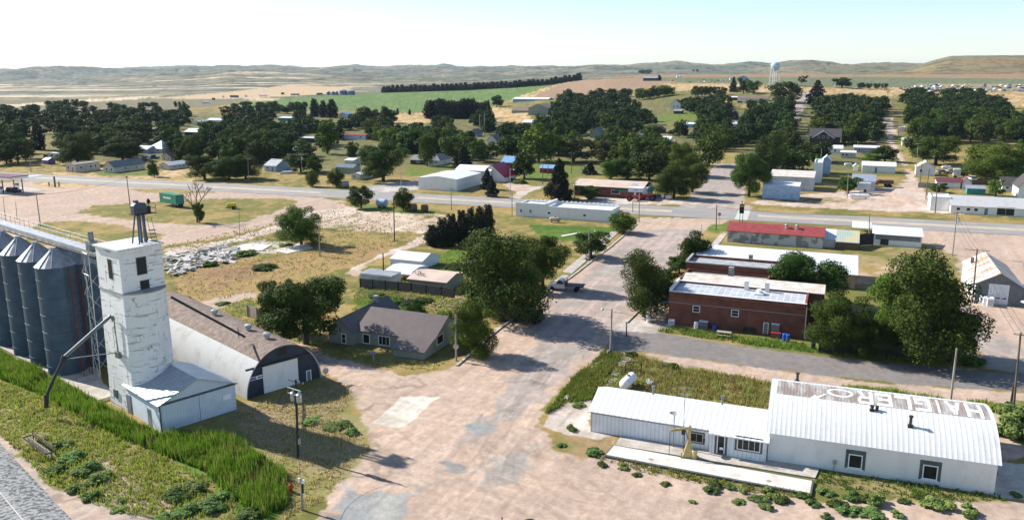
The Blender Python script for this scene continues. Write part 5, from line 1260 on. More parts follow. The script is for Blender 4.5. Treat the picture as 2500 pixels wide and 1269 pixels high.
# catwalk over the bins
b0 = Vector((*at(-80, 520, zt_ + 3.0), zt_ + 3.0)); b1 = Vector((*at(232, 612, zt_ + 3.0), zt_ + 3.0))
cwk = thing('catwalk', 'steel conveyor catwalk with railings running above the row of grain bins', 'catwalk', b1.x, b1.y, b1.z, math.atan2(b0.y - b1.y, b0.x - b1.x))
L_ = (b0 - b1).length
m = MB().box(-1, -.35, -.55, L_, .35, -.05); m.build('conveyor', 'galv_plain', cwk)
m = MB()
for k in range(int(L_ / 2.2)): m.tube((k * 2.2, -.6, -.6), (k * 2.2 + 1.1, -.6, -1.3), .05).tube((k * 2.2 + 1.1, -.6, -1.3), (k * 2.2 + 2.2, -.6, -.6), .05)
m.tube((0, -.6, -.6), (L_, -.6, -.6), .07).tube((0, -.6, -1.3), (L_, -.6, -1.3), .07).tube((0, .6, -.6), (L_, .6, -.6), .07); m.build('truss', 'dark_steel', cwk)
m = MB().box(0, -1.3, -.2, L_, -.4, -.14)
for k in range(int(L_ / 1.6)): m.tube((k * 1.6, -1.3, -.2), (k * 1.6, -1.3, .9), .03)
for z in (.4, .9): m.tube((0, -1.3, z), (L_, -1.3, z), .03)
m.build('railing', 'galv_plain', cwk)
m = MB().box(-2.2, -.8, -.2, 0, .8, -.1).box(.2, -.5, 0, 1.2, .5, 1.1).tube((.7, 0, 1.0), (.7, 0, 2.2), .3, n=10)
for x in (-2.2, 0):
    for y in (-.8, .8): m.tube((x, y, -.2), (x, y, 1.0), .03)
m.tube((-2.2, -.8, 1), (0, -.8, 1), .03).tube((-2.2, .8, 1), (0, .8, 1), .03); m.build('drive_head', 'grey_steel', cwk)
tw = thing('lattice_tower', 'slender galvanised lattice tower between the bins and the elevator', 'lattice tower', *at(262, 925), .3, RA)
m = MB(); H_ = zt_ + 2.2
for x in (-.9, .9):
    for y in (-.9, .9): m.tube((x * 1.2, y * 1.2, 0), (x * .8, y * .8, H_), .06)
for k in range(6):
    z0, z1 = H_ * k / 6, H_ * (k + 1) / 6
    for s_ in (-1, 1): m.tube((-s_ * 1.1, -1.1, z0), (s_ * .95, -.95, z1), .035).tube((-1.1, s_ * 1.1, z0), (-.95, -s_ * .95, z1), .035).tube((-1.05, s_, z1), (1.05, s_, z1), .035)
m.build('lattice', 'galv_plain', tw)
m = MB().path([(-.3, 0, H_), (.9, .4, H_ * .8), (3.6, 1.6, H_ * .62)], .16, 8).path([(0, .4, H_), (0, .4, .5)], .12, 8); m.build('down_pipe', 'grey_steel', tw)
st = thing('red_stair_frame', 'rusty red ladder frame rising against the nearest grain bin', 'ladder frame', *at(203, 922), .3, RA)
m = MB()
for x in (-.5, .5): m.tube((x, 0, 0), (x, 0, zt_), .05).tube((x, 1, 0), (x, 1, zt_), .05)
for k in range(18): z = zt_ * k / 18; m.tube((-.5, 0, z), (.5, 0, z + .5 * (k % 2)), .035).tube((.5, 0, z), (.5, 1, z + .4), .03)
m.build('ladder', 'red_steel', st)

# ---- brick shops on the right of the main street
b = B('brick_shop', 'long dark red brick shop with patched flat roof beside the asphalt street', 'shop', (1631, 790), 1962, 7.2)
hb_ = b.h(716); b.vol(hb_, .35, kind='flat', wall='brick', roof='patched_roof'); W = b.w
m = MB()
for k in range(int(W / .5)): m.box(k * .5 + .1, -.14, hb_ - .35, k * .5 + .3, 0, hb_ - .1)
m.box(-.08, -.18, hb_ - .1, W + .08, 0, hb_ + .02); b.part(m, 'cornice', 'brick')
b.part(MB().box(-.06, -.06, hb_ + .35, W + .06, .3, hb_ + .42).box(-.06, 6.9, hb_ + .35, W + .06, 7.26, hb_ + .42).box(-.06, .3, hb_ + .35, .3, 6.9, hb_ + .75), 'coping', 'white_paint')
b.part(MB().box(0, -.05, hb_ * .72, W, 0, hb_ * .72 + .08), 'string_course', 'concrete_grey')
b.wpx('f', 1691, 746, 1709, 762, grid=(1, 2)); b.wpx('f', 1785, 756, 1804, 773, grid=(1, 2)); b.wpx('f', 1863, 787, 1876, 815, 'door', pane='window_pale')
for lx, ly in ((10.2, 6.4), (13.2, 6.5)): b.part(MB().box(lx, ly - .5, hb_, lx + .6, ly + .1, hb_ + 1.5), 'chimney', 'white_paint')
b.part(MB().lathe([(.4, hb_ + .1), (.4, hb_ + .6), (.5, hb_ + .7), (.2, hb_ + .85)], (12.6, 4.4, 0), 14).box(11.9, 3.6, hb_ + .07, 13.2, 5.0, hb_ + .3), 'roof_ventilator', 'white_paint')
b.part(MB().tube((W + .08, -.05, .1), (W + .08, -.05, hb_), .06), 'downpipe', 'white_paint')
aw = MB().extrude([(-2.9, 2.5), (0, 3.3), (0, 3.22), (-2.9, 2.42)], .6, 4.2, 'y'); aw.build('awning', 'ribbed_roof_blue', b.e)
b.part(MB().tube((-2.8, .8, 0), (-2.8, .8, 2.45), .08).tube((-2.8, 4.0, 0), (-2.8, 4.0, 2.45), .08), 'awning_post', 'pure_white')
BR = b; ang_b = GA
def att(name, label, cat, ly, dd, w0, w1, **k):
    o = B.__new__(B); o.ang = GA; o.cx, o.cy = BR.cx, BR.cy; o.O = BR.O + BR.cy * ly + BR.cx * w0; o.w = w1 - w0; o.d = dd; o.z = 0; o.Y = o.O.y
    o.e = thing(name, label, cat, o.O.x, o.O.y, 0, GA); return o
b2 = att('narrow_shop', 'narrow shop with rust streaked white roof attached behind the brick shop', 'shop', 7.25, 3.6, .5, 21.6)
b2.vol(hb_ + .15, .55, kind='shed', wall='brick', roof='weathered_sheet', over=.05)
b3 = att('parapet_store', 'low brick store with stained flat roof in the middle of the terrace', 'store', 10.9, 6.8, -.4, 13)
b3.vol(hb_ - .6, .5, kind='flat', wall='brick', roof='concrete_grey')
b3.part(MB().box(7.4, 1.0, hb_ - .6, 8.2, 1.8, hb_ + 2.0), 'chimney', 'concrete_grey')
b4 = att('tall_brick_store', 'brick store with blue grey membrane roof below the wide white roof', 'store', 17.8, 6.2, -.8, 14)
b4.vol(hb_ + .5, .5, kind='flat', wall='brick', roof='tar_roof')
b4.part(MB().box(-.1, -.1, hb_ + .9, 14.1, .3, hb_ + 1.06).box(-.1, .3, hb_ + .9, .3, 6.3, hb_ + 1.2), 'coping', 'concrete_grey')
# wide white roof hall
rf = at(2086, 706); b5 = B.__new__(B); b5.ang = GA; b5.cx, b5.cy = BR.cx, BR.cy; b5.z = 0
hw = zat(rf[1], 671)
b5.d = 11.5; rl = Vector(at(1712, 622, hw)); b5.w = (Vector(rf) - rl).dot(BR.cx) + .3; b5.O = Vector(rf) - BR.cx * b5.w; b5.Y = b5.O.y
b5.e = thing('white_roofed_hall', 'wide tan hall under one bright white sloping metal roof', 'hall', b5.O.x, b5.O.y, 0, GA)
b5.vol(hw, .9, kind='shed', wall='tan_wall', roof='white_roof', over=.4)
b5.part(MB().box(9.7, 1.2, hw + .1, 10.4, 1.9, hw + 1.8), 'chimney', 'concrete_grey')
# red roofed building at the highway
b = B('red_roofed_building', 'peeling grey block building with bright red metal roof by the highway', 'building', (1775, 590), 2008, 8)
b.vol(b.h(563), 1.35, 'x', 'peeling', 'red_metal', over=.25); W = b.w
for lx in (9.3, 11.5): b.part(MB().lathe([(.3, b.h(563)), (.3, b.h(563) + 1.5), (.45, b.h(563) + 1.7), (.15, b.h(563) + 1.95)], (lx + 3, 2.6, 0), 12), 'roof_ventilator', 'galv_plain')
b = B('grey_annex', 'small pale annex joined to the right end of the red roofed building', 'annex', (2009, 603), 2039, 7); b.vol(b.h(583), .9, kind='shed', wall='block_wall', roof='white_roof', over=.1)
b = B('corrugated_shed', 'little plank shed with yellow and green corrugated roof', 'shed', (2041, 607), 2094, 5.5)
mk('patch_roof', (.50, .46, .28), (.36, .44, .40), scale=.35, lo=.45, hi=.55, stripes=(0, .5, .2), rough=.6)
b.vol(b.h(590), 1.5, kind='shed', wall='wood_brown', roof='patch_roof', over=.2)
b = B('open_front_store', 'long white building with a dark open front and barrels by the highway', 'building', (2131, 597), 2249, 5.5)
hq = b.h(571); b.vol(hq, .8, kind='shed', wall='white_paint', roof='white_roof', over=.3); b.part(MB().box(.4, -.05, hq * .52, b.w - .3, 0, hq - .1), 'shade_screen', 'shingle_grey'); b.part(MB().box(b.w * .15, -.08, .1, b.w * .32, -.051, hq * .6), 'grille', 'dark_steel')
b = B('carport', 'open white gabled carport behind the plank wall beside the highway', 'carport', (2081, 570), 2124, 6)
hq = b.h(554); MB().extrude([(-.2, hq - .1), (3, hq + .9), (6.2, hq - .1), (6.2, hq - .2), (3, hq + .8), (-.2, hq - .2)], -.2, b.w + .2, 'x').build('roof', 'white_roof', b.e)
m = MB()
for x in (0, b.w - .1):
    for y in (0, 5.9): m.box(x, y, 0, x + .1, y + .1, hq)
m.build('post', 'galv_plain', b.e)
# grey garage with the rusty roof at the right
b = B('grey_garage', 'grey garage with white overhead door and half rusted metal roof', 'garage', (2378, 738), 2490, 17)
hq = b.h(691); b.vol(hq, 1.9, 'y', 'shed_grey', 'rusty_galv', over=.3); W = b.w
b.part(MB().box(-.04, 0, 0, 0, 17, hq - .1), 'side_cladding', 'white_siding_y')
dr = b.wpx('f', 2412, 694, 2462, 747, 'door', pane='white_siding'); a0 = b.on('f', 2412, 720)[0]; a1 = b.on('f', 2462, 720)[0]
b.part(MB().box(a0 + .2, -.06, 1.0, a0 + .8, -.021, 1.18).box(a0 + 1.1, -.06, 1.0, a0 + 1.7, -.021, 1.18).box(a1 - .8, -.06, 1.0, a1 - .2, -.021, 1.18), 'door_window', 'black')
b.part(MB().box(.6, 13.2, hq + .6, 1.1, 13.7, hq + 1.6), 'flue', 'grey_steel')
# long white building on the near side of the highway
b = B('long_white_store', 'long low white store with bright flat roof facing the lawn and highway', 'store', (1259, 527), 1492, 8.5)
hq = b.h(503); b.vol(hq, .45, kind='flat', wall='white_paint', roof='white_roof'); W = b.w
b.part(MB().box(0, -.05, hq + .05, W * .32, .3, hq + 1.0).box(W * .32, -.05, hq + .3, W * .34, 8.5, hq + 1.25), 'raised_parapet', 'white_paint')
b.wins('f', (.36, .73), 1.0, .9, .7); b.open('f', W * .56, .05, .9, 1.9, 'door', pane='white_siding'); b.wins('f', (.06, .16), 1.0, .8, 1.0, pane='window_pale')
[MB().box(W * .05 + k * W / 21, 8.15, hq + .46, W * .05 + k * W / 21 + .6, 8.5, hq + .75).build('merlon', 'white_paint', b.e) for k in range(20)]
# shed trio behind the house
b = B('white_shed', 'plain white metal garden shed, farthest of the three back yard sheds', 'shed', (953, 652), 1031, 7); b.vol(b.h(632), .9, 'x', 'white_siding', 'white_roof', over=.1)
b = B('white_carport', 'white metal carport open at the front between two sheds', 'carport', (942, 680), 1002, 6.5)
hq = b.h(664); MB().extrude([(-.2, hq), (.6, hq + .45), (3.2, hq + .8), (5.8, hq + .45), (6.6, hq), (6.6, hq - .1), (3.2, hq + .7), (-.2, hq - .12)], -.2, b.w + .2, 'x').build('roof', 'white_roof', b.e)
m = MB(); [m.box(x, y, 0, x + .08, y + .08, hq) for x in (0, b.w * .5, b.w - .1) for y in (0, 6.3)]; m.build('post', 'galv_plain', b.e)
b = B('tan_shed', 'shed with light tan ribbed roof at the end of the back fence', 'shed', (1000, 706), 1088, 7.2); b.vol(b.h(680), .7, 'x', 'gray_siding', 'tan_roof', over=.4)
b = B('slatted_pergola', 'low white walled pen with open slatted top beside the carport', 'pergola', (880, 690), 955, 3.6)
m = MB().box(0, 0, 0, b.w, .08, 1.7).box(0, 3.5, 0, b.w, 3.6, 1.7).box(0, .08, 0, .08, 3.5, 1.7).box(b.w - .08, .08, 0, b.w, 3.5, 1.7); m.build('wall', 'block_wall', b.e)
m = MB(); [m.box(-.1, .2 + k * .65, 1.72, b.w + .1, .35 + k * .65, 1.85) for k in range(6)]; m.build('slat', 'pure_white', b.e)

# ---- buildings across the highway: (name, label, category, foot, right, depth, eave row, rise, kind/ridge, wall, roof, window fractions)
def q(name, label, cat, A, bx, depth, ey, rise, kind, wall, roof, wf=(), wr=(), door=None, over=.3, wh=1.0, off=.5, ang=GA, **k):
    b = B(name, label, cat, A, bx, depth, ang=ang, w=k.pop('w', None)); h = max(1.8, b.h(ey))
    if kind in ('x', 'y'): b.vol(h, rise, kind, wall, roof, over=over, off=off)
    else: b.vol(h, rise, kind=kind, wall=wall, roof=roof, over=over)
    b.wins('f', wf, h * .38, wh, min(1.2, h * .42)); b.wins('r', wr, h * .38, wh, min(1.2, h * .42))
    if door is not None: b.open('f', b.w * door, .03, 1.0, min(2.1, h * .85), 'door', pane='window_pale')
    b.hh = h; return b
q('adobe_cottage', 'small square flat roofed stucco cottage at the far left of the highway', 'cottage', (162, 420), 187, 11, 401, .3, 'flat', 'adobe', 'concrete_grey', (.25,), (.2, .6, .8), .65)
q('grey_gabled_cottage', 'cream cottage with grey gable roof and enclosed porch beyond the highway', 'cottage', (253, 421), 280, 15, 407, 2.0, 'y', 'cream', 'shingle_grey', (.3, .75), (.35, .7), None)
q('tin_roofed_cabin', 'cream cabin with low corrugated tin roof right of the grey cottage', 'cabin', (390, 414), 414, 11, 403, 1.0, 'y', 'cream', 'galvanised', (.3,), (.25, .5, .7), None)
q('cream_gable_house', 'plain cream gable half hidden behind the tin roofed cabin', 'house', (396, 392), 418, 8, 382, 1.8, 'y', 'cream', 'shingle_brown', (.3, .7))
q('pyramid_roof_house', 'white house with shiny pyramid roof among the left trees', 'house', (361, 373), 397, 9, 362, 3.4, 'hip', 'white_paint', 'white_roof', (.7,))
q('blue_lean_house', 'pale blue low house joined left of the pyramid roof', 'house', (331, 374), 360, 7, 364, 1.4, 'x', 'pale_blue', 'galv_plain')
q('white_gable_garage', 'white gable garage deep in the left woods', 'garage', (470, 307), 492, 10, 301, 1.8, 'y', 'white_paint', 'white_roof')
q('white_barn', 'long low barn with bright white roof in the left woods', 'barn', (451, 331), 492, 9, 322, 1.8, 'x', 'dark_wall', 'white_roof')
q('white_long_shed', 'white long roofed shed right of the white gable garage', 'shed', (506, 299), 545, 8, 294, 1.2, 'x', 'white_paint', 'white_roof')
q('dark_small_shed', 'dark shed with flat pale roof in the left woods', 'shed', (362, 324), 384, 7, 316, .5, 'shed', 'dark_wall', 'galv_plain')
q('brown_box_shed', 'brown box shed left of the camper trailer', 'shed', (107, 388), 124, 5, 378, .5, 'shed', 'brown_wall', 'wood_brown')
q('purple_kiosk', 'tiny white roofed lilac kiosk on the grass at the far left', 'kiosk', (106, 401), 118, 3.4, 393, .8, 'x', 'purple_sign', 'white_roof')
q('blue_garage', 'pale blue garage with light roof beside the dark trees', 'garage', (646, 418), 674, 9.5, 404, 2.0, 'x', 'pale_blue', 'galv_plain', (.3,), (), .7)
q('white_tin_shed', 'small pale shed with tin roof right of the blue garage', 'shed', (704, 378), 724, 8, 370, 1.6, 'x', 'white_paint', 'galv_plain')
q('sage_shed', 'sage green metal shed behind the young trees', 'shed', (820, 423), 862, 5, 408, 1.0, 'x', 'sage_wall', 'slate_metal')
q('cream_low_shed', 'cream low shed behind the sage green shed', 'shed', (842, 402), 862, 7, 396, .6, 'x', 'cream', 'white_roof')
q('mobile_home', 'old pale mobile home under the huge full tree', 'mobile home', (858, 438), 880, 16, 425, .5, 'y', 'cream', 'white_roof', (.35,), (.2, .4, .6, .8))
q('green_roofed_shed', 'shed with pale green flat roof in the central woods', 'shed', (679, 295), 709, 6, 288, .6, 'shed', 'teal_wall', 'white_roof')
q('small_white_barn', 'small white barn with blue edged roof below the green field', 'barn', (828, 287), 846, 10, 279, 1.4, 'y', 'white_paint', 'blue_metal')
q('red_roofed_trailer', 'long trailer house with thin red roof in the middle of the town', 'trailer house', (834, 340), 893, 6, 329, .5, 'x', 'white_siding', 'red_metal', (.8,))
q('dark_flat_barn', 'dark flat roofed barn with white roof patch left of the tall heavy tree', 'barn', (735, 348), 775, 8, 337, .5, 'x', 'dark_wall', 'galvanised')
q('grey_hipped_house', 'white house with dark grey hipped roof behind the twin metal buildings', 'house', (1038, 402), 1074, 11, 391, 2.4, 'hip', 'white_paint', 'shingle_grey', (.35, .75), (.4,))
q('grey_side_wing', 'dark walled wing with grey roof left of the hipped house', 'house', (1002, 401), 1036, 9, 390, 1.6, 'x', 'brown_wall', 'shingle_grey', (.5, .6))
b = q('long_metal_building', 'large plain white metal building with very low gable beside the highway', 'metal building', (1022, 462), 1115, 19, 434, .75, 'y', 'white_paint', 'white_roof', over=.15)
q('back_metal_building', 'second white metal building standing behind the large plain one', 'metal building', (1111, 441), 1197, 9, 415, 1.4, 'x', 'block_wall', 'white_roof', over=.15)
q('crimson_roofed_house', 'white house with vivid crimson gable roof', 'house', (1168, 442), 1232, 11, 430, 4.0, 'y', 'white_paint', 'crimson_metal', (), (.3,))
q('blue_roofed_barn', 'dark red barn with blue roof behind the crimson roofed house', 'barn', (1224, 418), 1252, 8, 396, 2.0, 'x', 'red_wall', 'blue_metal')
q('blue_roofed_shelter', 'little red shelter with pale blue roof on the lawn', 'shelter', (1318, 422), 1349, 5, 410, 1.0, 'x', 'red_wall', 'blue_metal')
b = q('brick_motel', 'long brick motel with broad tan roof', 'motel', (1402, 477), 1566, 13, 452, 1.2, 'x', 'brick', 'tan_roof', (.62,), (), over=.5, wh=2.6)
b = B('corner_store', 'white false fronted corner store with green awnings and small canopy', 'store', (1502, 482), 1578, 9)
hq = b.h(459); b.vol(hq, .5, kind='flat', wall='white_paint', roof='tan_roof'); W = b.w
b.part(MB().box(0, -.12, hq + .0, W * .5, -.001, hq + .5).extrude([(.45 * W, hq), (.45 * W, hq + .7), (.6 * W, hq + 1.7), (.74 * W, hq + 1.7), (.74 * W, hq + .9), (W, hq + .9), (W, hq)], -.18, -.121, 'y'), 'false_front', 'white_paint')
b.part(MB().extrude([(-1.1, hq - .7), (0, hq - .1), (0, hq - .2), (-1.1, hq - .8)], 0, W * .46, 'x'), 'awning', 'awning_green'); b.part(MB().extrude([(W, hq - .1), (W + 1.1, hq - .7), (W + 1.1, hq - .8), (W, hq - .2)], .5, 8, 'y'), 'awning', 'awning_green')
b.wins('f', (.14, .35), .7, 1.8, 1.3, pane='red_wall'); b.wins('r', (.25, .6), .8, 1.3, 1.2)
b.part(MB().box(W * .5, -3.2, hq - .5, W * .95, -.2, hq + .8), 'canopy', 'white_paint'); b.part(MB().box(W * .68, -3.1, 0, W * .74, -2.9, hq - .5), 'canopy_post', 'white_paint')
b.part(MB().box(W * .6, -3.26, hq - .1, W * .85, -3.2, hq + .45), 'sign_board', 'pure_white'); b.part(MB().box(W * .63, -3.29, hq + .22, W * .82, -3.262, hq + .32).box(W * .65, -3.29, hq + .02, W * .8, -3.262, hq + .12), 'sign_lettering', 'trim_dark')
q('blue_steel_hall', 'long blue walled steel hall at the edge of the green field', 'hall', (1252, 251), 1338, 16, 242, 1.6, 'x', 'blue_metal', 'white_roof')
q('school_wing', 'long grey school wing with brown roof right of the field edge', 'school', (1249, 277), 1300, 14, 270, 2.6, 'x', 'sage_wall', 'shingle_brown', (.3, .5))
q('school_gym', 'tall grey school gymnasium with brown gable roof', 'school', (1290, 282), 1338, 22, 264, 3.2, 'y', 'sage_wall', 'shingle_brown', (.6,))
q('white_tent_shed', 'open shed with a steep bright white roof in the woods', 'shed', (1276, 306), 1300, 8, 299, 1.6, 'x', 'dark_wall', 'white_roof')
q('white_gable_farmhouse', 'white farmhouse with two dark windows beside the orchard', 'farmhouse', (1550, 238), 1573, 12, 231, 2.2, 'y', 'white_paint', 'shingle_brown', (.3, .7))
q('steep_gable_house', 'small white house with steep grey gable in the central trees', 'house', (1188, 352), 1212, 9, 343, 3.0, 'y', 'white_paint', 'shingle_grey', (.5,))
q('blue_grey_house', 'faded blue grey gabled house left of the steep white gable', 'house', (1146, 334), 1164, 8, 327, 2.6, 'y', 'pale_blue', 'shingle_grey', (.5,))
q('white_flat_trailer', 'short white trailer house near the faded blue house', 'trailer house', (1116, 333), 1134, 5, 324, .4, 'x', 'white_paint', 'white_roof')
q('sage_gable_shed', 'pale grey gabled garage in the right central woods', 'garage', (1440, 337), 1466, 9, 322, 2.2, 'y', 'sage_wall', 'shingle_grey')
q('dark_blue_roof_shed', 'dark shed with shining blue roof by the side road', 'shed', (1550, 347), 1574, 7, 336, 1.6, 'y', 'brown_wall', 'blue_metal', (.6,))
q('white_steep_house', 'tall white house with steep dark gable roof and white wing', 'house', (1636, 266), 1662, 11, 254, 3.2, 'y', 'white_paint', 'shingle_dark', (.35, .7), (.5,))
q('blue_grey_shed', 'blue grey shed in front of the tall white house', 'shed', (1645, 279), 1664, 7, 271, 1.0, 'x', 'dark_wall', 'ribbed_roof_blue')
q('ranch_house', 'long low ranch house with brown roof in the upper town', 'ranch house', (1800, 250), 1875, 9, 241, 2.0, 'x', 'white_paint', 'shingle_brown', (.3, .7, .85))
q('white_roofed_carport', 'long carport with white roof at the left end of the ranch house', 'carport', (1783, 246), 1832, 6, 238, .6, 'shed', 'brown_wall', 'white_roof')
q('dark_gable_house', 'narrow dark brown gabled house between the upper trees', 'house', (1785, 292), 1799, 8, 281, 2.8, 'y', 'brown_wall', 'shingle_dark', (.5,), wh=1.4)
q('white_bungalow', 'bright white roofed bungalow below the dark gabled house', 'bungalow', (1779, 311), 1803, 9, 302, 1.6, 'hip', 'white_paint', 'white_roof')
q('red_shed', 'small bright red shed with grey roof', 'shed', (1634, 357), 1647, 4.5, 346, .6, 'x', 'red_wall', 'shingle_grey')
q('white_roof_lean_to', 'white roofed lean-to left of the bright red shed', 'shed', (1614, 352), 1634, 6, 347, 1.6, 'shed', 'white_paint', 'white_roof')
q('brown_double_house', 'grey brown twin gabled sheds above the bright red shed', 'shed', (1598, 326), 1620, 7, 317, 2.0, 'y', 'brown_wall', 'shingle_brown')
q('pale_roofed_house', 'pale flat roofed house near the middle lawn', 'house', (1671, 312), 1700, 8, 303, .8, 'x', 'pale_blue', 'white_roof')
b = q('brown_gabled_house', 'large dark brown house with white edged gable and grey roof', 'house', (1976, 352), 2050, 12, 332, 3.6, 'x', 'brown_wall', 'shingle_dark', (.45, .7), over=.6)
b.vol(b.hh - .3, 3.4, 'y', 'brown_wall', 'shingle_dark', x=b.w * .1, y=-2.5, w=b.w * .7, d=6.0, over=.4, wname='gable_wall', rname='gable_roof')
b.part(MB().extrude([(b.w * .06, b.hh - .8), (b.w * .45, b.hh + 3.15), (b.w * .84, b.hh - .8), (b.w * .8, b.hh - .8), (b.w * .45, b.hh + 2.75), (b.w * .1, b.hh - .8)], -3.05, -2.92, 'y'), 'bargeboard', 'pure_white'); b.wins('f', (.3, .45, .6), b.hh * .8, 1.0, 1.3, off=-2.5)
q('white_l_house', 'white house with broad white roof in front of the brown gabled house', 'house', (2012, 374), 2056, 9, 362, 1.2, 'x', 'white_paint', 'white_roof', (.3, .6))
q('white_mobile_home', 'white mobile home with bay front below the white house', 'mobile home', (2052, 386), 2088, 5, 372, .6, 'x', 'cream', 'white_roof', (.15, .4))
q('white_false_front', 'tall narrow white false fronted store', 'store', (1984, 446), 2004, 14, 400, .5, 'flat', 'white_paint', 'white_roof')
q('blue_door_garage', 'garage with pale blue doors and white roof beside the false front', 'garage', (2003, 425), 2026, 8, 392, 1.6, 'y', 'pale_blue', 'white_roof')
q('block_store', 'tall stained cinder block store with torn metal roof edge', 'store', (1876, 462), 1985, 12, 430, .8, 'shed', 'block_wall', 'weathered_sheet', over=.1)
q('white_block_annex', 'bluish white block annex in front of the stained store', 'building', (1860, 484), 1950, 7.5, 452, .35, 'shed', 'pale_blue', 'white_roof', over=.02)
q('white_roof_blue_house', 'long blue trailer house with bright white roof', 'trailer house', (2084, 372), 2152, 7, 360, .8, 'x', 'ribbed_roof_blue', 'white_roof', (.2,))
b = q('white_garage', 'clean white garage with bright roof beside the gravel alley', 'garage', (2104, 421), 2185, 8, 404, 1.2, 'x', 'white_paint', 'white_roof', (), (), .42)
q('low_white_shed', 'low shed with white flat roof behind the clean white garage', 'shed', (2144, 388), 2176, 4, 380, .4, 'x', 'dark_wall', 'white_roof')
q('block_workshop', 'pale block workshop with grey sloping roof behind the food trailer', 'workshop', (2080, 464), 2135, 9, 442, 1.2, 'shed', 'block_wall', 'ribbed_roof_blue')
q('garden_hut', 'tiny white hut on the lawn left of the clean white garage', 'hut', (2083, 417), 2094, 3, 408, .9, 'y', 'white_paint', 'white_roof')
q('little_gable_house', 'small white gabled cottage with weathered brown roof by the alley', 'cottage', (2236, 428), 2282, 7, 408, 2.0, 'y', 'white_paint', 'weathered_sheet', (.25,))
q('maroon_cottage', 'white cottage with maroon roof and cream garage front', 'cottage', (2286, 458), 2344, 6, 443, 1.0, 'x', 'white_paint', 'maroon_metal', (.3,), wh=2.4)
q('maroon_hut', 'little white hut with maroon gable right of the maroon cottage', 'hut', (2348, 461), 2371, 6, 446, 1.6, 'y', 'white_paint', 'maroon_metal', (.5,))
q('green_low_shed', 'low faded green shed behind the long grey roof', 'shed', (2360, 474), 2405, 4, 463, .5, 'shed', 'teal_wall', 'ribbed_roof_blue')
q('white_gable_shop', 'white shop block with blind front at the left end of the long grey roof', 'shop', (2270, 513), 2318, 8, 483, .4, 'flat', 'white_paint', 'white_roof')
b = q('long_white_shop', 'long white workshop with pale metal roof along the highway', 'workshop', (2320, 520), 2640, 11, 501, 2.0, 'x', 'white_paint', 'galvanised', (.06, .14, .2), (), .28)
b.open('f', b.w * .43, .1, 4.2, 2.3, 'window', grid=(2, 1)); b.part(MB().box(b.w * .36, 6.2, b.hh + 1.4, b.w * .36 + .5, 6.7, b.hh + 3.6), 'flue', 'dark_steel')
q('white_right_house', 'tall white house cut by the right edge of the picture', 'house', (2484, 483), 2530, 10, 456, 3.0, 'y', 'white_paint', 'shingle_dark')
q('grey_roof_bungalow', 'white bungalow with dark roof next to the tall white house', 'bungalow', (2446, 466), 2488, 8, 452, 2.2, 'x', 'white_paint', 'shingle_dark', (.3,))
q('teal_house', 'teal sided house with pale gable trim behind the vivid tree', 'house', (2458, 428), 2500, 9, 412, 3.0, 'y', 'teal_wall', 'white_roof')
q('silver_roofed_shed', 'square shed with silver roof beside the upper alley', 'shed', (2202, 358), 2226, 9, 348, 1.8, 'shed', 'cream', 'galvanised')
q('tiny_white_hut', 'tiny white flat roofed hut beside the upper alley', 'hut', (2194, 322), 2209, 6, 311, .3, 'flat', 'white_paint', 'white_roof')
q('metal_barn', 'grey metal barn on the hilltop farm', 'barn', (1570, 198), 1604, 18, 191, 2.0, 'x', 'dark_wall', 'ribbed_roof_blue')
q('blue_hill_house', 'blue gabled house on the hill left of the water tower', 'house', (1802, 197), 1824, 12, 190, 2.6, 'y', 'blue_metal', 'slate_metal')
q('farm_outbuilding', 'small white outbuilding beside the farmhouse trees on the ridge', 'outbuilding', (2034, 215), 2040, 6, 206, 1.5, 'y', 'white_paint', 'white_roof')

# ---- gas station canopy, left edge
gx, gy = at(8, 472); gs = thing('fuel_canopy', 'flat white and plum fuel station canopy on dark posts at the left edge', 'canopy', gx, gy, 0, GA + .03)
hq = zat(gy, 438)
MB().box(-14, -1.2, hq, 5.0, 5.5, hq + .75).build('canopy_deck', 'pure_white', gs); MB().box(-14.1, -1.3, hq + .76, 5.1, 5.6, hq + 1.0).build('canopy_roof', 'maroon_metal', gs)
MB().box(-2.6, -1.24, hq + .2, .8, -1.21, hq + .5).build('fascia_lettering', 'trim_dark', gs)
for (x, y) in ((.2, 0), (4.2, 3.6), (.2, 3.9), (-8, 0), (-8, 3.9)): MB().box(x - .12, y - .12, 0, x + .12, y + .12, hq).build('post', 'dark_steel', gs)
slab('slab', [(-60, 478), (20, 480), (60, 468), (110, 466), (60, 456), (-60, 462)], 'concrete', .06)
for i, (px, py) in enumerate(((43, 462), (2, 471))):
    x, y = at(px, py); e = thing('fuel_pump', ('fuel pump beside the parked black car', 'fuel pump at the very left edge of the picture')[i], 'fuel pump', x, y, .06, GA)
    MB().box(-.5, -.3, 0, .5, .3, 1.2).build('base', 'pure_white', e); MB().box(-.55, -.33, 1.2, .55, .33, 2.0).build('dial_head', 'grey_steel', e)

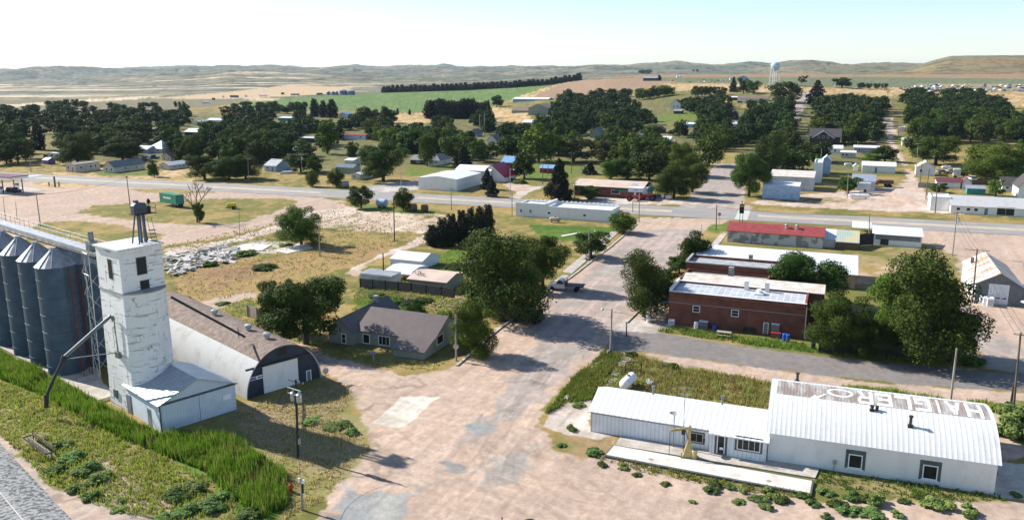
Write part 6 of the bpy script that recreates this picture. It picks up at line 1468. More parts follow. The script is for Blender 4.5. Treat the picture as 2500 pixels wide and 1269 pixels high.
# ---- water tower
wx, wy, wz = ground_at(1890, 206); k = wy / 850
wy = 850.; wx = (1890 - 1250) / FPX * (wy * CP + 12 * SP); wz = float(terrain(wx, wy))
wt = thing('water_tower', 'pale blue water tower on four white legs on the horizon', 'water tower', wx, wy, wz, .5)
ztop = zat(wy, 152) - wz; zb = zat(wy, 172) - wz; rt = 4.4; zm = (ztop * .55 + zb * .45)
MB().lathe([(.6, zb - .6), (rt * .62, zb + .2), (rt * .93, zb + 1.6), (rt, zm), (rt, zm + 1.4), (rt * .9, zm + 2.2), (rt * .55, ztop - .4), (.4, ztop), (.3, ztop + .8)], n=32).build('tank', 'tower_blue', wt, smooth=True)
MB().lathe([(rt + .35, zm - .2), (rt + .45, zm), (rt + .35, zm + .1)], n=32).build('balcony', 'tower_white', wt)
for k in range(4):
    t = math.pi / 2 * k + .4; MB().tube((rt * 1.25 * math.cos(t), rt * 1.25 * math.sin(t), 0), (rt * .9 * math.cos(t), rt * .9 * math.sin(t), zb + 1.6), .32).build('leg', 'tower_white', wt)
m = MB().tube((0, 0, 0), (0, 0, zb), .45)
for zf in (.33, .66):
    for k in range(4):
        t, t2 = math.pi / 2 * k + .4, math.pi / 2 * (k + 1) + .4; r = rt * (1.25 - .35 * zf)
        m.tube((r * math.cos(t), r * math.sin(t), zf * zb), (r * math.cos(t2), r * math.sin(t2), zf * zb), .08, n=4)
m.build('riser_pipe', 'tower_white', wt)
# far bins on the plain
for i, (px, d_, h_) in enumerate(((802, 10, 8), (813, 9, 8), (822, 9, 8), (838, 19, 12), (857, 19, 11))):
    gx, gy, gz = ground_at(px, 232); zc = gy * CP + 30 * SP; k = zc / FPX
    e = thing('far_grain_bin', 'hazy blue grain bin, %s from the left in the far cluster on the plain' % ORD[i], 'grain bin', gx, gy, gz, 0, 'far grain bins on the plain')
    dd = d_ * k; hh_ = h_ * k; MB().lathe([(dd / 2, 0), (dd / 2, hh_ * .85)], n=18).build('shell', 'haze_blue_bin', e); MB().lathe([(dd / 2 * 1.03, hh_ * .85), (.6, hh_ * 1.15)], n=18).build('cone_roof', 'cone_steel', e)
# ------------------------------------------------------------------ poles, lamps, signs
def pole(px, py, tx, ty, kind, label, mat='wood_pole', r=.14, arm=2.4, group=None, ang=GA, name=None, cat='utility pole'):
    x, y, z = ground_at(px, py); zc = y * CP + (CAM_H - z) * SP; h = zat(y, ty) - z
    zt2 = y * CP + (CAM_H - z - h) * SP
    lean = ((tx - 1250) / FPX * zt2 - x)      # how far the top stands off the foot
    lean = max(-.5, min(.5, lean))
    e = thing(name or 'utility_pole', label, cat, x, y, z, 0, group); T_ = Vector((lean, 0, h)); rr = max(r, zc * .00042)
    MB().tube((0, 0, -.05), T_, rr, rr * .72, 8).build('pole', mat, e)
    c = Vector((math.cos(ang), math.sin(ang), 0)); rs_ = max(.05, zc * .0003)
    if 'x' in kind:
        for k, zz in enumerate((.25,) + ((.95,) if 'X' in kind else ())):
            p = T_ * ((h - zz) / h); m = MB().tube(p - c * arm / 2, p + c * arm / 2, rs_, n=5); m.build('crossarm', mat, e)
            m = MB()
            for t in (-.48, -.25, .25, .48): q_ = p + c * arm * t; m.tube(q_, q_ + Vector((0, 0, .22)), rs_ * .8, rs_ * .5, 6)
            m.build('insulator', 'galv_plain', e)
    if 't' in kind:
        for s_ in ((-1, 1) if 'T' in kind else (1,)):
            p = T_ * ((h - 2.3) / h) + c * .42 * s_; m = MB().lathe([(.1, 0), (.26, .06), (.27, .85), (.15, .95), (.05, 1.15)], p, 12); m.build('transformer', 'galv_plain', e)
    if 'l' in kind:
        p = T_ * ((h - .25) / h); d = -c if 'L' in kind else c
        MB().path([p, p + d * .7 + Vector((0, 0, .15)), p + d * 1.25 + Vector((0, 0, .05))], max(.035, rs_ * .7), 5).build('lamp_arm', 'galv_plain', e)
        MB().lathe([(.1, .16), (.24, 0), (.2, -.12), (.05, -.2)], p + d * 1.3, 10).build('lamp_head', 'sign_back', e)
    return e
e = pole(728, 1114, 722, 926, 'xtT', 'dark pole carrying two grey transformers and three crossarms in the shed shadow', 'wood_dark', arm=2.2, ang=-.6)
h_ = zat(at(728, 1114)[1], 926)
for zz in (1.0, 1.55): 
    c = Vector((math.cos(-.6), math.sin(-.6), 0)); p = Vector((0, 0, h_ - zz)); MB().tube(p - c * .95, p + c * .95, .05, n=5).build('crossarm', 'galv_plain', e)
m = MB()
for s_ in (-1, 1): m.path([Vector((0, 0, h_ - .9)) + c * s_ * .8, Vector((0, 0, h_ - 1.5)) + c * s_ * .95, Vector((0, 0, h_ - 1.5 - .2)) + c * s_ * .45], .025, 4)
m.build('jumper_cable', 'galv_plain', e)
MB().box(.12, -.2, 1.4, .35, .1, 1.95).build('meter_box', 'galv_plain', e)
e = pole(738, 1244, 735, 1166, '', 'short stub pole with two white insulators beside the red hydrant', 'pole_pale', r=.11, cat='utility pole'); hh_ = zat(at(738, 1244)[1], 1166)
MB().box(-.22, -.06, hh_ - .35, -.05, .06, hh_ - .02).box(.1, -.1, hh_ - .5, .32, .1, hh_ - .2).build('insulator', 'pure_white', e); MB().box(.1, -.1, hh_ - 1.4, .22, .1, hh_ - .5).build('switch_box', 'black', e)
pole(1490, 862, 1494, 753, 'lL', 'pale wooden street lamp pole on the corner of the asphalt street', 'pole_pale', name='street_lamp', cat='street lamp')
pole(1438, 636, 1438, 560, 'l', 'wooden street lamp pole on the left pavement beside a round tree', 'pole_pale', name='street_lamp', cat='street lamp')
pole(781, 625, 778, 537, 'x', 'wooden pole with a tiny crossarm on the dry lot right of the lone tree', 'pole_pale', arm=1.3)
pole(963, 588, 961, 483, '', 'tall dark bare pole on the dry grass beside the gravel lane', 'wood_dark')
pole(937, 684, 935, 618, '', 'black bare pole standing by the slatted pergola', 'wood_dark')
e = pole(1114, 880, 1112, 768, '', 'grey pole with a round sign plate at the right gable of the grey house', 'pole_pale', name='sign_pole', cat='sign pole')
MB().lathe([(.36, -.02), (.36, .02)], (0, -.2, zat(at(1114, 880)[1], 845)), 18, 'y').build('sign_plate', 'sign_back', e)
pole(1247, 488, 1245, 412, 'l', 'tall slim street lamp between the spruces on the far verge', 'galv_plain', r=.1, name='street_lamp', cat='street lamp')
pole(1250, 527, 1250, 470, '', 'bare pole at the left end of the long white store', 'pole_pale')
pole(1102, 513, 1101, 458, 'x', 'wooden pole with crossarm in front of the large white metal building', 'pole_pale', arm=2)
pole(979, 455, 979, 416, '', 'bare pole beside the driveway left of the large white metal building', 'pole_pale')
pole(737, 424, 735, 376, 'xt', 'pole with crossarm and transformer right of the white boat', 'pole_pale')
pole(607, 440, 605, 386, 'x', 'pole with crossarm in front of the dark bushes left of the blue garage', 'pole_pale')
pole(880, 425, 879, 352, '', 'tall bare pole left of the huge full tree', 'pole_pale')
pole(318, 505, 309, 430, 'x', 'leaning pole at the highway edge of the gravel lot', 'wood_pole', arm=1.2)
pole(99, 552, 88, 472, 'x', 'wooden pole with crossarm on the dry island above the grain bins', 'pole_pale', arm=1.8)
pole(585, 580, 583, 503, '', 'slim grey post on the grass edge near the pale concrete remains', 'pole_pale', r=.08)
pole(42, 536, 38, 494, '', 'thin pole above the catwalk second from the left edge', 'pole_pale', r=.08); pole(13, 538, 8, 482, '', 'thin pole above the catwalk nearest the left edge', 'pole_pale', r=.08)
pole(76, 421, 72, 383, '', 'pole on the far verge left of the adobe cottage', 'pole_pale')
pole(364, 428, 361, 384, '', 'pole between the grey gabled cottage and the tin roofed cabin', 'pole_pale')
pole(1560, 542, 1561, 472, '', 'stout pole on the highway corner behind the last round street tree', 'pole_pale')
pole(1545, 518, 1545, 490, '', 'short dark post right of the long white store', 'wood_dark', r=.08)
pole(1403, 483, 1403, 446, 'x', 'green grey pole beside the large black spruce', 'grey_steel', arm=1.4)
pole(1748, 561, 1750, 500, '', 'brown pole by the stop sign at the main crossing', 'wood_pole')
pole(2122, 577, 2122, 520, '', 'pale pole beside the open white carport', 'pole_pale')
pole(2325, 624, 2337, 516, 'xt', 'pole with crossarm and transformer standing on the right gravel lot', 'pole_pale', arm=3)
pole(2374, 738, 2386, 607, 'x', 'tall brown pole with long crossarm at the corner of the grey garage', 'wood_pole', arm=3.6)
pole(2321, 975, 2336, 850, '', 'pale bare pole rising behind the arched hall roof', 'pole_pale')
e = pole(2475, 988, 2492, 812, 'x', 'dark weathered pole at the right edge with a stub post beside it', 'wood_pole', arm=1.4)
pole(2468, 985, 2476, 935, '', 'short dark stub post left of the weathered right edge pole', 'wood_dark')
pole(2068, 484, 2071, 426, '', 'pale pole beside the leafy tree at the white gas tank', 'pole_pale')
pole(2236, 432, 2240, 350, 'x', 'tall pole left of the little gabled cottage', 'pole_pale', arm=1.6)
pole(2245, 458, 2252, 388, '', 'brown pole in front of the little gabled cottage', 'wood_pole')
pole(2260, 485, 2269, 412, '', 'brown pole standing left of the maroon roofed cottage', 'wood_pole')
pole(2283, 520, 2289, 446, 'x', 'pole with crossarm before the white shop block', 'wood_pole')
pole(2206, 377, 2208, 332, '', 'pole in front of the silver roofed shed', 'pole_pale'); pole(2193, 337, 2193, 304, '', 'green grey pole near the tiny white hut', 'grey_steel')
pole(2002, 432, 2006, 363, '', 'pole between the white false front and the blue door garage', 'pole_pale')
pole(1838, 328, 1840, 309, 'l', 'white street lamp on the side road below the bungalow', 'pure_white', name='street_lamp', cat='street lamp')
pole(1395, 424, 1396, 373, 'x', 'pole with crossarm behind the tip of the large spruce', 'wood_pole')
pole(1325, 450, 1325, 396, '', 'brown pole in front of the little blue roofed shelter', 'wood_pole'); pole(1338, 428, 1338, 392, '', 'second pole right of the little blue roofed shelter', 'wood_pole')
pole(1469, 388, 1469, 344, 'x', 'pole among the trees right of the olive tree', 'wood_pole', arm=1.6); pole(1562, 350, 1563, 316, '', 'pole beside the dark shed with the blue roof', 'pole_pale')
pole(1170, 332, 1172, 278, '', 'tall pole in the grove left of the steep white gable', 'pole_pale'); pole(1182, 330, 1183, 276, '', 'second tall pole in the grove left of the steep white gable', 'pole_pale')
pole(2158, 222, 2157, 202, '', 'tiny pole at the end of the ridge hedge', 'pole_pale', r=.1); pole(2166, 245, 2168, 225, '', 'tiny pole above the top of the upper alley', 'pole_pale', r=.1)
pole(1529, 820, 1530, 786, '', 'short leaning dark post at the street corner', 'wood_dark', r=.1)
pole(1485, 868, 1485, 855, '', 'thick pale stump post at the end of the garden walk', 'pole_pale', r=.22, name='bollard', cat='bollard')
pole(1713, 567, 1713, 547, '', 'short pale post above the airy street tree', 'pole_pale', r=.08)
pole(1613, 806, 1613, 790, '', 'thin wooden stake in front of the brick shop corner', 'wood_pole', r=.05)
pole(795, 926, 795, 898, '', 'post of the round sign behind the quonset corner', 'grey_steel', r=.04, name='sign_post', cat='sign post') if 0 else None
def wire(a, b, ha, hb, label, n=3, sag=.8):
    A_ = Vector(ground_at(*a)); B_ = Vector(ground_at(*b)); e = thing('power_line', label, 'power line', A_.x, A_.y, A_.z + zat(A_.y, ha) - A_.z - .2, 0); P0 = Vector((A_.x, A_.y, zat(A_.y, ha) - .2)); P1 = Vector((B_.x, B_.y, zat(B_.y, hb) - .2)); s_ = (P1 - P0); c_ = Vector((-s_.y, s_.x, 0)).normalized()
    for k in range(n):
        o_ = c_ * (k - (n - 1) / 2) * .7; pts = [s_ * (i / 10) + o_ + Vector((0, 0, -4 * sag * (i / 10) * (1 - i / 10))) for i in range(11)]
        MB().path(pts, .022, 3).build('cable', 'dark_steel', e)
for a, b, ha, hb, l_, n_ in (((728, 1114), (738, 1244), 930, 1168, 'short slack line between the transformer pole and the stub pole', 1), ((2475, 988), (2374, 738), 815, 610, 'sagging line from the weathered right pole to the garage pole', 3), ((2374, 738), (2325, 624), 610, 518, 'line from the garage pole to the transformer pole on the lot', 3), ((318, 505), (99, 552), 432, 474, 'line crossing the gravel lot left of the cargo trailer', 2), ((607, 440), (737, 424), 388, 378, 'line between the two poles beside the blue garage', 2), ((1490, 862), (2321, 975), 756, 852, 'long line over the asphalt street behind the arched hall', 1), ((963, 588), (781, 625), 485, 539, 'line across the dry vacant lot', 2), ((1250, 527), (1102, 513), 472, 460, 'line along the highway left of the long white store', 2), ((1403, 483), (1247, 488), 449, 414, 'line along the far verge past the large spruce', 2), ((1748, 561), (2122, 577), 502, 522, 'line behind the red metal roof', 2), ((2122, 577), (2325, 624), 522, 518, 'line from the carport pole to the lot transformer pole', 2), ((2245, 458), (2260, 485), 390, 414, 'short line in front of the little gabled cottage', 2)): wire(a, b, ha, hb, l_, n_)
def sign(px, py, ty, kind, label, mat, size=.4, ang=GA):
    x, y, z = ground_at(px, py); h = zat(y, ty) - z; e = thing('road_sign', label, 'sign', x, y, z, ang)
    MB().tube((0, 0, 0), (0, 0, h), .05, n=6).build('sign_post', 'galv_plain', e)
    if kind == 'o': MB().lathe([(size, -.02), (size, .02)], (0, -.06, h - size), 8 if mat == 'sign_red' else 16, 'y').build('sign_plate', mat, e)
    else: MB().box(-size, -.06, h - size * 1.2, size, -.03, h).build('sign_plate', mat, e)
    return e
sign(796, 927, 897, 'o', 'back of a round sign at the right end of the quonset', 'sign_back', .38, .5)
e = sign(1755, 552, 519, 'o', 'red octagonal stop sign at the highway corner', 'sign_red', .42)
sx_ = at(1755, 552); hh_ = zat(sx_[1], 519)
MB().box(-.3, -.095, hh_ - .48, .3, -.085, hh_ - .36).build('sign_lettering', 'pure_white', e)
sign(1617, 500, 474, 'o', 'back of a round sign right of the corner store', 'sign_back', .5); sign(1631, 486, 477, 'b', 'small white square sign by the far corner kerb', 'pure_white', .8)
x, y = at(1809, 545); e = thing('banner_post', 'dark post with black banner box at the crosswalk', 'signal post', x, y, 0, GA); hh_ = zat(y, 490)
MB().tube((-.35, 0, 0), (-.35, 0, hh_ - 1), .07).tube((.35, 0, 0), (.35, 0, hh_ - 1), .07).build('post', 'dark_steel', e); MB().box(-.55, -.15, hh_ - 3.2, .55, .15, hh_ - .9).tube((0, 0, hh_ - .9), (0, 0, hh_), .1).build('banner', 'black', e)
MB().box(-.4, -.16, hh_ - 1.5, .4, -.151, hh_ - 1.2).build('amber_panel', 'tractor_yellow', e)
x, y = at(135, 457); e = thing('monument_sign', 'small dark post sign on the grass island left of the highway', 'sign', x, y, 0, GA); hh_ = zat(y, 431)
MB().box(-.2, -.2, 0, .2, .2, hh_).build('post', 'trim_dark', e); MB().box(-3, -.1, .2, -2.5, .1, 1.6).box(1.6, -.1, .2, 2.1, .1, 1.9).build('side_panel', 'grey_steel', e)
# mailbox, hydrant
x, y = at(912, 883); e = thing('mailbox', 'grey double mailbox on a post in front of the grey house', 'mailbox', x, y, 0, GA)
MB().box(-.06, -.06, 0, .06, .06, 1.1).build('post', 'pole_pale', e); MB().box(-.4, -.25, 1.1, .05, .25, 1.42).box(.1, -.22, 1.1, .4, .22, 1.36).build('box', 'grey_steel', e)
x, y = at(711, 1200); e = thing('fire_hydrant', 'red fire hydrant at the edge of the tall green weeds', 'fire hydrant', x, y, 0, 0)
MB().lathe([(.22, 0), (.22, .06), (.14, .08), (.14, .62), (.19, .64), (.17, .74), (.08, .84), (.04, .9)], n=14).build('body', 'hydrant_red', e); MB().tube((-.26, 0, .5), (.26, 0, .5), .07, n=8).tube((0, -.25, .45), (0, 0, .45), .08, n=8).build('nozzle', 'hydrant_red', e)

# ------------------------------------------------------------------ fences
def fence(pts, h, mat, label, rail=True, post='wood_dark', cap=None):
    W = [Vector(at(*q_)) for q_ in pts]; x0, y0 = W[0]; a = math.atan2(W[1].y - W[0].y, W[1].x - W[0].x); e = thing('fence', label, 'fence', x0, y0, 0, a)
    R = Matrix.Rotation(-a, 2); L = [R @ (w_ - W[0]) for w_ in W]; m = MB(); pm = []
    for p_, q_ in zip(L, L[1:]):
        d = (q_ - p_); n_ = max(1, int(d.length / 2.4)); t = Vector((-d.y, d.x)).normalized() * .03
        m.extrude([tuple(p_ - t), tuple(q_ - t), tuple(q_ + t), tuple(p_ + t)], .05, h, 'z')
        for k in range(n_ + 1): pm.append(p_ + d * k / n_)
    m.build('boards', mat, e); m = MB()
    for k in pm: m = MB().box(k.x - .07, k.y - .14, 0, k.x + .07, k.y - .035, h + .08); m.build('post', post, e)
    return e
fence([(605, 773), (652, 787)], 1.9, 'picket', 'pale slatted fence at the left end of the yard behind the quonset', post='picket')
fence([(654, 788), (726, 812)], 1.5, 'wood_dark', 'dark plank fence continuing right from the pale slatted one')
fence([(880, 702), (1005, 714), (1078, 724), (1110, 728)], 1.7, 'wood_grey', 'weathered plank fence in front of the three back yard sheds')
fence([(1998, 860), (2120, 868), (2325, 883)], 2.3, 'wood_dark', 'long dark weathered plank fence along the asphalt street')
fence([(2241, 458), (2288, 460)], 1.7, 'picket', 'grey board fence at the little gabled cottage', post='picket')
fence([(2372, 452), (2430, 452)], 1.6, 'wood_brown', 'brown board fence right of the maroon hut', post='wood_brown')
fence([(2096, 600), (2130, 598)], 2.6, 'wood_dark', 'dark plank wall between the corrugated shed and the open fronted store')
# ------------------------------------------------------------------ vehicles
def car(px, py, L, W_, H_, ang, label, mat='car_white', cat='car', name='parked_car', style='sedan', group=None, parts=True):
    x, y, z = ground_at(px, py); e = thing(name, label, cat, x, y, z, ang, group); r = .34
    if style == 'sedan': low = [(-.5, .32), (.5, .32), (.5, .55), (.47, .66), (.26, .72), (-.3, .74), (-.49, .68)]; cab = [(-.33, .72), (-.22, 1), (.08, 1), (.22, .70)]
    elif style == 'suv': low = [(-.5, .25), (.5, .25), (.5, .5), (.46, .6), (.27, .64), (-.48, .64)]; cab = [(-.47, .62), (-.43, 1), (.12, 1), (.26, .62)]
    else: low = [(-.5, .25), (.5, .25), (.5, .45), (.46, .58), (.27, .62), (-.5, .55)]; cab = [(-.05, .55), (-.04, 1), (.14, 1), (.25, .60)]
    def prof(pl): return [(u * L, v * H_) for u, v in pl]
    MB().extrude(prof(low), -W_ / 2, W_ / 2, 'y').build('body', mat, e)
    MB().extrude([(u, v * .995) for u, v in prof(cab)], -W_ * .42, W_ * .42, 'y').build('window_band', 'window_glass', e)
    tp = [c for c in cab if c[1] == 1]; MB().box(tp[0][0] * L - .02, -W_ * .43, H_ * .985, tp[-1][0] * L + .02, W_ * .43, H_ * 1.01).build('car_roof', mat, e)
    if parts:
        for sx_ in (-.31, .32):
            for sy in (-1, 1): MB().tube((sx_ * L, sy * W_ * .40, r), (sx_ * L, sy * W_ * .51, r), r, n=14).build('wheel', 'rubber', e)
    return e
x, y = at(1382, 708); tk = thing('flatbed_truck', 'white cab flatbed pickup with black deck parked under the big trees', 'truck', x, y, 0, math.radians(-15))
MB().extrude([(-1.6, .5), (-.1, .5), (-.1, 1.15), (-.55, 1.95), (-1.25, 1.98), (-1.75, 1.2), (-2.9, 1.1), (-3.05, .5)], -.95, .95, 'y').build('cab', 'car_white', tk)
MB().extrude([(-1.55, 1.25), (-.25, 1.25), (-.6, 1.86), (-1.25, 1.88)], -.965, .965, 'y').build('cab_window', 'window_glass', tk)
MB().box(.05, -1.1, .95, 3.2, 1.1, 1.08).box(.0, -1.1, 1.08, .1, 1.1, 1.85).build('deck', 'black', tk)
for sx_ in (-2.3, 1.9):
    for sy in (-1, 1): MB().tube((sx_, sy * .72, .4), (sx_, sy * .96, .4), .4, n=16).build('wheel', 'rubber', tk)
car(1288, 784, 5.0, 2.0, 1.75, math.radians(155), 'black car parked in deep shade under the largest street tree', 'car_black', style='suv')
car(34, 470, 5.0, 1.95, 1.6, GA, 'black car under the fuel canopy', 'car_black', style='suv')
car(351, 391, 5.6, 2.0, 1.7, GA + .2, 'silver pickup parked beneath the pyramid roofed house', 'car_silver', style='pickup')
car(373, 388, 5.6, 2.0, 1.8, GA + .3, 'dark pickup parked right of the silver one', 'car_blue', style='pickup')
car(2300, 424, 4.8, 1.9, 1.5, .1, 'silver car nearest the little gabled cottage', 'car_silver'); car(2317, 421, 4.8, 1.9, 1.5, .6, 'white car left of the tall white truck cab', 'car_white')
car(2372, 440, 5.0, 2.0, 1.6, 1.4, 'white car seen from behind by the brown board fence', 'car_white', style='suv')
x, y, z = ground_at(2338, 434); e = thing('box_truck', 'white tall truck cab with black box behind the cottage', 'truck', x, y, z, GA)
MB().box(-1.6, -1.2, .6, .7, 1.2, 3.2).build('cab', 'car_white', e); MB().box(-1.65, -1, 1.8, -1.6, 1, 2.7).build('windscreen', 'window_glass', e); MB().box(.8, -1.2, .9, 3.0, 1.2, 3.4).build('box', 'black', e)
for sx_ in (-.9, 2.2):
    for sy in (-1, 1): MB().tube((sx_, sy * .9, .5), (sx_, sy * 1.2, .5), .5, n=12).build('wheel', 'rubber', e)
x, y, z = ground_at(2152, 456); e = thing('dump_truck', 'old orange cab grain truck with dark box on the gravel lot', 'truck', x, y, z, GA + .15)
MB().extrude([(-3.6, .7), (-1.2, .7), (-1.2, 2.2), (-1.9, 2.25), (-2.3, 1.6), (-3.5, 1.5)], -.95, .95, 'y').build('cab', 'orange_paint', e); MB().box(-1.1, -1.2, 1.1, 3.4, 1.2, 2.3).box(-1.1, -1.2, 2.3, -.95, 1.2, 2.6).build('grain_box', 'wood_brown', e)
for sx_ in (-2.7, 1.4, 2.5):
    for sy in (-1, 1): MB().tube((sx_, sy * .8, .5), (sx_, sy * 1.15, .5), .5, n=12).build('wheel', 'rubber', e)
x, y, z = ground_at(2107, 468); e = thing('food_trailer', 'white box trailer with arched front standing beside the leafy tree', 'trailer', x, y, z, GA + .05)
MB().extrude([(-2.2, .6), (2.1, .6), (2.1, 2.9), (-1.7, 2.9), (-2.2, 2.4)], -1.05, 1.05, 'y').build('body', 'car_white', e); MB().box(-1.6, -1.09, 1.6, 1.0, -1.055, 2.4).build('hatch', 'white_ribbed', e); MB().tube((.5, -1.1, .42), (.5, -.8, .42), .42, n=14).build('wheel', 'rubber', e)
x, y, z = ground_at(142, 391); e = thing('camper_trailer', 'long white camper trailer under the trees at the far left', 'camper', x, y, z, GA)
MB().extrude([(-4.3, .6), (4.2, .6), (4.3, 2.9), (-3.6, 3.2), (-4.5, 2.0)], -1.2, 1.2, 'y').build('body', 'car_white', e); MB().box(-2.5, -1.22, 1.6, -1.5, -1.2, 2.3).box(.5, -1.22, 1.6, 1.5, -1.2, 2.3).build('window', 'window_glass', e)
for sx_ in (.2, 1.2): MB().tube((sx_, -1.21, .4), (sx_, -.9, .4), .4, n=12).build('wheel', 'rubber', e)
x, y, z = ground_at(702, 424); e = thing('boat', 'upturned white boat lying on the grass right of the blue garage', 'boat', x, y, z, .15)
MB().extrude([(-2.6, 0), (-2.4, .6), (-1.8, .9), (1.9, 1.0), (2.6, .5), (2.7, 0)], -.75, .75, 'y').build('hull', 'car_white', e); MB().box(-2.3, -.78, .25, 2.4, -.76, .38).build('rub_rail', 'grey_steel', e)
def tractor(px, py, label, body, ang, s=1.0):
    x, y, z = ground_at(px, py); e = thing('tractor', label, 'tractor', x, y, z, ang)
    MB().extrude([(-.6, .9), (2.1, .9), (2.15, 1.5), (.4, 1.75), (-.6, 1.5)], -.4, .4, 'y').build('hood', body, e)
    MB().box(-1.4, -.35, .8, -.6, .35, 1.3).box(-1.45, -.3, 1.3, -1.25, .3, 1.8).build('seat', 'black', e); MB().tube((1.2, 0, 1.6), (1.2, 0, 2.4), .05).build('exhaust', 'black', e)
    for sy in (-1, 1):
        w_ = MB().tube((-1.1, sy * .55, .8), (-1.1, sy * .95, .8), .8, n=20).build('rear_wheel', 'rubber', e); MB().tube((-1.1, sy * .5, .8), (-1.1, sy * .97, .8), .4, n=14).build('rim', 'tractor_yellow' if body == 'tractor_green' else body, w_)
        w_ = MB().tube((1.7, sy * .6, .42), (1.7, sy * .85, .42), .42, n=16).build('front_wheel', 'rubber', e); MB().tube((1.7, sy * .58, .42), (1.7, sy * .87, .42), .2, n=10).build('rim', 'tractor_yellow' if body == 'tractor_green' else body, w_)
    return e
tractor(1547, 491, 'old red tractor parked under the canopy of the corner store', 'car_red', GA); tractor(1585, 489, 'second red tractor right of the canopy post', 'car_red', GA + 3.1)
tractor(1262, 1325, 'green and yellow tractor just entering the bottom edge of the picture', 'tractor_green', math.radians(185))
for px, py, a_, mt, st_, l_ in ((1806, 252, .1, 'car_blue', 'suv', 'blue car at the left end of the ranch house'), (1822, 253, .2, 'car_silver', 'pickup', 'silver pickup in front of the ranch house'), (2120, 318, 1.2, 'car_white', 'suv', 'white vehicle nearest the upper alley woods'), (2142, 322, 1.4, 'car_white', 'pickup', 'white pickup beside the upper alley'), (2130, 306, .3, 'car_silver', 'sedan', 'silver car deepest in the upper alley yard'), (640, 352, .2, 'car_white', 'suv', 'white car among the woods above the blue garage'), (930, 362, .3, 'car_white', 'pickup', 'white pickup right of the red roofed trailer'), (1275, 320, .2, 'car_silver', 'sedan', 'silver car by the steep white shed roof'), (1690, 330, 1.1, 'car_tan', 'sedan', 'tan car on the lane right of the red shed'), (2335, 446, .2, 'car_blue', 'sedan', 'blue car in front of the tall white truck cab')): car(px, py, 4.9, 1.9, 1.6, a_, l_, mt, style=st_)
# green trailer
x, y = at(425, 504); e = thing('cargo_trailer', 'long green cargo trailer parked on the grass island', 'trailer', x, y, 0, math.radians(-38)); L_ = 5.3
MB().box(-L_, -1.2, .9, L_ * .65, 1.2, 3.6).build('box', 'green_paint', e)
m = MB()
for k in range(9): m.box(-3.2 + k * .45, -1.215, 2.2, -2.95 + k * .45, -1.2, 2.75)
m.build('side_lettering', 'pure_white', e); MB().box(L_ * .65, -.9, 1.2, L_ * .65 + .03, .9, 3.3).build('rear_door', 'teal_wall', e)
for sx_ in (1.2, 2.4):
    for sy in (-1, 1): MB().tube((sx_, sy * .8, .5), (sx_, sy * 1.18, .5), .5, n=14).build('wheel', 'rubber', e)
# ------------------------------------------------------------------ tanks, bales, machines
def tank(px, py, L, r, ang, label, mat='pure_white', legs=True):
    x, y, z = ground_at(px, py); e = thing('gas_tank', label, 'gas tank', x, y, z, ang); c = r + .3
    MB().lathe([(.05, -L / 2), (r * .6, -L / 2 + .1), (r * .92, -L / 2 + .3), (r, -L / 2 + .5), (r, L / 2 - .5), (r * .92, L / 2 - .3), (r * .6, L / 2 - .1), (.05, L / 2)], (0, 0, c), 20, 'x').build('shell', mat, e, smooth=True)
    MB().lathe([(.2, c + r - .04), (.2, c + r + .15), (.12, c + r + .2)], n=10).build('valve_dome', 'grey_steel', e)
    [MB().box(q_ * L * .3 - .1, -.4, 0, q_ * L * .3 + .1, .4, .4).build('cradle', 'concrete_grey', e) for q_ in (-1, 1)]
    return e
tank(1533, 946, 3.6, .62, math.radians(62), 'large white gas tank lying diagonally behind the long white shop')
tank(2097, 485, 6.2, .6, GA + .1, 'long white gas tank on the gravel lot by the highway')
tank(2310, 413, 4, .5, .1, 'white gas tank on the grass left of the vivid trees'); tank(2070, 406, 3.2, .5, .1, 'pale gas tank between the hut and the mobile home')
tank(2052, 700, 3.6, .6, .2, 'silver gas tank beside the tan hall', 'galv_plain'); tank(1355, 543, 3, .55, -.3, 'beige gas tank on the lawn before the long white store', 'car_tan')
x, y = at(933, 506); e = thing('white_tank', 'white square tank between the two roadside trees', 'tank', x, y, 0, GA); MB().lathe([(1.0, -1.4), (1.1, -1.2), (1.1, 1.2), (1.0, 1.4)], (0, 0, 1.3), 16, 'x').build('shell', 'pale_blue', e); [MB().box(q_ - .1, -.8, 0, q_ + .1, .8, .6).build('cradle', 'dark_steel', e) for q_ in (-.9, .9)]
def bale(px, py, r, L, label, mat='hay', a=.5):
    x, y, z = ground_at(px, py); e = thing('hay_bale', label, 'hay bale', x, y, z, a)
    o = MB().lathe([(.1, -L / 2), (r * .96, -L / 2), (r, -L / 2 + .1), (r, L / 2 - .1), (r * .96, L / 2), (.1, L / 2)], (0, 0, r), 20, 'x').build('roll', mat, e)
    m = MB()
    for k in range(6): m.lathe([(r + .012, -L / 2 + .2 + k * L / 7), (r + .02, -L / 2 + .24 + k * L / 7), (r + .012, -L / 2 + .28 + k * L / 7)], (0, 0, r), 20, 'x')
    m.build('twine', 'wood_brown', e)
bale(1009, 515, 1.0, 1.7, 'round hay bale left one of the roadside pair'); bale(1037, 516, .95, 1.5, 'round hay bale right one of the roadside pair')
bale(843, 458, 1.1, 2.2, 'grey round bale by the highway near the young trees', 'concrete_grey', .4)
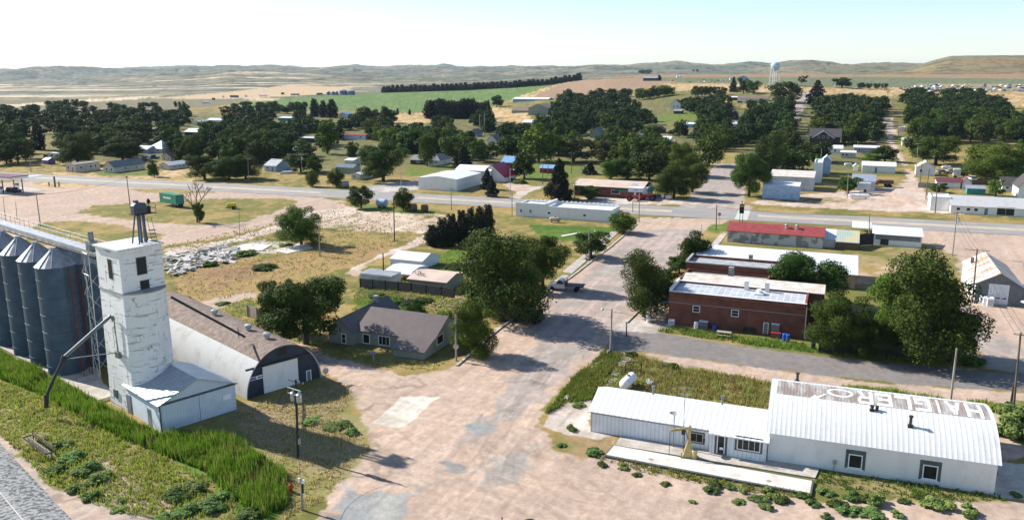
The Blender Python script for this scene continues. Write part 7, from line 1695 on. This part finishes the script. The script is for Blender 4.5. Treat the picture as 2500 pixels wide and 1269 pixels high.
# yellow jib hoist, dish, aerial, barrels by the shop
x, y = at(1681, 1118); e = thing('jib_hoist', 'rusty yellow jib hoist standing in front of the white shop', 'hoist', x, y, .12, GA + .15); hz = zat(y, 1038) - .12
MB().add([(-.6, -.45, .15), (.6, -.45, .15), (.6, .45, .15), (-.6, .45, .15), (-.14, -.14, 1.7), (.14, -.14, 1.7), (.14, .14, 1.7), (-.14, .14, 1.7)], [(0, 1, 5, 4), (1, 2, 6, 5), (2, 3, 7, 6), (3, 0, 4, 7), (4, 5, 6, 7)]).box(-.12, -.12, 1.6, .12, .12, hz).build('mast', 'yellow_paint', e)
MB().box(-.75, -.6, 0, .75, .6, .15).build('base', 'trim_dark', e)
MB().tube((.1, 0, hz - .3), (-1.9, -.1, hz - .75), .09, n=6).tube((.1, 0, hz - .12), (-1.9, -.1, hz - .62), .05, n=6).build('jib', 'yellow_paint', e)
MB().tube((-1.9, -.1, hz - .7), (-1.9, -.1, .1), .03).tube((-.5, 0, hz - .4), (-.1, 0, hz - 1.5), .04).tube((-.5, 0, hz - .45), (-.5, -.05, 0), .04).build('hose', 'black', e); MB().box(-.8, -.12, hz - 1.0, -.45, .12, hz - .45).build('winch', 'dark_steel', e)
x, y = at(1689, 1124); e = thing('barrel', 'yellowed steel barrel at the foot of the jib hoist', 'barrel', x + .25, y + .15, .12, 0); MB().lathe([(.26, 0), (.28, .04), (.26, .3), (.28, .34), (.26, .6), (.28, .64), (.27, .9)], n=16).build('drum', 'yellow_paint', e); MB().lathe([(.28, .9), (.24, .93)], n=16).build('lid', 'galv_plain', e)
x, y = at(1643, 1092); e = thing('satellite_dish', 'grey satellite dish on a tall thin post in front of the white shop', 'satellite dish', x, y, .12, 0); hz = zat(y, 1012) - .12
MB().tube((0, 0, 0), (0, 0, hz), .045).build('post', 'grey_steel', e); MB().lathe([(.05, 0), (.3, .06), (.5, .18), (.48, .18), (.3, .08), (.05, .02)], (0, 0, hz), 20).build('dish', 'sign_back', e)
x, y = at(1666, 1096); e = thing('tv_aerial', 'tall thin television aerial beside the satellite dish', 'aerial', x, y, .12, -.5); hz = zat(y, 940) - .12
m = MB().tube((0, 0, 0), (0, 0, hz), .03); m.build('mast', 'grey_steel', e); m = MB().tube((-.7, -.3, hz - .15), (.8, .3, hz - .3), .02).tube((-.6, -.3, hz - .95), (.6, .3, hz - 1.0), .02)
for k in range(7): t = -.6 + k * .2; m.tube((t - .1, t * .4 + .25, hz - .95), (t + .1, t * .4 - .25, hz - .95), .012, n=4)
m.build('antenna_element', 'galv_plain', e)
x, y = at(1526, 908); e = thing('pipe_frame', 'rusty rectangular pipe frame standing in the weeds', 'frame', x, y, 0, -.05); wq = 2.0; hz = 1.35
m = MB().tube((0, 0, 0), (0, 0, hz), .06).tube((wq, 0, 0), (wq, 0, hz), .06).tube((0, 0, hz), (wq, 0, hz), .05).tube((0, 0, .35), (wq, 0, .35), .05).tube((wq / 2, 0, .35), (wq / 2, 0, hz), .04); m.build('frame', 'wood_dark', e)
x, y = at(1584, 940); e = thing('dead_bush', 'small pale dry bush beside the white gas tank', 'shrub', x, y, 0, 0)
m = MB(); rs = random.Random(3)
for k in range(60): a = rs.uniform(0, 6.28); m.tube((0, 0, .05), (.6 * math.cos(a) * rs.random(), .6 * math.sin(a), .25 + .5 * rs.random()), .025, .008, 4)
m.build('twigs', 'pure_white', e)
# clutter along the brick wall
def boxitem(px, py, w, d, h, label, name, cat, mat, top=None, ang=GA, legs=False, **k):
    x, y, z = ground_at(px, py); e = thing(name, label, cat, x, y, z, ang)
    m = MB(); m.box(-w / 2, 0, 0, w / 2, d, h); m.build('casing', mat, e)
    m = MB()
    for i in range(5): m.box(-w * .42, -.02, h * (.15 + i * .14), w * .42, -.001, h * (.2 + i * .14))
    m.build('grille', 'grey_steel', e); MB().box(-w / 2 - .02, -.02, h, w / 2 + .02, d + .02, h + .05).build('lid', top or mat, e); return e
boxitem(1638, 794, .9, .7, .8, 'white appliance box at the left corner of the brick shop', 'white_box', 'box', 'pure_white')
boxitem(1716, 803, 1.3, 1.0, 1.1, 'grey air conditioner beside the white drum at the brick wall', 'air_conditioner', 'air conditioner', 'shingle_grey', 'pure_white')
boxitem(1893, 826, 1.4, .9, .75, 'red painted bin below the grey air conditioner', 'red_bin', 'bin', 'red_wall'); e = boxitem(1891, 822, 1.1, .9, 1.0, 'grey air conditioner standing on the red bin', 'air_conditioner', 'air conditioner', 'shingle_grey', 'pure_white'); e.location.z = .82
for i, (px, py) in enumerate(((2398, 742), (2407, 745), (2417, 748))): boxitem(px, py, .9, 1.2, 1.3, 'white ice chest, %s of the three beside the garage door' % ORD[i], 'ice_chest', 'ice chest', 'pure_white', group='ice chests beside the garage')
def drum(px, py, r, h, label, mat):
    x, y = at(px, py); e = thing('drum', label, 'drum', x, y, 0, 0); MB().lathe([(r * .95, 0), (r, .05), (r * .96, h * .33), (r, h * .36), (r * .96, h * .66), (r, h * .7), (r * .97, h)], n=16).build('shell', mat, e); MB().lathe([(r * 1.02, h), (r * .9, h + .04)], n=16).build('lid', mat, e)
drum(1699, 802, .32, 1.0, 'white drum left of the air conditioner', 'pure_white'); drum(1744, 806, .32, .7, 'blue tub by the middle of the brick wall', 'blue_plastic'); drum(1914, 831, .28, 1.0, 'blue plastic drum left one near the red bin', 'blue_plastic'); drum(1923, 833, .28, 1.0, 'blue plastic drum right one near the red bin', 'blue_plastic'); drum(1985, 851, .3, .9, 'black drum at the start of the dark plank fence', 'black')
x, y = at(1582, 786); e = thing('planter', 'tall white planter urn under the shop awning', 'planter', x, y, .1, 0); MB().lathe([(.3, 0), (.26, .1), (.34, .9), (.42, .95), (.4, 1.05)], n=16).build('urn', 'pure_white', e)
x, y = at(1572, 772); e = thing('planter', 'small white flower pot left of the tall urn', 'planter', x, y, .1, 0); MB().lathe([(.2, 0), (.28, .4), (.26, .45)], n=14).build('urn', 'sign_back', e)
x, y = at(1767, 822); e = thing('picnic_table', 'weathered picnic table between the weeds at the brick wall', 'picnic table', x, y, 0, GA); MB().box(-1, -.4, .72, 1, .4, .78).build('tabletop', 'picket', e); MB().box(-1, -.85, .42, 1, -.6, .47).box(-1, .6, .42, 1, .85, .47).build('bench', 'picket', e); MB().tube((-.7, -.7, 0), (-.7, .3, .72), .05).tube((.7, -.7, 0), (.7, .3, .72), .05).tube((-.7, .7, 0), (-.7, -.3, .72), .05).tube((.7, .7, 0), (.7, -.3, .72), .05).build('leg', 'wood_brown', e)
x, y = at(1829, 814); e = thing('bench', 'dark wooden bench left of the brick shop back door', 'bench', x, y, 0, GA); MB().box(-.9, -.25, .4, .9, .25, .46).build('seat', 'wood_dark', e); MB().box(-.9, .2, .46, .9, .26, .9).build('backrest', 'wood_dark', e); MB().box(-.8, -.2, 0, -.7, .2, .4).box(.7, -.2, 0, .8, .2, .4).build('leg', 'wood_dark', e)
x, y = at(2505, 765); e = thing('white_dish', 'round white dish on a mount cut by the right edge', 'dish', x, y, 0, 0); MB().lathe([(.1, 0), (1.1, .35), (1.15, .4), (.1, .12)], (0, -.3, 1.5), 20).build('dish', 'pure_white', e); MB().tube((0, 0, 0), (0, 0, 1.6), .09).build('post', 'grey_steel', e)
x, y = at(1640, 800) 
# old roller in the weeds
x, y = at(98, 1102); e = thing('farm_implement', 'rusty long disc implement half hidden in the trackside weeds', 'farm implement', x, y, 0, math.radians(-40))
m = MB()
for k in range(12): m.tube((-2.6 + k * .45, -.05, .42), (-2.6 + k * .45, .05, .42), .42, n=14)
m.build('disc_gang', 'rust_roof', e); MB().box(-3.0, -.5, .75, 2.9, -.4, .85).box(-3.0, .4, .75, 2.9, .5, .85).tube((-3, 0, .42), (2.8, 0, .42), .05).box(-3, -.5, .75, -2.9, .5, .85).box(2.8, -.5, .75, 2.9, .5, .85).build('frame', 'wood_dark', e); MB().box(-3.1, .5, .95, 2.0, .6, 1.05).tube((-3.1, .55, 0), (-3.1, .55, 1.2), .05).build('rail', 'wood_brown', e)
# yellow machine and debris on the island
x, y = at(566, 510); e = thing('yellow_implement', 'yellow farm machine with black debris on the grass island', 'farm machine', x, y, 0, .2); MB().lathe([(.5, -1.2), (.6, -.9), (.6, .9), (.5, 1.2)], (0, 0, 1.1), 12, 'x').build('hopper', 'tractor_yellow', e); MB().box(-1.6, -.5, .3, 1.6, .5, .5).build('frame', 'black', e)
for sy in (-1, 1): MB().tube((.5, sy * .5, .4), (.5, sy * .7, .4), .4, n=12).build('wheel', 'rubber', e)
# concrete rubble pieces of the torn down building
rs = random.Random(11)
RUB = [(395, 628), (470, 612), (560, 600), (600, 612), (560, 640), (480, 655), (420, 680)]
n_ = 0
rub = MB(); 
while n_ < 520:
    px, py = rs.uniform(392, 610), rs.uniform(600, 682)
    if sdist(np.array([px]), np.array([py]), RUB)[0] < 0: continue
    x, y = at(px, py); a, b2_, c2_ = rs.choice([.3, .5, .9, 1.5]) * rs.uniform(.6, 1.2), rs.choice([.08, .15, .4, .7]), rs.uniform(.04, .14); M = Matrix.Translation((x, y, rs.choice([.05, .12, .2, .4]) * rs.uniform(.3, 1.2))) @ Matrix.Rotation(rs.uniform(0, 3.14), 4, 'Z') @ Matrix.Rotation(rs.gauss(0, .22), 4, 'X') @ Matrix.Rotation(rs.gauss(0, .15), 4, 'Y')
    q_ = MB().box(-a, -b2_, -c2_ / 2, a, b2_, c2_ / 2); rub.add([M @ Vector(v) for v in q_.v], q_.f); n_ += 1
tag(rub.build('rubble', 'rubble'), 'heap of broken pale concrete slabs and boards behind the elevator', 'rubble', kind='stuff')
slab('slab', [(545, 610), (600, 596), (665, 598), (640, 612), (570, 624)], 'concrete_pale', .12); slab('slab', [(668, 612), (735, 594), (765, 606), (700, 620)], 'concrete_pale', .12)
rock = MB()
for k in range(200):
    px, py = rs.gauss(1105, 60), rs.gauss(742, 10); x, y = at(px, py); s_ = rs.uniform(.06, .2); M = Matrix.Translation((x, y, s_ * .4)) @ Matrix.Rotation(rs.uniform(0, 3), 4, 'Z') @ Matrix.Rotation(rs.uniform(-.6, .6), 4, 'X'); q_ = MB().box(-s_, -s_ * .7, -s_ * .5, s_, s_ * .7, s_ * .5); rock.add([M @ Vector(v) for v in q_.v], q_.f)
tag(rock.build('stone_pile', 'rock'), 'low pile of pale stones along the back of the yard', 'stones', kind='stuff')
tag(MB().build('x', None), None) if 0 else None
# hilltop scrapyard: rows of old cars, far too small to show parts
cp = MB().extrude([(-2.3, .25), (2.3, .25), (2.25, .85), (1.1, .95), (.7, 1.45), (-1.0, 1.45), (-1.5, .95), (-2.3, .9)], -.9, .9, 'y')
JM = ['car_white', 'car_silver', 'car_blue', 'car_silver', 'car_white', 'car_tan', 'car_green', 'car_black', 'car_white', 'car_black', 'car_silver', 'car_red', 'car_green', 'car_blue']
first = {}
for k in range(150):
    px = rs.uniform(2200, 2500) if k < 125 else rs.uniform(2500, 2620); py = rs.uniform(208, 226) if px > 2250 else rs.uniform(214, 222)
    if k >= 138: px, py = rs.uniform(1640, 1800), rs.uniform(196, 203)
    x, y, z = ground_at(px, py); mt = rs.choice(JM); hill = k >= 138
    if mt not in first: o = cp.build('junked_car', mt); first[mt] = o
    else: o = first[mt].copy(); COL.objects.link(o)
    o.location = (x, y, z); o.rotation_euler = (0, 0, rs.choice([.2, .3, 1.7, 3.3]) + rs.gauss(0, .2)); o.scale = (1, 1, rs.choice([1, 1, 1.3]))
    c_ = mt.split('_')[1]; tag(o, ('%s junked car in the hilltop farm yard left of the water tower' if hill else '%s junked car in the crowded scrapyard on the right horizon') % c_, 'car', 'junked %s cars %s' % (c_, 'on the hilltop' if hill else 'in the scrapyard'))
for i, (px, py, w) in enumerate(((2255, 216, 9), (2237, 217, 6), (1655, 190, 8), (1662, 190, 6), (1787, 196, 16))):
    boxitem(px, py, w * .42, 2.6, 3, ('white trailer at the left end of the scrapyard', 'small white tank trailer left of the scrapyard', 'white silo tank on the hilltop farm', 'short white tank on the hilltop farm', 'pale green trailer on the hilltop farm')[i], 'trailer', 'trailer', ('pure_white', 'pure_white', 'pure_white', 'pure_white', 'cream')[i], ang=0)
for i, (px, py) in enumerate(((520, 243), (545, 240), (570, 240), (600, 238), (690, 232), (640, 236), (720, 233), (500, 253), (780, 231))):
    boxitem(px, py + rs.uniform(-1.5, 1.5), rs.choice([3, 5, 9, 13]), 4, rs.uniform(1.8, 3.4), 'far %s farm shed or parked rig, %s along the road left of the green field' % (('dark', 'white')[i % 2], ORD[i]), 'farm_shed', 'farm shed', ('dark_wall', 'pure_white')[i % 2], ang=rs.uniform(-.5, .5), group='farm sheds along the far road')

# ------------------------------------------------------------------ shrubs and weeds
def bush(px, py, wpx, hpx, key, label, group=None, cat='shrub'): return tree(px, py, wpx, py - hpx, key, label, cat=cat, name='shrub', group=group)
SH = [(2285, 1234, 52, 34), (2365, 1252, 30, 36), (2367, 1262, 18, 14), (2134, 1228, 36, 42), (2108, 1218, 30, 26), (2075, 1215, 32, 26), (2045, 1235, 36, 28), (2068, 1252, 34, 26), (2098, 1252, 36, 24), (2132, 1254, 40, 22), (2016, 1205, 30, 22), (2190, 1258, 24, 18), (2205, 1224, 22, 16), (2015, 1262, 20, 18), (1985, 1232, 26, 20), (1960, 1212, 24, 22), (1880, 1210, 36, 30), (1905, 1222, 30, 22), (1850, 1218, 34, 16), (1870, 1238, 26, 20), (1738, 1200, 28, 24), (1745, 1184, 26, 24), (1805, 1226, 24, 14), (1815, 1200, 18, 16), (1780, 1190, 20, 16), (1520, 1142, 22, 16), (1556, 1160, 18, 12), (1470, 1134, 20, 14), (1452, 1105, 34, 20), (1372, 1088, 18, 12), (1395, 1048, 20, 20), (1415, 990, 26, 14), (1690, 1224, 14, 10), (1625, 1182, 18, 12), (2480, 1210, 20, 16)]
for i, (a, b_, c, d) in enumerate(SH): bush(a, b_, c * 1.22, d * 1.05, 'Bsage' if i % 3 else 'Bsage2', 'green tumbleweed shrub, %s of the scatter on the pink dirt below the white buildings' % (ORD[i]), 'tumbleweed shrubs below the white buildings')
for i, (a, b_, c, d) in enumerate(((2470, 1065, 80, 85), (2490, 1020, 70, 55), (2462, 1005, 50, 40))): bush(a, b_, c, d, 'Bsage2', 'tall weedy bush, %s of the clump at the right edge beside the arched hall' % ORD[i], 'weedy bushes at the right edge')
bush(2374, 888, 66, 36, 'Bbright', 'yellow green bush at the right end of the plank fence'); bush(1640, 898, 36, 22, 'Bdark', 'dark round weed bush at the edge of the pink verge')
bush(1545, 868, 34, 18, 'Bdark', 'low dark bush on the corner by the lamp pole')
bush(860, 1058, 30, 24, 'Bsage2', 'green weed clump at the tip of the dry verge') ; bush(820, 1040, 60, 18, 'Bsage', 'sparse weed clump on the dry verge below the quonset'); bush(765, 1030, 46, 20, 'Bsage', 'sparse weed clump by the transformer pole')
for i, (a, b_, c, d) in enumerate(((240, 1172, 52, 34), (205, 1150, 60, 36), (180, 1120, 56, 30), (150, 1090, 50, 28), (225, 1215, 40, 30), (190, 1195, 44, 26), (140, 1150, 44, 24), (300, 1222, 26, 12), (292, 1245, 36, 14), (110, 1075, 34, 20))): bush(a, b_, c, d, 'Bsage' if i % 2 else 'Bsage2', 'green weed bush, %s of the spur beside the rusty implement' % ORD[i], 'weed bushes beside the rusty implement')
for i, (a, b_, c, d) in enumerate(((430, 1212, 60, 34), (480, 1190, 60, 30), (520, 1235, 64, 36), (450, 1250, 60, 30), (600, 1262, 60, 30), (560, 1215, 50, 30), (400, 1265, 40, 20))): bush(a, b_, c, d, 'Bsage' if i % 2 else 'Bsage2', 'sage green bush, %s of the patch below the tall weeds' % ORD[i], 'bushes below the tall weeds')
for i, (a, b_, c, d) in enumerate(((595, 622, 50, 20), (515, 648, 40, 20), (430, 640, 30, 16), (640, 655, 60, 20), (700, 600, 30, 12), (445, 738, 70, 16), (545, 742, 30, 10))): bush(a, b_, c, d, 'Bdark' if i % 2 else 'Bsage2', 'green bush, %s among the concrete rubble' % ORD[i], 'bushes among the rubble')
for i, (a, b_, c, d) in enumerate(((960, 738, 60, 22), (1000, 745, 60, 26), (975, 765, 70, 26), (920, 726, 50, 14), (1085, 770, 40, 24), (1110, 655, 70, 20), (905, 700, 40, 12), (1040, 735, 40, 18))): bush(a, b_, c, d, 'Bdark' if i % 2 else 'Bbright', 'garden shrub, %s in the back yard of the grey house' % ORD[i], 'garden shrubs in the back yard')
for i, (a, b_, c, d) in enumerate(((1230, 440, 50, 26), (1270, 448, 30, 16), (1302, 320, 30, 30), (1205, 420, 44, 30))): bush(a, b_, c, d, 'Bsage2', 'low green scrub, %s of the loose scatter around the vacant lots' % ORD[i], 'scrub around the vacant lots')
def blades(name, label, poly, n, h0, h1, w, mat, seed, cat='weeds', lean=.3, clump=3):
    """stand of upright blades over a ground outline (photo pixels), one object"""
    rs = np.random.RandomState(seed); W = np.array([at(*q_) for q_ in poly]); a, b_ = W.min(0), W.max(0); out = []
    P = rs.rand(n * 3, 2) * (b_ - a) + a; P = P[sdist(P[:, 0], P[:, 1], W.tolist()) > 0][:n]
    d = fbm(P[:, 0] / 1.6 + seed, P[:, 1] / 1.6, 3); P = P[rs.rand(len(P)) < sstep(.25, .55, d) + .15]
    P = np.repeat(P, clump, 0); m = len(P); P = P + rs.normal(size=(m, 2)) * w * 2.0
    hgt = (h0 + (h1 - h0) * rs.rand(m)) * (.55 + .9 * fbm(P[:, 0] / 2.5, P[:, 1] / 2.5, 2))
    t = rs.rand(m) * 6.283; ax = np.stack([np.cos(t), np.sin(t), 0 * t], -1) * (w * (.6 + .8 * rs.rand(m)))[:, None]
    up = np.stack([rs.normal(size=m) * lean * hgt, rs.normal(size=m) * lean * hgt, hgt], -1)
    base = np.stack([P[:, 0], P[:, 1], 0 * t - .02], -1)
    V = np.empty((m, 4, 3), np.float32); V[:, 0] = base - ax; V[:, 1] = base + ax; V[:, 2] = base + ax * .8 + up * .6; V[:, 3] = base + up
    me = bpy.data.meshes.new(name); me.vertices.add(m * 4); me.vertices.foreach_set('co', V.ravel()); me.loops.add(m * 4); me.loops.foreach_set('vertex_index', np.arange(m * 4, dtype=np.int32))
    me.polygons.add(m); me.polygons.foreach_set('loop_start', np.arange(0, m * 4, 4, dtype=np.int32)); me.update(calc_edges=True); me.materials.append(MATS[mat])
    o = bpy.data.objects.new(name, me); COL.objects.link(o); tag(o, label, cat, kind='stuff'); return o
TALL = [(0, 862), (80, 900), (240, 985), (270, 1002), (340, 1040), (395, 1068), (420, 1060), (560, 1070), (690, 1150), (708, 1180), (700, 1235), (640, 1265), (560, 1215), (500, 1150), (330, 1085), (230, 1040), (100, 965), (0, 925), (-80, 880), (-60, 830)]
blades('tall_weeds', 'dense bright green tall weeds along the foot of the bins and elevator', TALL, 30000, .4, 1.2, .035, 'leaf_weed', 1, clump=5, lean=.14)
blades('seeding_weeds', 'paler seeding stems scattered through the tall weeds', TALL, 5000, .7, 1.5, .035, 'leaf_yard', 21, clump=3, lean=.12)
LOWW = [(-40, 920), (100, 965), (330, 1085), (500, 1160), (640, 1290), (500, 1300), (260, 1240), (120, 1180), (0, 1060)]
blades('scrub_weeds', 'yellowish green low scrub between the railway and the tall weeds', LOWW, 9000, .12, .5, .05, 'leaf_grass', 2, clump=3)
blades('dry_weeds', 'straw coloured dry weeds mixed in the trackside scrub', LOWW, 2600, .12, .45, .045, 'leaf_dry', 3, clump=3)
YARD = [(1390, 975), (1430, 910), (1490, 868), (1560, 868), (1640, 895), (1780, 915), (1880, 935), (1880, 1000), (1860, 1000), (1465, 950)]
blades('yard_weeds', 'rust and green tall weeds in the yard behind the long white shop', YARD, 1800, .25, .7, .05, 'leaf_yard', 4, clump=3); blades('yard_dry_weeds', 'dry reddish weeds in the yard behind the long white shop', YARD, 1500, .25, .75, .05, 'leaf_rust', 5, clump=3)
blades('kerb_grass', 'green grass strip along the kerb left of the gas tank', [(1330, 1010), (1400, 925), (1480, 858), (1520, 866), (1475, 930), (1440, 975), (1380, 985)], 9000, .2, .6, .05, 'leaf_grass', 6, clump=3)
blades('verge_grass', 'weedy green strip between the brick shop and the asphalt street', [(1600, 808), (1640, 800), (1960, 838), (1975, 850), (2330, 884), (2330, 896), (2000, 862), (1800, 838)], 3500, .15, .6, .05, 'leaf_grass', 7, clump=3)
blades('hall_grass', 'dry grass strip along the foot of the arched hall', [(2000, 1150), (2430, 1203), (2455, 1222), (2300, 1225), (2060, 1197), (1985, 1178)], 600, .12, .4, .05, 'leaf_grass', 8, clump=3)
blades('slab_weeds', 'thin line of weeds along the long concrete slab', [(1450, 1118), (1480, 1114), (1700, 1160), (1975, 1205), (1980, 1218), (1800, 1196), (1560, 1150)], 800, .15, .45, .05, 'leaf_yard', 9, clump=3)
blades('corner_grass', 'yellow grass on the dry verge around the transformer pole', [(570, 1010), (700, 960), (850, 940), (860, 970), (830, 1010), (900, 1090), (790, 1220), (690, 1269), (705, 1160), (600, 1060)], 3500, .1, .35, .045, 'leaf_dry', 10, clump=3)
blades('lane_grass', 'grass along the far side of the lane behind the quonset', [(500, 765), (610, 725), (640, 775), (730, 815), (940, 880), (1100, 880), (1060, 905), (900, 895), (700, 826), (520, 778)], 3500, .12, .3, .06, 'leaf_yard', 11, clump=3)
blades('hall_back_grass', 'green weeds between the arched hall and the asphalt street', [(2000, 955), (2200, 970), (2420, 990), (2440, 1010), (2380, 990), (2100, 950)], 4000, .3, .9, .06, 'leaf_grass', 12, clump=3)
blades('lot_grass', 'dry yellow grass over the vacant lots', [(400, 600), (800, 515), (860, 512), (1000, 570), (960, 600), (700, 700), (520, 735), (420, 720)], 3500, .1, .3, .09, 'leaf_dry', 13, clump=2)
blades('lot_green_grass', 'greener grass tufts over the vacant lots', [(400, 600), (800, 515), (1100, 520), (1100, 600), (960, 600), (700, 700), (520, 735), (420, 720)], 1500, .15, .4, .10, 'leaf_grass', 14, clump=2)
blades('garden_grass', 'overgrown green yard grass behind the house', [(860, 700), (1130, 600), (1250, 600), (1200, 760), (1100, 800), (860, 760)], 5000, .2, .5, .08, 'leaf_grass', 15, clump=2)
# ------------------------------------------------------------------ wooded blocks
D = ['L0', 'L1', 'L6', 'L3', 'L2', 'L4']; Gk = ['L2', 'L0', 'L5', 'L1', 'Lbright', 'L4']
for r_ in ((1720, 395, 1830, 520), (1560, 190, 1650, 262), (2150, 280, 2220, 520), (1820, 480, 2260, 520), (1935, 220, 1990, 320), (950, 272, 1060, 305), (1200, 262, 1300, 300), (1600, 280, 1700, 296), (790, 420, 980, 470), (830, 345, 900, 375), (110, 380, 160, 420), (1620, 342, 1700, 356), (2230, 400, 2400, 480)): KEEP.append(r_)
grove([(-180, 300), (0, 286), (110, 282), (230, 300), (250, 330), (120, 345), (-180, 350)], 60, 9, 14, 8, 13, D, 'in the dense woods at the far left', 'far left woods', 1)
grove([(-180, 350), (60, 348), (80, 395), (-180, 420)], 19, 8, 13, 8, 13, D, 'in the near far left woods', 'near left woods', 2)
grove([(160, 345), (360, 330), (360, 372), (240, 388), (160, 380)], 28, 9, 14, 9, 13, D, 'behind the adobe and grey cottages', 'woods behind the cottages', 3)
grove([(240, 285), (460, 280), (460, 330), (360, 345), (240, 330)], 47, 9, 14, 8, 12, D, 'in the woods below the distant plain', 'left woods below the plain', 4)
grove([(400, 345), (640, 320), (720, 345), (700, 392), (560, 405), (400, 380)], 51, 9, 14, 8, 13, D, 'between pyramid roof and blue garage', 'woods left of centre', 5)
grove([(500, 275), (640, 270), (740, 290), (780, 330), (620, 330), (500, 300)], 43, 9, 14, 8, 12, Gk, 'below the tip of the green field', 'woods below the field tip', 6)
grove([(700, 330), (800, 310), (830, 350), (760, 400), (700, 390)], 15, 8, 12, 7, 11, D, 'around the dark flat barn', 'trees around the flat barn', 7)
grove([(830, 315), (1040, 300), (1060, 330), (1000, 352), (900, 345), (840, 326)], 36, 8, 13, 7, 12, D, 'in the belt above the huge full tree', 'belt above the full tree', 8)
grove([(1000, 345), (1160, 305), (1180, 350), (1150, 395), (1040, 388), (1000, 370)], 32, 8, 13, 7, 12, Gk, 'in the block above the grey hipped house', 'block above the hipped house', 9)
grove([(1170, 295), (1330, 300), (1360, 340), (1230, 350), (1160, 330)], 32, 8, 12, 7, 12, D, 'around the steep white tent roof', 'trees around the tent roof', 10)
grove([(1340, 270), (1560, 265), (1600, 300), (1540, 330), (1400, 330), (1340, 310)], 51, 9, 15, 9, 14, Gk, 'in the central woods right of the school', 'central woods', 11)
grove([(1470, 335), (1560, 350), (1620, 365), (1640, 400), (1560, 425), (1470, 400)], 29, 8, 13, 8, 13, D, 'in the block behind the motel', 'block behind the motel', 12)
grove([(1360, 245), (1540, 235), (1560, 262), (1360, 268)], 28, 10, 15, 9, 14, D, 'in the belt above the central woods', 'belt above the central woods', 13)
grove([(1640, 262), (1780, 252), (1830, 262), (1800, 300), (1700, 315), (1620, 300)], 36, 8, 14, 8, 13, D, 'between tall white house and ranch', 'trees below the ranch house', 14)
grove([(1650, 318), (1800, 310), (1850, 345), (1760, 372), (1650, 350)], 36, 8, 13, 7, 12, Gk, 'in the block around the red shed', 'block around the red shed', 15)
grove([(1800, 262), (1935, 262), (1930, 330), (1850, 345), (1800, 300)], 32, 9, 14, 9, 14, Gk, 'left of the upper gravel road', 'trees left of the upper road', 16)
grove([(1985, 250), (2160, 262), (2150, 330), (2060, 345), (1960, 350), (1900, 345)], 64, 9, 15, 9, 14, D, 'right of the upper gravel road', 'woods right of the upper road', 17)
grove([(2185, 285), (2260, 268), (2460, 285), (2490, 345), (2420, 352), (2290, 350), (2200, 345)], 88, 10, 14, 10, 14, ['L2', 'L0', 'L2', 'L6'], 'in the big park grove on the right', 'big park grove', 18, mind=.55)
grove([(2180, 240), (2380, 232), (2460, 262), (2460, 285), (2240, 268)], 47, 9, 13, 8, 12, ['L2', 'L0', 'L6'], 'on the upper park grove edge', 'upper edge of the park grove', 19)
grove([(2460, 300), (2700, 320), (2700, 420), (2500, 430), (2480, 380)], 28, 10, 15, 9, 13, D, 'at the right edge of the town', 'right edge trees', 20)
grove([(2060, 380), (2150, 378), (2200, 400), (2100, 402)], 7, 4, 6, 3, 5, Gk, 'behind the clean white garage', 'trees behind the white garage', 21)
grove([(1380, 200), (1540, 222), (1560, 236), (1480, 238)], 11, 10, 13, 8, 11, D, 'at the foot of the ploughed slope', 'trees at the ploughed slope', 22) if 0 else None
grove([(-300, 272), (60, 268), (230, 272), (240, 290), (0, 290), (-300, 300)], 51, 9, 14, 7, 11, D, 'along the far left field edge', 'far left field edge', 31, mind=.42)
grove([(230, 330), (400, 325), (480, 345), (440, 400), (300, 392)], 33, 8, 13, 7, 12, D, 'among the houses of the left town', 'left town trees', 32, mind=.42)
grove([(500, 330), (760, 320), (800, 360), (700, 398), (560, 410)], 39, 8, 13, 7, 12, D, 'between the white barn and blue garage', 'mid left trees', 33, mind=.42)
grove([(840, 300), (1040, 300), (1170, 320), (1160, 385), (1000, 378), (880, 340)], 45, 8, 12, 7, 11, Gk, 'above the grey hipped house', 'mid belt', 34, mind=.42)
grove([(1220, 300), (1700, 262), (1840, 300), (1840, 350), (1600, 372), (1240, 385)], 75, 8, 12, 7, 12, Gk, 'across the central blocks', 'central blocks', 35, mind=.42)
grove([(1860, 262), (2150, 255), (2150, 350), (1860, 400)], 45, 8, 12, 7, 12, D, 'across the upper right blocks', 'upper right blocks', 36, mind=.42)
plant_groves()
# ------------------------------------------------------------------ air
hz_ = MB().box(-16000, -60, -9, 16000, 17500, 260).build('haze')
hz_['kind'] = 'stuff'; hz_['label'] = 'thin pale summer haze over the plain'; hz_['category'] = 'haze'
hm = bpy.data.materials.new('haze_air'); hm.use_nodes = True; N = hm.node_tree.nodes; 
for n_ in list(N): N.remove(n_)
pv = N.new('ShaderNodeVolumePrincipled'); pv.inputs['Color'].default_value = (.62, .78, 1, 1); pv.inputs['Density'].default_value = 3.2e-5; pv.inputs['Anisotropy'].default_value = .0
om = N.new('ShaderNodeOutputMaterial'); hm.node_tree.links.new(pv.outputs[0], om.inputs['Volume']); hz_.data.materials.append(hm)
